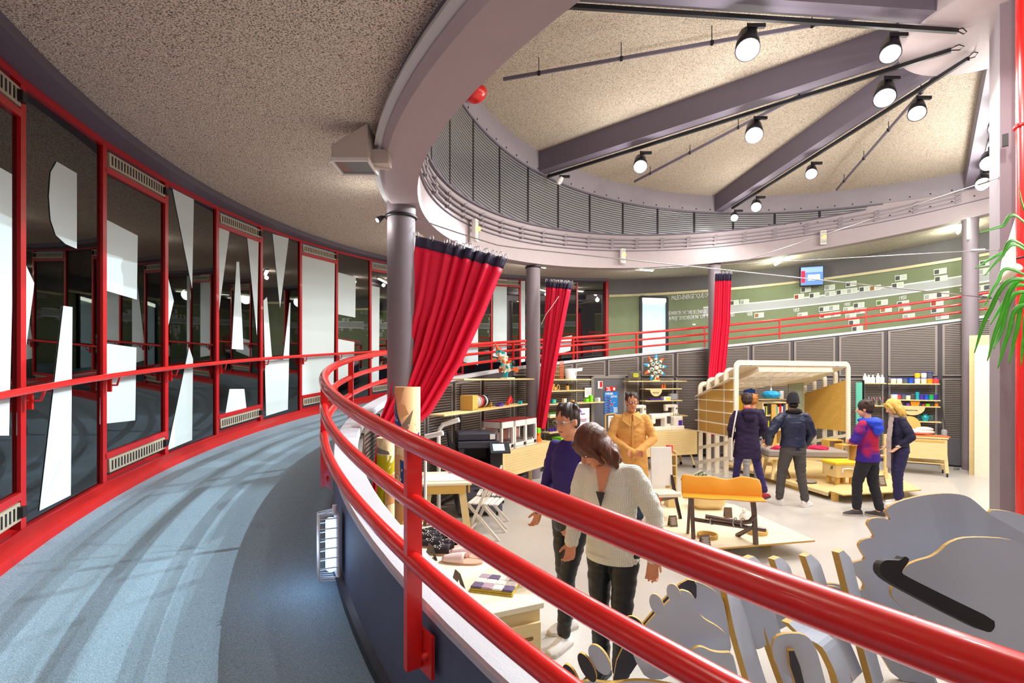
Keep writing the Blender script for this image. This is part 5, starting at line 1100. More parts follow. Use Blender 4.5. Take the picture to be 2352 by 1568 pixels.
l3 = lambda u, v, z=.8155: c3+Vector((cos(rzw)*u-sin(rzw)*v, sin(rzw)*u+cos(rzw)*v, z))
simple('fabric_sheet', 'red and orange cloth lying along the workbench', 'cloth', MB().rbox((0, 0, .008), (.75, .3, .014), .006), 'orange_deep', l3(.1, -.12), rzw)
simple('fabric_bundle', 'pale pink bundle of cloth on the workbench', 'cloth', MB().ell((0, 0, .06), (.28, .16, .06)).ell((.1, .02, .12), (.16, .12, .05)), 'slip_pink', l3(-.02, .02, .833), rzw)
g = thing('leaning_disc', 'round birch disc leaning on the wall behind the workbench', 'disc', l3(-.15, .31), rzw); part('disc', MB().lathe([(.2, 0), (.2, .012)], (0, 0, .19), 30, basis((0, -1, .15))), 'birch_dark', g)
simple('jar', 'small grey jar at the end of the workbench', 'jar', MB().lathe([(.05, 0), (.05, .12), (.03, .14)], (0, 0, 0), 14), 'tube_grey', l3(.42, .1), rzw)
simple('brick', 'small grey brick on the floor by the last column', 'brick', MB().box((0, 0, .03), (.1, .06, .06)), 'tube_grey', pz(2197, 1079, 0)+Vector((0, 0, .0)), .3)
# lower dark cupboard panel right of the workbench
t0_ = 3.785; one('wall_hatch', MB().bar(P(3.775, 7.25, -1.72), P(3.815, 7.25, -1.72), .02, .62), 'door_grey', 'grey metal hatch in the wall behind the workbench', 'hatch')
# ================================================================ pavilion
def vdir(a, b): return (Vector(b)-Vector(a)).normalized()
PV = []   # (left xy, right xy, top z)
for xl, Yl, xr, Yr, top in ((1686, 10.25, 1952, 11.35, .350), (1663, 10.62, 1923, 11.68, .20), (1642, 10.98, 1898, 12.0, .10), (1623, 11.30, 1874, 12.25, .0), (1604, 11.6, 1852, 12.45, -.10)):
    PV.append((Vector(((xl-1176)/F*Yl, Yl, 0)), Vector(((xr-1176)/F*Yr, Yr, 0)), HC+top))
g = thing('pavilion', 'open pavilion of rounded white birch portal frames with perforated panels and a waffle ceiling', 'pavilion', (PV[0][0]+PV[0][1])/2)
def portal(a, b, top, r=.16, w=.105, th=.036):
    u = (b-a).normalized(); L = (b-a).length; dep = Vector((-u.y, u.x, 0)); z = Vector((0, 0, 1)); pts = []
    for s_, (cu, cz, a0) in enumerate(((r, top-r, pi), (L-r, top-r, pi/2))):
        for k in range(9):
            an = a0-pi/2*k/8; pts.append((cu+r*cos(an), cz+r*sin(an)))
    pts = [(0, 0)]+pts+[(L, 0)]; m = MB(); rings = []
    for i, (pu, pzz) in enumerate(pts):
        q0 = pts[max(i-1, 0)]; q1 = pts[min(i+1, len(pts)-1)]; tu, tz = q1[0]-q0[0], q1[1]-q0[1]; l = sqrt(tu*tu+tz*tz); nu, nz = -tz/l, tu/l
        o = a+u*pu+z*pzz
        rings.append([o+u*nu*sn*0+(u*nu+z*nz)*(-w if sn else 0)+dep*dd for sn, dd in ((0, -th/2), (0, th/2), (1, th/2), (1, -th/2))])
    return m.loft(rings, smooth=False)
for k, (a, b, top) in enumerate(PV): part('portal_frame', portal(a, b, top), 'ply_white', g, world=True)
def pvp(u, v, dz):     # u across 0..1, v depth 0..1, dz below the top line
    i = min(int(v*4), 3); f = v*4-i; A_ = PV[i][0].lerp(PV[i+1][0], f); B_ = PV[i][1].lerp(PV[i+1][1], f); t_ = PV[i][2]+(PV[i+1][2]-PV[i][2])*f; q = A_.lerp(B_, u); q.z = t_-dz; return q
def panel(m, pts, th, mi=0, hole=True, pitch=.13, r=.007):
    pts = [Vector(p) for p in pts]; n = (pts[1]-pts[0]).cross(pts[-1]-pts[0]).normalized(); m.mi(0).prism([p-n*th/2 for p in pts], n*th, side=0)
    if hole:
        m.mi(1); a, b, c, d = pts; nu = int((b-a).length/pitch)
        for i in range(1, nu):
            for s_ in (0,):
                p0 = a.lerp(b, i/nu); p1 = d.lerp(c, i/nu); nv = int((p1-p0).length/pitch)
                for j in range(1, nv):
                    for sg in (-1, 1):
                        q = p0.lerp(p1, j/nv)+n*sg*(th/2+.002); M = basis(n*sg); m.add([q+M@Vector((r*cos(x), r*sin(x), 0)) for x in rng(0, 2*pi, 6)[:-1]], [tuple(range(6))])
    return m
# side walls hang inside the posts
def sidep(side, v, h): q = pvp(.01 if side == 0 else .975, v, 0); q.z = HC+h; return q
m = panel(MB(), [sidep(0, .0, -1.20), sidep(0, 1, -1.24), sidep(0, 1, -.44), sidep(0, 0, -.02)], .015, hole=False); part('side_panel', m, ('birch_dark', 'slot_dark'), g, world=True)
m = panel(MB(), [sidep(1, .02, -1.22), sidep(1, .98, -1.22), sidep(1, .98, -.40), sidep(1, .02, -.06)], .015); part('side_panel', m, ('birch_dark', 'slot_dark'), g, world=True)
m = MB()
off = Vector((PV[0][0].x-PV[0][1].x, PV[0][0].y-PV[0][1].y, 0)).normalized()*.10
for h in (-1.22, -.98, -.74, -.50, -.26):
    v0 = 0; v1 = 1 if h < -.44 else max(.05, 1-(h+.44)/.42)
    m.bar(sidep(0, v0, h)+off*.5, sidep(0, v1, h)+off*.5, .16, .012)
m.bar(sidep(0, 0, -.02)+off*.5, sidep(0, 1, -.44)+off*.5, .16, .012)
part('side_shelf', m, 'ply_white', g, world=True)
for side in (0, 1):
    part('brace', MB().bar(sidep(side, 0, -1.30), sidep(side, 1, -1.62), .03, .07).bar(sidep(side, 0, -1.62), sidep(side, 1, -1.95), .03, .07), 'ply_white', g, world=True)
m = panel(MB(), [pvp(.03, 0.01, .12), pvp(.20, 0.01, .12), pvp(.10, 1, .12), pvp(.03, 1, .12)], .012, pitch=.12); part('ceiling_board', m, ('printer_pink' if 0 else 'ply_white', 'slot_dark'), g, world=True)
m = panel(MB(), [pvp(.84, 0.01, .12), pvp(.97, 0.01, .12), pvp(.97, 1, .12), pvp(.42, 1, .12)], .012, pitch=.12); part('ceiling_board', m, ('ply_white', 'slot_dark'), g, world=True)
m = MB()
for k in range(6):
    v = .02+.19*k; u0 = .20-.10*v; u1 = .84-.42*v; a, b = pvp(u0, min(v, 1), .16), pvp(u1, min(v, 1), .16); m.bar(a, b, .012, .13)
for k in range(7):
    f = k/6; a, b = pvp(.20+.64*f, .01, .16), pvp(.10+.32*f, 1, .16); m.bar(a, b, .012, .13)
part('waffle_grid', m, 'ply_white', g, world=True)
# hanging lamp
mat('lamp_blue', '#159ed8', .5)
lp = px(1771, 905, 11.0); g = thing('pendant_lamp', 'faceted bright blue paper lampshade hanging in the pavilion', 'lamp', lp)
rings = []
for r, z, of in ((.07, .075, 0), (.165, .04, .5), (.19, -.01, 0), (.15, -.075, .5), (.09, -.085, 0)): rings.append([(r*cos(2*pi*(k+of)/9), r*sin(2*pi*(k+of)/9), z) for k in range(9)])
m = MB()
for i in range(4):
    for k in range(9):
        a, b, c, d = rings[i][k], rings[i][(k+1) % 9], rings[i+1][k], rings[i+1][(k+1) % 9]
        (m.add([a, b, c], [(0, 1, 2)]), m.add([b, d, c], [(0, 1, 2)])) if i % 2 == 0 else (m.add([a, b, d], [(0, 1, 2)]), m.add([a, d, c], [(0, 1, 2)]))
part('shade', m, 'lamp_blue', g, solid=.003); ct = pvp(.33, .0, 0)
part('socket', MB().lathe([(.02, .07), (.02, .13)], (0, 0, 0), 12), 'white', g); tp = PV[0][2]-lp.z-.1
part('cord', MB().tube([(0, 0, .12), (0, 0, .30), (.03, -.05, .36), (-.02, -.1, tp*.7), (0, -.14, tp)], .006, 6), 'white', g)
# furniture inside the pavilion
def yz(x, Y, z): return Vector(((x-1176)/F*Y, Y, z))
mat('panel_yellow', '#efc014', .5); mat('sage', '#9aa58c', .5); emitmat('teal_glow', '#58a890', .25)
g = thing('picture_board', 'yellow panel behind the person in the dark hooded coat', 'panel', yz(1698, 11.7, 0)); part('panel', MB().box((0, 0, 1.35), (.16, .03, .6)), 'panel_yellow', g); part('support', MB().bar((0, 0, 0), (0, 0, 1.05), .03, .03), 'birch', g)
g = thing('picture_board', 'blue picture panel with an orange diamond inside the pavilion', 'panel', yz(1716, 11.9, 0)); part('panel', MB().box((.05, 0, 1.68), (.26, .03, .26)), 'blue', g); part('diamond', MB().lathe([(.09, 0), (.09, .01)], (-.02, -.02, 1.62), 4, basis((0, -1, 0))), 'orange', g); part('support', MB().bar((0, 0, 0), (0, 0, 1.55), .03, .03), 'birch', g)
g = thing('sliding_panel', 'tall sage green board standing at the back of the pavilion', 'board', yz(1828, 12.1, .131)); part('board', MB().box((0, 0, .90), (.36, .03, 1.9)), 'sage', g); part('foot', MB().box((0, 0, .015), (.4, .2, .03)), 'dark_metal', g)
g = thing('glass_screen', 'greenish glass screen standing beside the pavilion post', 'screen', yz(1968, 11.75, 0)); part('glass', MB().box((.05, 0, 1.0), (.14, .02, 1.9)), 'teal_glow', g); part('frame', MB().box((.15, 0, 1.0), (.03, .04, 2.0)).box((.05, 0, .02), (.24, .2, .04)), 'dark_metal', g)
g, s = put('P1', 1795, 'paper_roll', 'white paper roll standing on the shelf in the pavilion', 'paper roll'); part('roll', MB().lathe([(.05, 0), (.05, .21)], (0, 0, 0), 16), 'white', g)
g, s = put('P1', 1812, 'red_bird_figure', 'tiny red figure at the end of the pavilion shelf', 'figure'); part('body', MB().lathe([(.03, 0), (.004, .07)], (0, 0, 0), 8), 'red', g)
g = thing('bookcase', 'open birch bookcase with a ladder inside the pavilion', 'bookcase', yz(1770, 11.2, .131), .2); m = MB()
for x in (-.30, .30): m.box((x, 0, .70), (.03, .28, 1.36))
for z in (.16, .45, .78, 1.1, 1.38): m.box((0, 0, z), (.6, .28, .025))
part('carcass', m, 'birch', g); part('ladder', MB().bar((-.05, -.18, .03), (-.05, -.16, 1.35), .12, .02), 'birch_dark', g)
random.seed(2)
BK = ['red', 'white', 'tube_blue', 'tube_yellow', 'ink', 'teal', 'cream', 'orange_deep']
o0 = None; n_ = 0
for z in (.9235, 1.2435):
    x = -.26
    while x < .24:
        if abs(x+.05) < .09: x = .06
        w_ = random.uniform(.022, .04); h_ = random.uniform(.17, .24); c_ = BK[n_ % 8]; n_ += 1
        b = MB().box((0, 0, h_/2), (w_*.92, .17, h_)); ob = part('book', b, c_, None); L_ = g.location; cs, sn = cos(.2), sin(.2); ob.location = (L_.x+cs*(x+w_/2)-sn*(-.02), L_.y+sn*(x+w_/2)+cs*(-.02), z+.0005); ob.rotation_euler = (0, 0, .2)
        tag(ob, 'book with a %s spine on the %s shelf of the pavilion bookcase, %s along' % ({'red': 'red', 'white': 'white', 'tube_blue': 'dark blue', 'tube_yellow': 'yellow', 'ink': 'black', 'teal': 'teal', 'cream': 'cream', 'orange_deep': 'orange'}[c_], 'middle' if z < 1.1 else 'upper', ORD[min(n_-1, 11)] if z < 1.1 else ORD[min(n_-13, 11)] if n_ > 12 else 'next'), 'book', 'books in the pavilion'); x += w_+.004
# platforms
def slab(name, lab, pts, z0, z1, m0='birch', m1='ply_edge', cat='platform', grp=None):
    pts = [Vector((p.x, p.y, z0)) for p in pts]; m = MB().mi(0); n = len(pts); m.add([p+Vector((0, 0, z1-z0)) for p in pts], [tuple(range(n))]); m.add(pts, [tuple(range(n))[::-1]]); m.mi(1); m.add(pts+[p+Vector((0, 0, z1-z0)) for p in pts], [(i, (i+1) % n, (i+1) % n+n, i+n) for i in range(n)])
    return one(name, m, (m0, m1), lab, cat, grp)
P1 = [pz(x, y, .13) for x, y in ((1660, 1062), (1752, 1088), (1902, 1131), (1945, 1088), (1925, 1064), (1800, 1050))]
PL1 = slab('platform', 'long low birch platform under the pavilion with a deep front edge', P1, .07, .13, 'birch', 'birch', 'platform', 'exhibition platforms')
part('foot', MB().bar(P1[1].lerp(P1[2], .85)+Vector((0, .35, -.095)), P1[1].lerp(P1[2], .1)+Vector((.1, .35, -.095)), .08, .069), 'birch_dark', PL1, world=True)
P2 = [pz(x, y, .15) for x, y in ((1905, 1127), (1937, 1136), (2046, 1130), (2116, 1124), (2040, 1085), (1962, 1076))]
PL2 = slab('platform', 'pointed birch platform carrying the yellow topped stool', P2, .131, .15, 'birch', 'ply_edge', 'platform', 'exhibition platforms')
for q in (P2[1], P2[2], P2[4]): part('foot', MB().box(Vector((q.x*.97+.15, q.y+(.2 if q is not P2[4] else -.2), .065)), (.08, .08, .129)), 'birch_dark', PL2, world=True)
P3 = [pz(x, y, .20) for x, y in ((1497, 1206), (1600, 1262), (1872, 1240), (1690, 1160), (1560, 1128), (1497, 1150))]
PL3 = slab('platform', 'angular pale plywood platform carrying the orange backed bench', P3, .18, .20, 'birch_lit', 'ply_edge', 'platform', 'exhibition platforms')
cq = sum(P3, Vector((0, 0, 0)))/6
for q in P3: c_ = q.lerp(cq, .4); part('foot', MB().box(Vector((c_.x, c_.y, .0898)), (.10, .10, .179)), 'birch_dark', PL3, world=True)
one('rug', MB().prism([pz(x, y, .002) for x, y in ((2075, 1105), (2190, 1112), (2205, 1135), (2090, 1148))], (0, 0, .006)), 'beige', 'flat beige mat lying on the floor beyond the pointed platform', 'mat')
# orange bench
mat('bench_orange', '#f0a21c', .45, coat=.2, var=.03); mat('chrome_dark', '#6a5a55', .2, 1.0, var=.1)
zt = .20
bl, br = yz(1566, 5.95, 0), yz(1752, 5.75, 0); bc = (bl+br)/2; rzb = yaw(bl, br); Lb = (br-bl).length*1.0
g = thing('bench', 'bench with a bent orange backrest on dark polished tube legs', 'bench', Vector((bc.x, bc.y, zt+.004)), rzb); hw = Lb/2
seat_h = px(1660, 1140, 5.85).z-zt; top_h = px(1660, 1098, 5.9).z-zt
m = MB()
def bfn(u, v):
    x = -hw+2*hw*u; wob = .012*sin(u*9)+.01*sin(u*17+1)
    if v < .45: s = v/.45; return Vector((x, -.17+.20*s, seat_h+.004*sin(u*14)*(1-s)))
    s = (v-.45)/.55; z = seat_h+(top_h-seat_h)*s; y = .03+.07*(1-cos(s*pi/2)); c_ = min(1, min(u, 1-u)/.05); 
    z = seat_h+(z-seat_h)*(1 if s < .7 else .7/s+(1-.7/s)*sqrt(max(0, 1-(1-c_)**2)))+wob*s
    return Vector((x, y, z))
part('seat_and_back', m.grid(bfn, 60, 24), 'bench_orange', g, solid=.014)
def tb(m, pts, r=.024): return m.tube(pts, r, 12)
part('leg', tb(MB(), [(-hw+.10, -.10, seat_h-.02), (-hw+.12, -.08, .0)]), 'chrome_dark', g)
part('leg', tb(MB(), [(hw-.13, -.12, seat_h-.02), (hw-.12, -.12, seat_h-.1), (hw-.10, -.12, 0)], .03), 'chrome_dark', g)
part('leg', tb(MB(), [(hw-.12, -.10, .18), (hw-.24, .16, 0)], .026), 'chrome_dark', g)
part('leg', tb(MB(), [(-hw+.10, .05, seat_h-.02), (-hw+.08, .12, 0)], .018), 'chrome_dark', g)
part('crossbar', tb(MB(), [(-hw+.12, -.09, .225), (hw+.0, -.13, .165)]), 'chrome_dark', g)
part('crossbar', tb(MB(), [(-hw*.45, -.14, .28), (hw*.4, -.15, .235), (hw*.62, -.14, .25), (hw*.75, -.13, .32)], .026), 'chrome_dark', g)
for x in (-.12, .12, .2): part('clamp', MB().tube([(x+.03*cos(a), -.125+.05*cos(a), .235+.045*sin(a)) for a in rng(0, 2*pi, 14)[:-1]], .008, 6, closed=True), 'metal', g)
for x, y, lab in ((1580, 1235, 0), (1520, 1190, 0)): pass
tent(yz(1619, 5.55, zt), .12, 'dark folded card with white writing in front of the orange bench', 1.15, grp='folded info cards on platforms')
tent(yz(1545, 6.35, zt), .1, 'dark folded card with white writing beside the white discs', 1.1, grp='folded info cards on platforms')
tent(yz(1672, 6.75, zt), -.2, 'dark folded card behind the orange bench', 1.1, False, grp='folded info cards on platforms')
tent(yz(2023, 8.95, .15), .1, 'dark folded card with white writing on the pointed platform', 1.5, grp='folded info cards on platforms')
tent(yz(1805, 9.7, .13), .6, 'black folded card between the legs of the person in the woollen hat', 1.5, False, grp='folded info cards on platforms')
def disc(lab, x, Y, z, r, h, c, hol=True): 
    g = thing('wooden_ring', lab, 'ring', yz(x, Y, z), 0, 'wooden rings and discs'); pr = [(r, 0), (r, h), (r*.86, h), (r*.86, .0)] if hol else [(r, 0), (r, h)]
    part('ring', MB().lathe(pr, (0, 0, 0), 30, caps=not hol), c, g)
disc('birch ring lying under the orange bench', 1625, 5.9, zt, .115, .045, 'birch_dark'); disc('birch ring at the corner behind the bench leg', 1738, 6.05, zt, .12, .05, 'birch_dark')
disc('flat white disc near the platform edge, larger one', 1515, 6.15, zt, .09, .012, 'white', False); disc('flat white disc near the white display chair, smaller one', 1508, 6.5, zt, .07, .012, 'white', False)
g = thing('paper_figure', 'small white cut out figure behind the bench', 'figure', yz(1709, 6.6, zt)); part('body', MB().lathe([(.055, 0), (.06, .06), (.03, .10)], (0, 0, 0), 16), 'white', g); part('head', MB().ell((0, 0, .13), .028), 'white', g)
# birch box bench behind, striped lounge chair
g = thing('display_box', 'pale curved birch box standing behind the orange bench', 'box', yz(1624, 7.25, zt)); part('box', MB().rbox((0, 0, .17), (.46, .36, .34), .12, n=6), 'birch', g)
mat('stripe_green', '#c8d0b8', .6); mat('stripe_dark', '#6a705c', .6)
g = thing('lounge_chair', 'low lounge chair with a fanned striped back behind the orange bench', 'chair', yz(1608, 7.85, zt), 0); m = MB()
for k in range(14):
    a0 = .3+.09*k; m.mi(k % 2); m.tube([(-.22+.012*k, 0, .02), (-.16+.02*k, .02*k*.4, .15+.01*k), (-.10+.035*k, .02*k*.3, .40-.014*abs(k-3)), (.02+.03*k, .0, .42-.022*k)], .012, 6)
part('slatted_back', m, ('stripe_green', 'stripe_dark'), g); part('seat', MB().box((.06, -.06, .14), (.5, .34, .03)), 'stripe_green', g); part('base', MB().box((.06, -.06, .065), (.4, .3, .13)), 'birch', g)
# white chair by the tan coat
g = thing('display_chair', 'white panel chair with one orange leg and dark side frame', 'chair', yz(1524, 6.75, .0), .1)
cz0 = .20
part('backrest', MB().rbox((.02, .12, cz0+.66), (.30, .02, .52), .03, M=Matrix.Rotation(-.08, 3, 'X')), 'white', g); part('seat', MB().box((-.01, -.06, cz0+.34), (.30, .34, .04)), 'ply_white', g)
part('leg', MB().bar((-.14, -.20, cz0+.34), (-.14, -.22, cz0), .035, .035), 'orange_deep', g, label='orange front leg')
part('leg', MB().bar((.15, .14, cz0+.60), (.19, -.10, cz0), .035, .03), 'chrome_dark', g); part('leg', MB().bar((-.15, .12, cz0+.4), (-.15, .16, cz0), .03, .03), 'birch', g)
part('side_rail', MB().bar((-.15, -.2, cz0+.28), (.17, -.02, cz0+.28), .03, .04), 'chrome_dark', g)
g = thing('shelf_ladder', 'narrow birch rack with red patterned roll behind the white chair', 'rack', yz(1541, 7.35, .2)); m = MB(); m.box((-.04, 0, .5), (.02, .2, .6)).box((.05, 0, .5), (.02, .2, .6))
for z in (.3, .45, .6, .75): m.box((0, 0, z), (.08, .2, .015))
m.box((0, 0, .1), (.14, .22, .2))
part('rack', m, 'birch', g); part('patterned_roll', MB().lathe([(.05, 0), (.05, .08)], (-.02, 0, .8), 12), 'poster_red', g)
# yellow topped stool box
g = thing('stool_box', 'birch box stool with a bright yellow lid and white rope handle', 'stool', yz(1931, 9.15, .15), .12)
part('box', MB().hexa([(-.19, -.13, .13), (.19, -.13, .13), (.19, .16, .13), (-.19, .16, .13), (-.215, -.16, .36), (.215, -.16, .36), (.215, .19, .36), (-.215, .19, .36)]), 'birch', g); part('lid', MB().rbox((0, .015, .385), (.47, .38, .05), .02), 'yellow', g)
for sx in (-1, 1):
    for sy in (-1, 1): part('leg', MB().box((sx*.14, .015+sy*.1, .065), (.055, .055, .13)), 'birch_dark', g)
part('rope_handle', MB().tube([(-.10, -.155, .22), (-.09, -.16, .285), (0, -.165, .295), (.10, -.165, .285), (.13, -.16, .21)], .012, 8), 'white', g)
part('rope_loop', MB().tube([(-.22, -.06, .33), (-.235, -.08, .28), (-.23, -.03, .27), (-.22, -.05, .32)], .006, 6), 'black', g)
# cushioned daybed
mat('felt_grey', '#9b9087', .9, bump=.4, bscale=60); mat('crimson', '#c01545', .8, bump=.3)
g = thing('daybed', 'low bench with a thick grey felt cushion on a birch frame', 'bench', yz(1840, 9.75, .13), -.12)
part('cushion', MB().rbox((0, 0, .50), (1.42, .62, .13), .04), 'felt_grey', g); part('frame', MB().box((0, 0, .41), (1.40, .6, .05)), 'birch', g)
for sx in (-1, 1):
    for sy in (-1, 1): part('leg', MB().bar((sx*.55, sy*.2, .40), (sx*.62, sy*.24, 0), .05, .04), 'birch', g)
lb = g.location
def cloth_blob(name, lab, loc, r, c):
    m = MB(); n, k = 18, 7; rings = []
    for i in range(k):
        f = i/(k-1); rings.append([Vector(((r*(1-f)**.6+.002)*(1+.18*sin(3*a+i))*cos(a)*1.3, (r*(1-f)**.6+.002)*(1+.15*sin(4*a+2*i))*sin(a), .012+.05*sin(f*pi/2)*(1+.25*sin(5*a)))) for a in rng(0, 2*pi, n)[:-1]])
    m.loft([[Vector((v.x, v.y, 0)) for v in rings[0]]]+rings); o = part(name, m, c, None, off=None); o.location = loc; tag(o, lab, 'cloth', 'crimson cloths on the daybed')
cloth_blob('folded_cloth', 'crimson crumpled cloth at the near end of the grey cushion', lb+Vector((-.48, -.1, .566)), .11, 'crimson'); cloth_blob('folded_cloth', 'crimson crumpled cloth in the middle of the grey cushion', lb+Vector((.28, -.05, .566)), .17, 'crimson')
for x, Y, z0, lab in ((1912, 10.15, .13, 'birch shadow box with a grey inside, rear one beside the daybed'), (1943, 9.75, .15, 'birch shadow box holding a pale drawing beside the daybed')):
    g = thing('shadow_box', lab, 'box', yz(x, Y, z0), .1, 'birch shadow boxes'); m = MB(); w_, h_ = .30, .34; zz = .34 if Y > 10 else .28
    m.box((0, 0, zz), (w_, .2, .02)).box((0, 0, zz+h_), (w_, .2, .02)).box((-w_/2, 0, zz+h_/2), (.02, .2, h_)).box((w_/2, 0, zz+h_/2), (.02, .2, h_)); part('box', m, 'birch_dark', g); part('back', MB().box((0, .08, zz+h_/2), (w_-.03, .01, h_-.02)), 'white' if Y < 10 else 'beige', g)
    part('pedestal', MB().box((0, 0, zz/2), (.28, .2, zz)), 'birch', g)
    if Y < 10: part('drawing', MB().tube([(.0, .07, zz+.1), (.02, .07, zz+.17), (.05, .07, zz+.2), (.03, .07, zz+.25), (.0, .07, zz+.2)], .003, 5), 'ink', g)
disc('round grey felt disc lying on the pavilion platform', 1852, 9.9-.55, .15, .17, .008, 'felt_grey', False)
g = thing('side_post', 'thin birch post with crossbars behind the person in the blue hooded top', 'rack', yz(2034, 9.5, 0)); part('posts', MB().box((0, 0, .5), (.05, .04, 1.0)).box((-.16, 0, .45), (.04, .04, .9)), 'birch', g); part('crossbars', MB().box((-.08, 0, .6), (.2, .03, .03)).box((-.08, 0, .3), (.2, .03, .03)), 'birch', g)
# ================================================================ plywood creature sculpture
mat('sculpt_grey', '#bcc3d2', .6, var=.03); mat('sculpt_dark', '#3a3840', .6, var=.05); mat('horn_black', '#1d1a1c', .55, var=.3, scale=14)
SG = thing('dinosaur_skeleton', 'large slotted plywood dinosaur skeleton with grey faces and pale edges', 'sculpture', Vector((2.1, 3.4, 0)))
def smooth(poly, it=2):
    for _ in range(it):
        q = []
        for i in range(len(poly)):
            a, b = poly[i], poly[(i+1) % len(poly)]; q += [(a[0]*.78+b[0]*.22, a[1]*.78+b[1]*.22), (a[0]*.22+b[0]*.78, a[1]*.22+b[1]*.78)]
        poly = q
    return poly
def plate(name, poly, p0, n, th=.03, m0='sculpt_grey', m1='ply_edge', sm=2):
    n = Vector(n).normalized(); pts = [ppl(x, y, p0, n) for x, y in smooth(poly, sm)]
    pts = [p if p.z > .004 else Vector((p.x, p.y, .004)) for p in pts]
    if n.y > 0: n = -n
    m = MB().mi(0).prism(pts, -n*th, side=1); return part(name, m, (m0, m1), SG, world=True)
NV = (-.18, -1, .10)
A_ = [(2420, 1250), (2352, 1226), (2317, 1204), (2286, 1189), (2264, 1173), (2245, 1155), (2223, 1139), (2192, 1133), (2161, 1133), (2115, 1138), (2068, 1150), (2043, 1162), (2035, 1172), (2038, 1182), (2048, 1195), (2020, 1188), (1999, 1191), (1991, 1203), (2000, 1216), (2010, 1234), (1983, 1238), (1971, 1250), (1976, 1263), (1990, 1285), (1959, 1291), (1950, 1302), (1957, 1314), (1977, 1330), (1986, 1343), (1980, 1356), (1962, 1354), (1925, 1340), (1875, 1340), (1881, 1369), (1935, 1400), (1990, 1450), (2040, 1530), (2080, 1600), (2170, 1640), (2150, 1560), (2128, 1500), (2093, 1440), (2091, 1423), (2103, 1411), (2122, 1416), (2142, 1440), (2160, 1478), (2185, 1560), (2220, 1640), (2420, 1640)]
plate('skull_plate', A_, (2.9, 3.5, 1), NV, .03, sm=1)
plate('skull_plate', [(2420, 1275), (2352, 1250), (2317, 1237), (2255, 1233), (2208, 1235), (2177, 1248), (2158, 1267), (2139, 1279), (2108, 1287), (2083, 1298), (2069, 1318), (2058, 1338), (2047, 1352), (2048, 1369), (2068, 1391), (2120, 1425), (2170, 1470), (2215, 1530), (2250, 1640), (2420, 1640)], (2.9, 3.15, 1), NV, .03, sm=1)
plate('skull_plate', [(2262, 1170), (2310, 1172), (2360, 1185), (2420, 1200), (2420, 1640), (2352, 1640), (2317, 1300)], (3.0, 3.85, 1), (-.25, -1, .05), .03)
plate('horn', [(2079, 1276), (2091, 1285), (2071, 1312), (2076, 1320), (2180, 1372), (2284, 1422), (2286, 1441), (2275, 1453), (2255, 1447), (2160, 1400), (2068, 1351), (2037, 1332), (2021, 1315), (2021, 1297), (2032, 1286), (2052, 1286), (2068, 1287)], (2.7, 2.98, 1), (-.1, -1, .25), .07, 'horn_black', 'horn_black', sm=1)
def rib(pts, Y0, Y1, w=.045, d=.17, dv=(.98, .75, 0)):
    n = len(pts); dv = Vector(dv).normalized(); rings = []; P_ = [yz(x, Y0+(Y1-Y0)*i/(n-1), 0) for i, (x, y) in enumerate(pts)]
    for i, (x, y) in enumerate(pts): P_[i].z = max(.03, HC+(HZ-y)/F*P_[i].y)
    Q = []
    for i in range(n-1):
        for k in range(4): Q.append(P_[i].lerp(P_[i+1], k/4))
    Q.append(P_[-1])
    Q = [Q[0]]+[(Q[i-1]+Q[i]*2+Q[i+1])/4 for i in range(1, len(Q)-1)]+[Q[-1]]
    m = MB(); wv = Vector((-dv.y, dv.x, 0))*-w/2
    for i in range(len(Q)):
        f = min(1, (i+.6)/3.0); dd = dv*d*(.35+.65*f); rings.append([Q[i]-wv, Q[i]+wv, Q[i]+wv+dd, Q[i]-wv+dd])
    vs = [p for r in rings for p in r]
    for i in range(len(rings)-1):
        o = i*4
        for j in range(4):
            m.mi(1 if j in (0, 2) else 0); m.add([rings[i][j], rings[i][(j+1) % 4], rings[i+1][(j+1) % 4], rings[i+1][j]], [(0, 1, 2, 3)])
    m.mi(1).add(rings[0], [(3, 2, 1, 0)]).add(rings[-1], [(0, 1, 2, 3)])
    part('rib', m, ('sculpt_grey', 'ply_edge'), SG, world=True)
rib([(1918, 1267), (1929, 1310), (1944, 1370), (1957, 1420), (1975, 1490), (2000, 1580)], 3.45, 3.3)
rib([(1842, 1276), (1857, 1319), (1874, 1375), (1895, 1440), (1925, 1500), (1950, 1560)], 3.45, 3.3)
rib([(1771, 1283), (1784, 1325), (1806, 1385), (1845, 1440), (1889, 1500), (1935, 1575)], 3.42, 3.25)
rib([(1711, 1281), (1722, 1325), (1735, 1385), (1750, 1449), (1778, 1530), (1800, 1590)], 3.40, 3.15)
rib([(1648, 1280), (1655, 1325), (1664, 1371), (1680, 1449), (1708, 1546), (1725, 1600)], 3.35, 3.05)
rib([(1803, 1428), (1830, 1455), (1880, 1480), (1910, 1540), (1925, 1600)], 3.12, 3.0)
plate('spine_plate', [(1580, 1328), (1640, 1335), (1720, 1345), (1800, 1342), (1880, 1342), (1940, 1350), (1950, 1400), (1900, 1430), (1850, 1420), (1800, 1440), (1750, 1470), (1700, 1430), (1640, 1400), (1590, 1370)], (1.7, 3.6, 1), NV, .03, 'sculpt_grey')
plate('leg_plate', [(1560, 1356), (1569, 1355), (1586, 1361), (1598, 1377), (1603, 1398), (1610, 1415), (1625, 1426), (1646, 1437), (1664, 1452), (1667, 1462), (1661, 1470), (1646, 1478), (1631, 1483), (1625, 1489), (1600, 1500), (1567, 1520), (1530, 1560), (1485, 1560), (1455, 1510), (1452, 1480), (1463, 1458), (1510, 1405)], (1.1, 3.0, 1), NV, .028, sm=1)
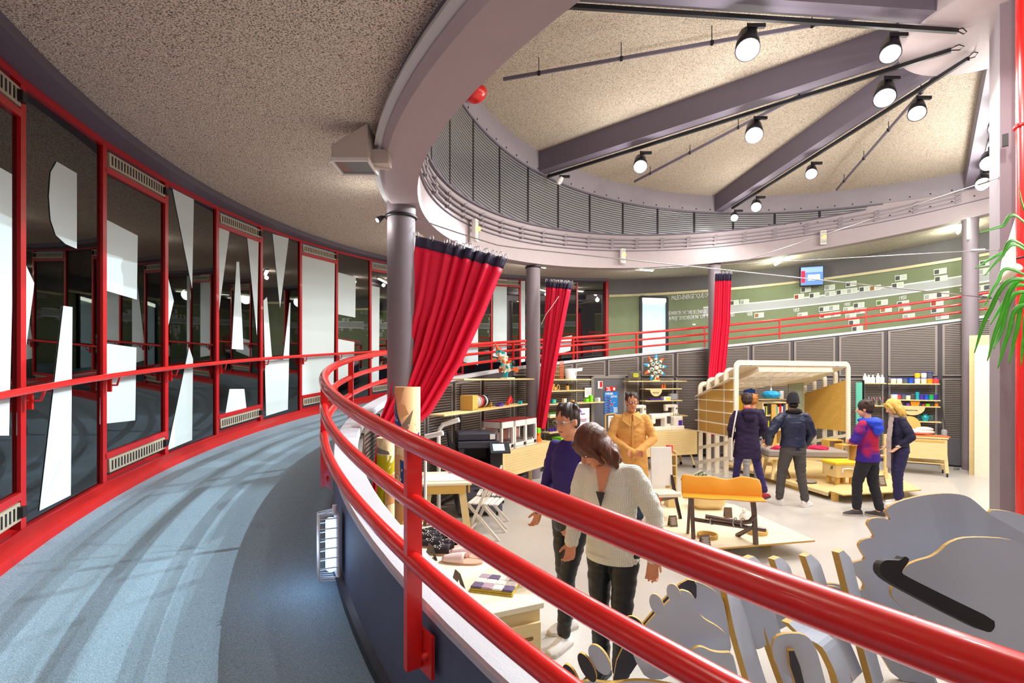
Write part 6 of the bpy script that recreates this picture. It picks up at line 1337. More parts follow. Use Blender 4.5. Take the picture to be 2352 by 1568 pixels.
plate('leg_plate', [(1581, 1332), (1610, 1338), (1640, 1355), (1660, 1372), (1672, 1430), (1682, 1500), (1650, 1505), (1612, 1485), (1595, 1420), (1584, 1370)], (1.3, 3.25, 1), NV, .028, sm=1)
plate('leg_plate', [(1686, 1370), (1740, 1385), (1775, 1405), (1790, 1440), (1775, 1470), (1745, 1492), (1725, 1487), (1705, 1435)], (1.6, 3.3, 1), NV, .028, sm=1)
plate('leg_plate', [(1571, 1522), (1590, 1492), (1603, 1485), (1614, 1486), (1636, 1496), (1655, 1499), (1682, 1498), (1692, 1535), (1712, 1640), (1560, 1640), (1565, 1560)], (1.2, 2.85, 1), NV, .028, sm=1)
plate('leg_plate', [(1773, 1490), (1777, 1470), (1787, 1459), (1810, 1454), (1842, 1455), (1862, 1467), (1876, 1492), (1888, 1535), (1905, 1600), (1850, 1640), (1829, 1562), (1800, 1546), (1780, 1522)], (1.6, 2.9, 1), NV, .028, sm=1)
plate('slot_block', [(1811, 1494), (1824, 1494), (1838, 1530), (1850, 1580), (1835, 1590), (1815, 1530)], (1.6, 2.86, 1), NV, .08, 'sculpt_dark', 'ply_edge', sm=0)
plate('spine_plate', [(1420, 1500), (1470, 1440), (1530, 1370), (1575, 1330), (1600, 1335), (1600, 1380), (1540, 1430), (1480, 1500), (1440, 1560), (1405, 1580)], (1.0, 3.12, 1), (-.1, -1, .1), .028, 'sculpt_dark', sm=1)
def paddle(x, y, rx, ry, ang, Y, c='sculpt_grey', nm='spine_plate'):
    plate(nm, [(x+rx*cos(a)*cos(ang)-ry*sin(a)*sin(ang), y+rx*cos(a)*sin(ang)+ry*sin(a)*cos(ang)) for a in rng(0, 2*pi, 14)[:-1]], (0, Y, 1), (-.35, -1, .25), .03, c, sm=1)
paddle(1547, 1362, 15, 23, -.4, 3.15); paddle(1508, 1388, 15, 26, -.4, 3.08); paddle(1457, 1438, 18, 28, -.75, 3.0, 'sculpt_dark')
paddle(1377, 1515, 19, 40, -.55, 2.85, nm='toe_plate'); paddle(1348, 1533, 14, 38, -.5, 2.83, 'sculpt_dark', 'toe_plate'); paddle(1312, 1562, 15, 40, -.4, 2.8, 'sculpt_dark', 'toe_plate')
plate('foot_plate', [(1290, 1600), (1340, 1560), (1400, 1570), (1470, 1560), (1560, 1575), (1640, 1600), (1640, 1680), (1290, 1680)], (1, 2.95, 1), NV, .03, 'sculpt_grey')
# palm leaves from the planter beside the core
mat('palm', '#4fc21a', .45, var=.25, scale=5); mat('palm_dry', '#a07040', .7); mat('trunk', '#7a5c3c', .8, bump=.4)
g = thing('palm_plant', 'tall potted palm with long arching green leaves beside the red pipe', 'plant', Vector((3.55, 3.05, 0)))
b0 = Vector((3.55, 3.05, 0)); part('pot', MB().lathe([(.18, 0), (.22, .35), (.2, .35), (.17, .3)], (0, 0, 0), 24), 'dark_metal', g); part('stem', MB().tube([(0, 0, .3), (.02, 0, 1.4), (-.03, 0, 2.45)], [.05, .04, .03], 10), 'trunk', g)
LV = [((2400, 600), (2350, 508), (2300, 520), (2248, 535), 9), ((2400, 640), (2345, 560), (2300, 590), (2262, 632), 9), ((2410, 600), (2352, 572), (2300, 582), (2240, 616), 9), ((2420, 720), (2340, 640), (2270, 720), (2238, 810), 13),
      ((2430, 700), (2352, 640), (2295, 740), (2268, 828), 14), ((2430, 720), (2345, 670), (2300, 760), (2283, 800), 13), ((2440, 740), (2352, 700), (2315, 770), (2292, 845), 14), ((2440, 720), (2370, 660), (2335, 760), (2318, 835), 14), ((2450, 740), (2375, 700), (2352, 780), (2345, 840), 13), ((2400, 650), (2330, 620), (2290, 650), (2262, 700), 10), ((2450, 700), (2390, 560), (2352, 480), (2340, 430), 9), ((2420, 700), (2352, 655), (2310, 690), (2275, 745), 12)]
for k, (c0_, c1_, c2_, c3_, w) in enumerate(LV):
    Ys = 2.9+.03*k; root = b0+Vector((-.02, 0, 2.42)); Q = [root]; pp = [px(c1_[0], c1_[1], Ys), px(c2_[0], c2_[1], Ys-.05), px(c3_[0], c3_[1], Ys-.1)]
    ctl = [root]+pp; ctl = [ctl[0]*2-ctl[1]]+ctl+[ctl[-1]*2-ctl[-2]]; pts = []
    for i in range(1, len(ctl)-2):
        for q in range(8):
            t = q/8; p0, p1, p2, p3 = ctl[i-1:i+3]; pts.append(.5*((2*p1)+(p2-p0)*t+(2*p0-5*p1+4*p2-p3)*t*t+(3*p1-p0-3*p2+p3)*t**3))
    pts.append(ctl[-2]); n = len(pts); m = MB(); L_ = []
    for i, p in enumerate(pts):
        d = (pts[min(i+1, n-1)]-pts[max(i-1, 0)]).normalized(); sd = d.cross(Vector((0, -1, .25))).normalized(); ww = w/F*2.9*.85*max(.12, sin(pi*min(1, (i+.5)/(n+.3))))**.8
        L_.append([p-sd*ww/2, p+Vector((0, .0, -.004)), p+sd*ww/2])
    m.loft(L_, caps=False, closed=False); part('leaf', m, 'palm', g, world=True, solid=.0015)
# ================================================================ people
from mathutils import noise as NZ
def cap_(m, a, b, ra, rb, n=14):
    a, b = Vector(a), Vector(b); d = b-a; L = d.length; d = d.normalized() if L > 1e-6 else Vector((0, 0, 1)); M = basis(d, (0, 0, 1) if abs(d.z) < .9 else (0, 1, 0)); rings = []
    for k in range(1, 6): t = pi/2*k/5; rings.append((a-d*ra*cos(t), ra*sin(t)))
    for k in range(0, 5): t = pi/2*k/5; rings.append((b+d*rb*sin(t), rb*cos(t)))
    return m.loft([[c+M@Vector((r*cos(q), r*sin(q), 0)) for q in rng(0, 2*pi, n)[:-1]] for c, r in rings])
def limb(m, pts, rs):
    for i in range(len(pts)-1): cap_(m, pts[i], pts[i+1], rs[i], rs[i+1])
    return m
def trunk(m, secs, n=24):   # (centre, rx, ry)
    secs = [(Vector(c), a, b) for c, a, b in secs]
    R_ = [[c+Vector((a*cos(q), b*sin(q), 0)) for q in rng(0, 2*pi, n)[:-1]] for c, a, b in secs]
    return m.loft(R_)
def bake(name, m, voxel, mats, parent, sm=4, disp=None, label=None):
    me = m.mesh('tmp'); o = bpy.data.objects.new('tmp', me); COL.objects.link(o)
    q = o.modifiers.new('r', 'REMESH'); q.mode = 'VOXEL'; q.voxel_size = voxel; q.use_smooth_shade = True
    if sm: q = o.modifiers.new('s', 'SMOOTH'); q.factor = .5; q.iterations = sm
    bpy.context.view_layer.update(); dg = bpy.context.evaluated_depsgraph_get(); out = bpy.data.meshes.new_from_object(o.evaluated_get(dg)); bpy.data.objects.remove(o)
    if disp:
        ns = [v.normal.copy() for v in out.vertices]
        for v, n in zip(out.vertices, ns): v.co = disp(v.co.copy(), n)
    out.name = name; out.materials.clear(); out.materials.append(MATS[mats]); out.polygons.foreach_set('use_smooth', [True]*len(out.polygons))
    o = bpy.data.objects.new(name, out); COL.objects.link(o); o.parent = parent
    if label: o['label'] = label
    return o
def folds(amp, sc=(9, 9, 14), seed=0):
    def f(p, n):
        q = Vector((p.x*sc[0]+seed, p.y*sc[1], p.z*sc[2])); v = NZ.noise(q)*.7+NZ.noise(q*2.3)*.3; return p+n*amp*v
    return f
def strands(amp, seed=0, fx=38):
    def f(p, n):
        a = atan2(p.x, p.y); q = Vector((a*6+seed, p.z*3.5, seed)); v = NZ.noise(q*1.0)+.6*NZ.noise(Vector((a*fx/3, p.z*6, seed+5))); return p+n*amp*v
    return f
def hand(m, w, d, nrm, side, s=1.0, curl=.5):
    w, d, nrm = Vector(w), Vector(d).normalized(), Vector(nrm).normalized(); x = d.cross(nrm).normalized()*side; nrm = (x.cross(d)*side).normalized()
    for k in range(4): a = (k-1.5)*.0195*s; cap_(m, w+x*a*.6+d*.01*s, w+x*a+d*.08*s, .0145*s, .0115*s, 10)
    for k, L in enumerate((.062, .074, .070, .055)):
        a = (1.5-k)*.0215*s; r0 = w+x*a+d*.085*s; d1 = (d*cos(curl*.5)+nrm*sin(curl*.5)+x*(1.5-k)*.05).normalized(); d2 = (d*cos(curl*1.5)+nrm*sin(curl*1.5)).normalized(); d3 = (d*cos(curl*2.3)+nrm*sin(curl*2.3)).normalized()
        p1 = r0+d1*L*.5*s; p2 = p1+d2*L*.3*s; limb(m, [r0, p1, p2, p2+d3*L*.22*s], [.0092*s, .0086*s, .0080*s, .0072*s])
    t0 = w+x*.026*s+d*.02*s; limb(m, [t0, t0+(d*.6+x*.7+nrm*.3).normalized()*.038*s, t0+(d*.6+x*.7+nrm*.3).normalized()*.038*s+(d*.9+x*.25+nrm*.5).normalized()*.035*s], [.0135*s, .0105*s, .0085*s])
SKIN = {'light': '#e8b08e', 'warm': '#d8926a', 'tan': '#c98660'}
for k, v in SKIN.items(): mat('skin_'+k, v, .5, var=.06, scale=20)
def person(label, loc, rz, h, sk='light', feet=((-.10, .02, 0), (.10, .02, 0)), lean=0, twist=0, arms=None, head=(0, 0), top=None, bottom=None, shoes=None, hair=None, extra=None, hem=.88, hips=0, build=1.0, foot_yaw=(.15, -.15), collar=None, hand_on=(1, 1), neckline=1.0):
    s = h/1.75; g = thing('person', label, 'person', loc, rz); V = lambda x, y, z: Vector((x*s, y*s, z*s)); b = build
    ly = lambda z: hips+lean*max(0, z-.92)
    sh = [V(-.172*b, ly(1.41), 1.41), V(.172*b, ly(1.41), 1.41)]
    hp = [V(-.09, hips, .90), V(.09, hips, .90)]; an = [V(f[0], f[1], .095) for f in feet]
    kn = [(hp[i]+an[i])/2+V(0, .03+(.02 if f_[1] > .08 else 0), .02) for i, f_ in enumerate(feet)]
    arms = arms or ([(-.24, .0, 1.14), (-.25, .06, .90)], [(.24, .0, 1.14), (.25, .06, .90)])
    el = [V(*a[0]) for a in arms]; wr = [V(*a[1]) for a in arms]; hd = [(Vector(a[2]) if len(a) > 2 else (wr[i]-el[i])).normalized() for i, a in enumerate(arms)]
    nk = V(0, ly(1.46), 1.46); hp_, hy_ = head[1], head[0]
    HM = Matrix.Rotation(hy_, 3, 'Z')@Matrix.Rotation(-hp_, 3, 'X'); hc = nk+HM@V(0, .02, .165)
    T = lambda x, y, z: hc+HM@V(x, y, z)
    # body
    m = MB()
    trunk(m, [(V(0, hips, .82), .145*s*b, .10*s), (V(0, hips, .92), .158*s*b, .11*s), (V(0, ly(1.06), 1.06), .13*s*b, .095*s), (V(0, ly(1.25), 1.25), .155*s*b, .105*s), (V(0, ly(1.38), 1.38), .15*s*b, .085*s), (V(0, ly(1.45), 1.45), .07*s, .06*s)])
    cap_(m, nk-V(0, 0, .05), nk+HM@V(0, .0, .10), .055*s, .05*s)
    for i in (0, 1):
        limb(m, [hp[i], kn[i], an[i]], [.078*s, .05*s, .035*s]); limb(m, [sh[i], el[i], wr[i]], [.044*s, .037*s, .026*s]); cap_(m, an[i], an[i]+Matrix.Rotation(foot_yaw[i], 3, 'Z')@V(0, .06, -.045), .03*s, .022*s)
        if hand_on[i]: hand(m, wr[i], hd[i], (0, 1, 0) if abs(hd[i].y) < .75 else (0, 0, -1), 1 if i == 1 else -1, s, .55)
    m.ell(T(0, -.01, .03), (.074*s, .093*s, .095*s), HM, 20, 14).ell(T(0, .025, -.035), (.058*s, .068*s, .078*s), HM, 18, 12)
    cap_(m, T(0, .088, .012), T(0, .108, -.022), .010*s, .015*s); m.ell(T(0, .078, -.058), (.024*s, .012*s, .009*s), HM); m.ell(T(0, .066, -.095), (.025*s, .018*s, .016*s), HM)
    for sx in (-1, 1): m.ell(T(sx*.075, -.005, -.005), (.011*s, .02*s, .032*s), HM); m.ell(T(sx*.03, .074, .035), (.022*s, .010*s, .007*s), HM)
    body = bake('body', m, .0068*s, 'skin_'+sk, g, 3)
    for sx in (-1, 1): e = part('eye', MB().ell(T(sx*.031, .078, .014), .0115*s, n=12, m=8), 'white', g); part('iris', MB().ell(T(sx*.031, .0865, .013), .0055*s, n=10, m=6), 'ink', e)
    part('lips', MB().ell(T(0, .0865, -.058), (.021*s, .006*s, .0065*s), HM), 'poster_red' if 0 else 'lip', g)
    # trousers
    if bottom:
        c, wd, hz = bottom; m = MB(); trunk(m, [(V(0, hips, .80), .15*s*b, .115*s), (V(0, hips, .92), .172*s*b, .128*s), (V(0, ly(1.02), 1.02), .155*s*b, .115*s)])
        for i in (0, 1): e_ = an[i]+V(0, 0, hz); limb(m, [hp[i]+V(0, 0, -.01), kn[i], e_], [.098*s*wd, .068*s*wd, .056*s*wd])
        bake('trousers', m, .0095*s, c, g, 4, folds(.010*s, (8, 8, 22), loc[0]))
    if top:
        c, t_, voxel = top[:3]; sl = top[3] if len(top) > 3 else 1.0; m = MB(); fl = top[4] if len(top) > 4 else .0
        secs = [(V(0, hips+(.0), hem), (.178+fl)*s*b, (.135+fl*.7)*s), (V(0, ly((hem+1.08)/2), (hem+1.08)/2), (.172+fl*.7)*s*b, (.13+fl*.4)*s), (V(0, ly(1.08), 1.08), (.158+fl*.4)*s*b, .122*s), (V(0, ly(1.25), 1.25), .178*s*b, .132*s), (V(0, ly(1.38), 1.38), .172*s*b, .108*s), (V(0, ly(1.445), 1.445), .115*s*b, .08*s)]
        if neckline > .5: secs.append((V(0, ly(1.475), 1.475), .07*s, .068*s))
        trunk(m, secs)
        for i in (0, 1):
            e_ = wr[i] if sl >= 1 else el[i].lerp(wr[i], sl); limb(m, [nk-V(0, 0, .06), sh[i], sh[i].lerp(el[i], .35), el[i], e_], [.055*s, .057*s, .062*s*t_, .054*s*t_, .042*s*t_])
        bake(top[5] if len(top) > 5 else 'jacket', m, voxel*s, c, g, 4, folds(.013*s, (7, 7, 16), loc[0]*3))
    if shoes:
        for i in (0, 1):
            c = an[i]; yw = foot_yaw[i]; R_ = Matrix.Rotation(yw, 3, 'Z'); Q = lambda x, y, z: Vector((c.x, c.y, 0))+R_@V(x, y, z)
            m = MB(); rings = []
            for y, w, h0 in ((-.075, .026, .06), (-.06, .036, .085), (-.01, .040, .10), (.05, .043, .075), (.11, .047, .052), (.155, .043, .04), (.185, .026, .028)):
                rings.append([Q(w*cos(q), y, .022+max(0, sin(q))*h0*.9+min(0, sin(q))*.012) for q in rng(0, 2*pi, 16)[:-1]])
            m.loft(rings); sh_ = part('shoe', m, shoes[0], g)
            m = MB(); out_ = [(y, w*1.06) for y, w in ((-.082, .02), (-.065, .036), (-.01, .041), (.05, .045), (.11, .049), (.16, .044), (.192, .022))]
            m.prism([Q(w, y, .002) for y, w in out_]+[Q(-w, y, .002) for y, w in out_[::-1]], V(0, 0, .024)); part('sole', m, shoes[1], sh_)
            m = MB()
            for k in range(4): y = .03+.025*k; m.tube([Q(-.02, y, .098-.012*k), Q(.0, y+.006, .106-.013*k), Q(.02, y, .098-.012*k)], .003*s, 5)
            part('laces', m, shoes[2] if len(shoes) > 2 else shoes[1], sh_)
    if hair: hair(g, T, HM, s)
    if extra: extra(g, V, T, HM, s, dict(sh=sh, el=el, wr=wr, hp=hp, an=an, nk=nk, ly=ly))
    return g
mat('lip', '#b0584c', .5)
def hairmat(n, a, b):
    m = bpy.data.materials.new(n); m.use_nodes = True; N = m.node_tree; bs = N.nodes['Principled BSDF']; bs.inputs['Roughness'].default_value = .6
    tc = N.nodes.new('ShaderNodeTexCoord'); mp = N.nodes.new('ShaderNodeMapping'); mp.inputs['Scale'].default_value = (60, 60, 7); nz = N.nodes.new('ShaderNodeTexNoise'); nz.inputs['Scale'].default_value = 1.6; nz.inputs['Detail'].default_value = 3
    mx = N.nodes.new('ShaderNodeMixRGB'); mx.inputs[1].default_value = lin(a); mx.inputs[2].default_value = lin(b); bp = N.nodes.new('ShaderNodeBump'); bp.inputs['Strength'].default_value = .5; bp.inputs['Distance'].default_value = .006
    N.links.new(tc.outputs['Object'], mp.inputs[0]); N.links.new(mp.outputs[0], nz.inputs['Vector']); N.links.new(nz.outputs[0], mx.inputs[0]); N.links.new(mx.outputs[0], bs.inputs['Base Color']); N.links.new(nz.outputs[0], bp.inputs['Height']); N.links.new(bp.outputs[0], bs.inputs['Normal']); MATS[n] = m
hairmat('hair_dark', '#1c1210', '#4a3026'); hairmat('hair_brown', '#26120a', '#7a4020'); hairmat('hair_blonde', '#b87a1c', '#f6d874'); hairmat('hair_black', '#120e10', '#33262a'); hairmat('hair_ginger', '#8a4a18', '#d08a3c')
def h_short(c, vol=1.0, low=.0):
    def f(g, T, HM, s):
        m = MB().ell(T(0, -.022, .045), (.083*s*vol, .095*s*vol, .092*s*vol), HM, 18, 12).ell(T(0, -.05, .0+low), (.076*s*vol, .065*s, .075*s), HM, 16, 10)
        for k in range(16): a = k*2.4; m.ell(T(.06*cos(a)*vol, -.03+.06*sin(a), .075+.03*cos(k*1.7)), .028*s, n=8, m=6)
        bake('hair', m, .0065*s, c, g, 1, strands(.010*s, 3))
    return f
def h_bob(c, ln=.20, vol=1.1):
    def f(g, T, HM, s):
        m = MB().ell(T(0, -.02, .045), (.095*s*vol, .105*s*vol, .098*s*vol), HM, 20, 14)
        for k in range(15):
            a = radians(200+k*10-10-10+(k*3)); 
        for k in range(17):
            a = pi*.02+pi*1.0+(k/16)*pi-pi*.0; x, y = .088*cos(a)*vol, .075*sin(a)*vol-.005
            wob = .012*sin(k*2.3); limb(m, [T(x*.75, y*.75, .07), T(x*1.08, y*1.08, -.02), T(x*1.12+wob, y*1.12, -.02-ln*.45), T(x*1.02+wob, y*1.0, -.02-ln*(.8+.12*sin(k*1.9)))], [.03*s, .032*s, .028*s, .014*s])
        for sx in (-1, 1): limb(m, [T(sx*.05, .07, .085), T(sx*.088, .055, .02), T(sx*.10, .045, -.07)], [.022*s, .022*s, .012*s])
        bake('hair', m, .0068*s, c, g, 1, strands(.011*s, 7))
    return f
def h_hat(c):
    def f(g, T, HM, s):
        m = MB(); trunk_ = [(T(0, -.03, -.02), .088, .098), (T(0, -.028, .03), .09, .102), (T(0, -.035, .09), .080, .092), (T(0, -.055, .14), .058, .066), (T(0, -.07, .165), .022, .026)]
        m.loft([[c0+HM@Vector((a*s*cos(q), b_*s*sin(q), 0)) for q in rng(0, 2*pi, 24)[:-1]] for c0, a, b_ in trunk_]); hm = bake('woollen_hat', m, .008*s, c, g, 3)
        m = MB().tube([T(.091*cos(q), -.03+.101*sin(q), -.015) for q in rng(0, 2*pi, 24)[:-1]], .006*s, 8, closed=True); part('hat_brim', m, c, hm)
        m = MB().ell(T(0, -.05, -.05), (.07*s, .05*s, .05*s), HM); bake('hair', m, .008*s, 'hair_black', g, 1)
    return f
mat('coat_purple', '#2a1a3e', .9, bump=.3, bscale=150); mat('jean_indigo', '#3a2f6a', .85, bump=.3, bscale=160); mat('bomber', '#1e2440', .45, var=.15); mat('grey_trousers', '#55504f', .85); mat('hood_blue', '#2348d8', .7); mat('fleece_red', '#c01a3c', .85)
mat('charcoal', '#26242c', .85); mat('navy', '#1c1a3a', .75); mat('navy_trousers', '#2a2450', .8); mat('scarf', '#b8a8a4', .95, bump=.6, bscale=200); mat('tan_coat', '#e2a95c', .8); mat('tan_trousers', '#4a5a78', .8); mat('black_trousers', '#131216', .5, var=.2, scale=12); mat('tote', '#e6ddd0', .85); mat('fur', '#2a2420', .95, bump=.9, bscale=120); mat('purple_knit', '#2d1a66', .85); mat('shoe_red', '#b01c30', .6); mat('shoe_white', '#f0ece8', .5); mat('shoe_grey', '#4a4446', .6); mat('light_grey_cloth', '#a09c9c', .85); mat('green_cloth', '#4a7a4a', .8)
# knitted cardigan and fleece with two colours
m_ = bpy.data.materials.new('knit'); m_.use_nodes = True; N = m_.node_tree; bs = N.nodes['Principled BSDF']; bs.inputs['Roughness'].default_value = .85
tc = N.nodes.new('ShaderNodeTexCoord'); wv = N.nodes.new('ShaderNodeTexWave'); wv.bands_direction = 'X'; wv.inputs['Scale'].default_value = 28; wv.inputs['Distortion'].default_value = .6; wv2 = N.nodes.new('ShaderNodeTexWave'); wv2.bands_direction = 'Z'; wv2.inputs['Scale'].default_value = 36
mu = N.nodes.new('ShaderNodeMath'); mu.operation = 'MULTIPLY'; mx = N.nodes.new('ShaderNodeMixRGB'); mx.inputs[1].default_value = lin('#dcd8c4'); mx.inputs[2].default_value = lin('#f8f5e6'); bp = N.nodes.new('ShaderNodeBump'); bp.inputs['Strength'].default_value = .7; bp.inputs['Distance'].default_value = .006
for w_ in (wv, wv2): N.links.new(tc.outputs['Object'], w_.inputs['Vector'])
N.links.new(wv.outputs['Fac'], mu.inputs[0]); N.links.new(wv2.outputs['Fac'], mu.inputs[1]); N.links.new(wv.outputs['Fac'], mx.inputs[0]); N.links.new(mx.outputs[0], bs.inputs['Base Color']); N.links.new(mu.outputs[0], bp.inputs['Height']); N.links.new(bp.outputs[0], bs.inputs['Normal']); MATS['knit'] = m_
m_ = bpy.data.materials.new('fleece'); m_.use_nodes = True; N = m_.node_tree; bs = N.nodes['Principled BSDF']; bs.inputs['Roughness'].default_value = .85
tc = N.nodes.new('ShaderNodeTexCoord'); nz = N.nodes.new('ShaderNodeTexNoise'); nz.inputs['Scale'].default_value = 3.2; nz.inputs['Detail'].default_value = 1; cr = N.nodes.new('ShaderNodeValToRGB'); e = cr.color_ramp.elements; e[0].position = .44; e[0].color = lin('#3a1a8c'); e[1].position = .58; e[1].color = lin('#b81440')
N.links.new(tc.outputs['Object'], nz.inputs['Vector']); N.links.new(nz.outputs[0], cr.inputs[0]); N.links.new(cr.outputs[0], bs.inputs['Base Color']); MATS['fleece'] = m_
def at0(x, Y): return Vector(((x-1176)/F*Y, Y, 0))
# 1 dark coat and tote bag
def ex1(g, V, T, HM, s, J):
    m = MB(); m.ell(V(0, -.10, 1.44), (.13*s, .08*s, .07*s)).ell(V(0, -.12, 1.37), (.10*s, .06*s, .09*s)); bake('hood', m, .01*s, 'coat_purple', g, 4, folds(.012*s))
    m = MB().hexa([V(-.30, -.10, .62), V(-.27, .16, .62), V(-.235, .16, .62), V(-.26, -.10, .62), V(-.29, -.10, 1.0), V(-.27, .16, 1.0), V(-.25, .16, 1.0), V(-.26, -.10, 1.0)]); tb_ = part('tote_bag', m, 'tote', g, bev=.01)
    part('strap', MB().tube([V(-.27, -.08, .98), V(-.25, -.12, 1.2), V(-.19, -.08, 1.46), V(-.19, .06, 1.46), V(-.25, .13, 1.2), V(-.27, .12, .98)], .012*s, 6), 'tote', tb_)
    m = MB().tube([V(-.01, .045, 1.50), V(.06, .02, 1.50), V(.03, -.06, 1.50), V(-.05, -.03, 1.50)], .022*s, 8, closed=True); part('collar_scarf', m, 'poster_red', g)
person('person from behind in a dark purple hooded coat with white tote bag and red shoes', at0(1716, 8.75), -.12, 1.79, 'light', feet=((-.10, .30, 0), (.24, -.10, 0)), arms=([(-.27, -.02, 1.16), (-.22, .12, .95)], [(.28, .0, 1.16), (.24, .2, 1.02)]), head=(-.25, .25), top=('coat_purple', 1.15, .010, 1, .045, 'coat'), bottom=('jean_indigo', .95, .05), shoes=('shoe_red', 'shoe_grey', 'white'), hair=h_short('hair_dark', 1.08), extra=ex1, hem=.66, foot_yaw=(.1, -.7), build=1.02)
person('person in pale grey trousers half hidden behind the one in the purple coat', at0(1729, 9.75), .1, 1.74, 'warm', feet=((-.12, .02, 0), (.12, .05, 0)), head=(-.7, .1), top=('charcoal', 1.05, .011, 1, .0, 'jacket'), bottom=('light_grey_cloth', 1.0, .04), shoes=('tube_grey', 'white', 'white'), hair=h_short('hair_ginger', 1.05), hem=.86)
# 3 bomber jacket and hat
def ex3(g, V, T, HM, s, J):
    m = MB().tube([V(.085*cos(q), -.01+.08*sin(q), 1.475+.02*sin(q)*-1) for q in rng(0, 2*pi, 16)[:-1]], .034*s, 10, closed=True); bake('fur_collar', m, .009*s, 'fur', g, 2, folds(.018*s, (40, 40, 40)))
    m = MB(); trunk(m, [(V(0, 0, .885), .168*s, .125*s), (V(0, 0, .95), .168*s, .126*s)]); part('waistband', m, 'navy', g)
person('person seen from behind in a dark blue bomber jacket, woollen hat and white trainers', at0(1822, 8.10), .02, 1.80, 'tan', feet=((-.15, .12, 0), (.17, -.02, 0)), arms=([(-.36, -.02, 1.16), (-.27, .22, .96)], [(.29, .0, 1.14), (.24, .14, .90)]), head=(-.2, .12), top=('bomber', 1.3, .010, .97, .012, 'jacket'), bottom=('grey_trousers', 1.06, .03), shoes=('shoe_white', 'shoe_white', 'white'), hair=h_hat('charcoal'), extra=ex3, hem=.93, foot_yaw=(.5, -1.0), build=1.08)
# 4 hooded fleece
def ex4(g, V, T, HM, s, J):
    m = MB().ell(V(0, -.07, 1.43), (.17*s, .12*s, .075*s)).ell(V(0, -.13, 1.34), (.12*s, .07*s, .10*s)).ell(V(0, .05, 1.45), (.12*s, .08*s, .05*s)); bake('hood', m, .01*s, 'hood_blue', g, 4, folds(.016*s, (14, 14, 22)))
person('person with crossed arms in a violet and red fleece with a bright blue hood', at0(1994, 7.5), .55, 1.72, 'light', feet=((-.08, .12, 0), (.12, -.10, 0)), arms=([(-.26, .06, 1.16), (-.02, .20, 1.13), (1, .1, .1)], [(.26, .06, 1.16), (.04, .22, 1.10), (-1, .1, .1)]), head=(.35, .15), top=('fleece', 1.18, .010, 1, .02, 'fleece'), bottom=('charcoal', 1.1, .05), shoes=('shoe_grey', 'beige', 'ink'), hair=h_short('hair_dark', 1.12), extra=ex4, hem=.84, foot_yaw=(.9, .1), build=1.05)
# 5 blonde with scarf
def ex5(g, V, T, HM, s, J):
    m = MB(); m.tube([V(.08*cos(q), .01+.085*sin(q), 1.465) for q in rng(0, 2*pi, 16)[:-1]], .03*s, 8, closed=True); m.loft([[V(-.13, .10, 1.46), V(-.02, .13, 1.46), V(-.02, .15, 1.44), V(-.13, .12, 1.44)], [V(-.17, .14, 1.1), V(-.04, .17, 1.1), V(-.04, .19, 1.1), V(-.17, .17, 1.1)], [V(-.17, .15, .62), V(-.05, .17, .62), V(-.05, .19, .62), V(-.17, .17, .62)]], smooth=False)
    sc = bake('scarf', m, .009*s, 'scarf', g, 3, folds(.010*s)); m = MB()
    for k in range(7): x = -.165+.019*k; m.tube([V(x, .165, .63), V(x+.004*((k % 3)-1), .165, .54)], .004*s, 5)
    part('fringe', m, 'scarf', sc); part('bracelet', MB().tube([J['wr'][0]+Vector((.032*cos(q), .032*sin(q), .01)) for q in rng(0, 2*pi, 12)[:-1]], .006, 6, closed=True), 'white', g)
person('blonde person in navy clothes with a long pale scarf and one hand in the pocket', at0(2066, 8.15), 1.15, 1.72, 'light', feet=((-.09, .04, 0), (.09, -.02, 0)), arms=([(-.24, -.10, 1.15), (-.19, .06, .98)], [(.25, -.04, 1.14), (.22, .12, .96)]), head=(.15, .42), top=('navy', 1.1, .010, .72, .0, 'jacket'), bottom=('navy_trousers', 1.12, .06), shoes=('shoe_white', 'shoe_white', 'white'), hair=h_bob('hair_blonde', .22, 1.08), extra=ex5, hem=.88)
# 6 tan coat with glasses
def glasses(g, T, s, c='dark_metal'):
    m = MB()
    for sx in (-1, 1): m.tube([T(sx*.033+.024*cos(q), .096, .012+.02*sin(q)) for q in rng(0, 2*pi, 14)[:-1]], .0022*s, 5, closed=True).tube([T(sx*.057, .094, .018), T(sx*.078, .0, .015)], .002*s, 5)
    m.tube([T(-.01, .098, .015), T(.01, .098, .015)], .002*s, 5); part('glasses', m, c, g)
def ex6(g, V, T, HM, s, J):
    glasses(g, T, s); m = MB()
    for sx in (-1, 1): m.loft([[V(sx*.01, .10, 1.47), V(sx*.09, .02, 1.50), V(sx*.10, .02, 1.49), V(sx*.02, .11, 1.45)], [V(sx*.015, .14, 1.33), V(sx*.12, .11, 1.40), V(sx*.13, .115, 1.39), V(sx*.025, .15, 1.31)]], smooth=False)
    part('collar', m, 'tan_coat', g, solid=.006); m = MB()
    for k in range(5): m.lathe([(.011*s, 0), (.011*s, .005)], V(.0, .137+.003*(k == 0), 1.26-.10*k), 12, basis((0, 1, 0)))
    part('buttons', m, 'birch_dark', g); part('placket', MB().bar(V(-.012, .135, 1.38), V(-.012, .150, .66), .03, .006, (0, 1, 0)), 'tan_coat', g)
person('person in a long tan coat with glasses and clasped hands facing the viewer', at0(1450, 7.05), pi-.15, 1.86, 'warm', feet=((-.10, .02, 0), (.10, .02, 0)), arms=([(-.28, .04, 1.15), (-.05, .25, 1.0), (.9, .3, -.1)], [(.28, .04, 1.15), (.0, .26, 1.0), (-.9, .3, -.1)]), head=(.1, .15), top=('tan_coat', 1.06, .010, 1, .04, 'coat'), bottom=('tan_trousers', 1.0, .04), shoes=('shoe_grey', 'white', 'ink'), hair=h_short('hair_dark', 1.0, .0), extra=ex6, hem=.55, build=1.06)
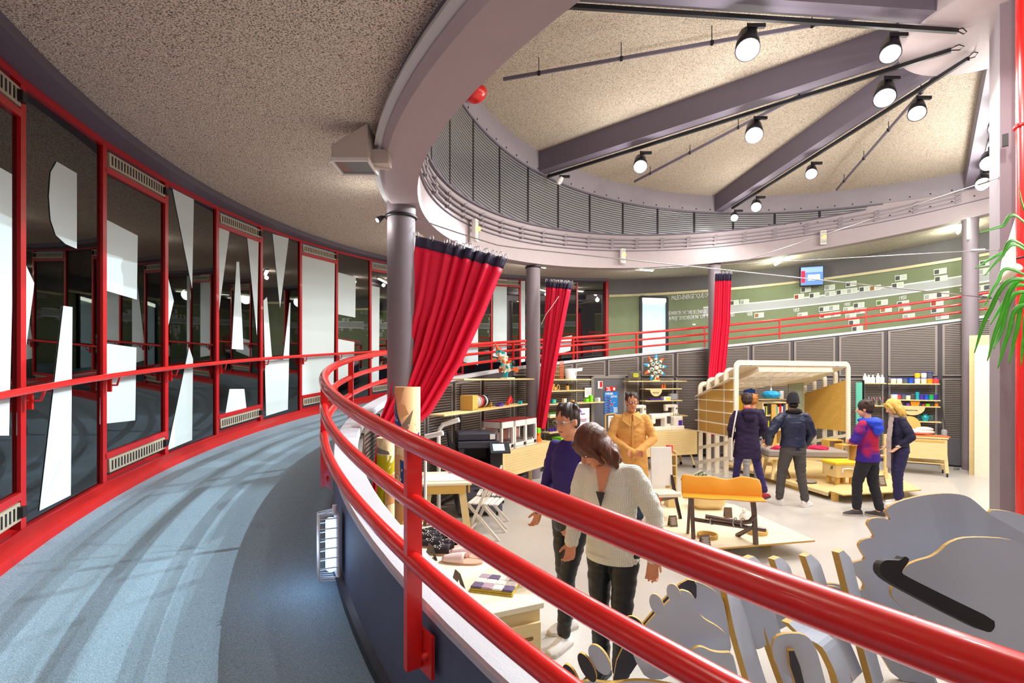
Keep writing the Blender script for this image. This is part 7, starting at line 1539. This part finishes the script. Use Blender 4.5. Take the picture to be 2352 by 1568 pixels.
# 7 purple jumper
person('tall person in a purple jumper and black trousers behind the cream cardigan', at0(1312, 4.05), pi/2+.7, 1.86, 'warm', feet=((-.08, .16, 0), (.08, -.06, 0)), arms=([(-.25, .02, 1.15), (-.22, .18, .95)], [(.24, .0, 1.14), (.2, .14, .93)]), head=(.1, .2), top=('purple_knit', 1.05, .010, 1, .0, 'jumper'), bottom=('black_trousers', .92, .02), shoes=('shoe_white', 'beige', 'white'), hair=h_short('hair_dark', 1.02), extra=lambda g, V, T, HM, s, J: glasses(g, T, s, 'metal'), hem=.88, build=.95)
# 8 cream cardigan
def ex8(g, V, T, HM, s, J):
    m = MB(); ly = J['ly']
    m.add([V(-.055, ly(1.45)+.085, 1.455), V(.055, ly(1.45)+.085, 1.455), V(0, ly(1.27)+.143, 1.235)], [(0, 1, 2)]); part('neckline', m, 'skin_warm', g, solid=.006)
    m = MB().add([V(-.03, ly(1.3)+.146, 1.30), V(.03, ly(1.3)+.146, 1.30), V(0, ly(1.22)+.150, 1.20)], [(0, 1, 2)]); part('camisole', m, 'black', g, solid=.004)
    m = MB(); trunk(m, [(V(0, 0, .825), .180*s, .142*s), (V(0, 0, .87), .188*s, .147*s)]); part('ribbed_hem', m, 'knit', g)
person('person in a cream knitted cardigan and black trousers looking down, brown wavy hair', at0(1408, 3.42), pi-.62, 1.79, 'warm', feet=((-.08, .05, 0), (.09, -.02, 0)), lean=.12, arms=([(-.275, -.02, 1.15), (-.28, .03, .90), (-.05, .15, -1)], [(.25, .04, 1.15), (.20, .20, .95)]), head=(-.55, .72), top=('knit', 1.12, .009, 1, .012, 'cardigan'), bottom=('black_trousers', 1.0, .03), shoes=('black', 'black', 'ink'), hair=h_bob('hair_brown', .17, 1.12), extra=ex8, hem=.84, neckline=1)
import numpy as np
d=np.array([(1986,34.9),(1788,31.8),(1614.7,32.6),(1459,32.7),(1315.5,35.7),(1180,39.7),(1060,46.9),(803,83),(738,158),(945,259),(2206,36.2)])
idx=np.array([0,1,2,3,4,5,6,8,9,10])
for f in (900,1000,1100,1200,1300,1400,1500,1700):
    X=(d[:,0]-1176)/d[:,1]; Z=f/d[:,1]
    best=None
    # fit circle minimizing pixel-ish residual: spacing residual sigma .4px far
    from itertools import product
    def res(v):
        cx,cz,R,t0,dt=v
        r=[]
        for i in range(10):
            t=t0+dt*idx[i]; x=cx+R*np.sin(t); z=cz+R*np.cos(t)
            r+=[(1176+f*x/z-d[i,0])/3,(f/z-d[i,1])/(0.5 if i<8 else 3)]
        # 2206 on circle
        x=X[10];z=Z[10]; r+=[(np.hypot(x-cx,z-cz)-R)/.5]
        return np.array(r)
    for c0 in ((15,17,20),(20,15,22)):
      for st in (1.2,.7,.4):
        v=np.array([*c0,st,-.25],float); lam=1e-2;r=res(v);c=r@r
        for it in range(500):
            J=np.stack([(res(v+np.eye(5)[k]*1e-6)-r)/1e-6 for k in range(5)],1)
            s=np.linalg.solve(J.T@J+lam*np.diag(np.diag(J.T@J)+1e-12),-J.T@r)
            rn=res(v+s)
            if rn@rn<c: v=v+s;r=rn;c=rn@rn;lam/=3
            else: lam*=3
            if lam>1e12:break
        if best is None or c<best[0]: best=(c,v,r)
    print(f,round(best[0],1),np.round(best[1],3)); print('   ',np.round(best[2],1))
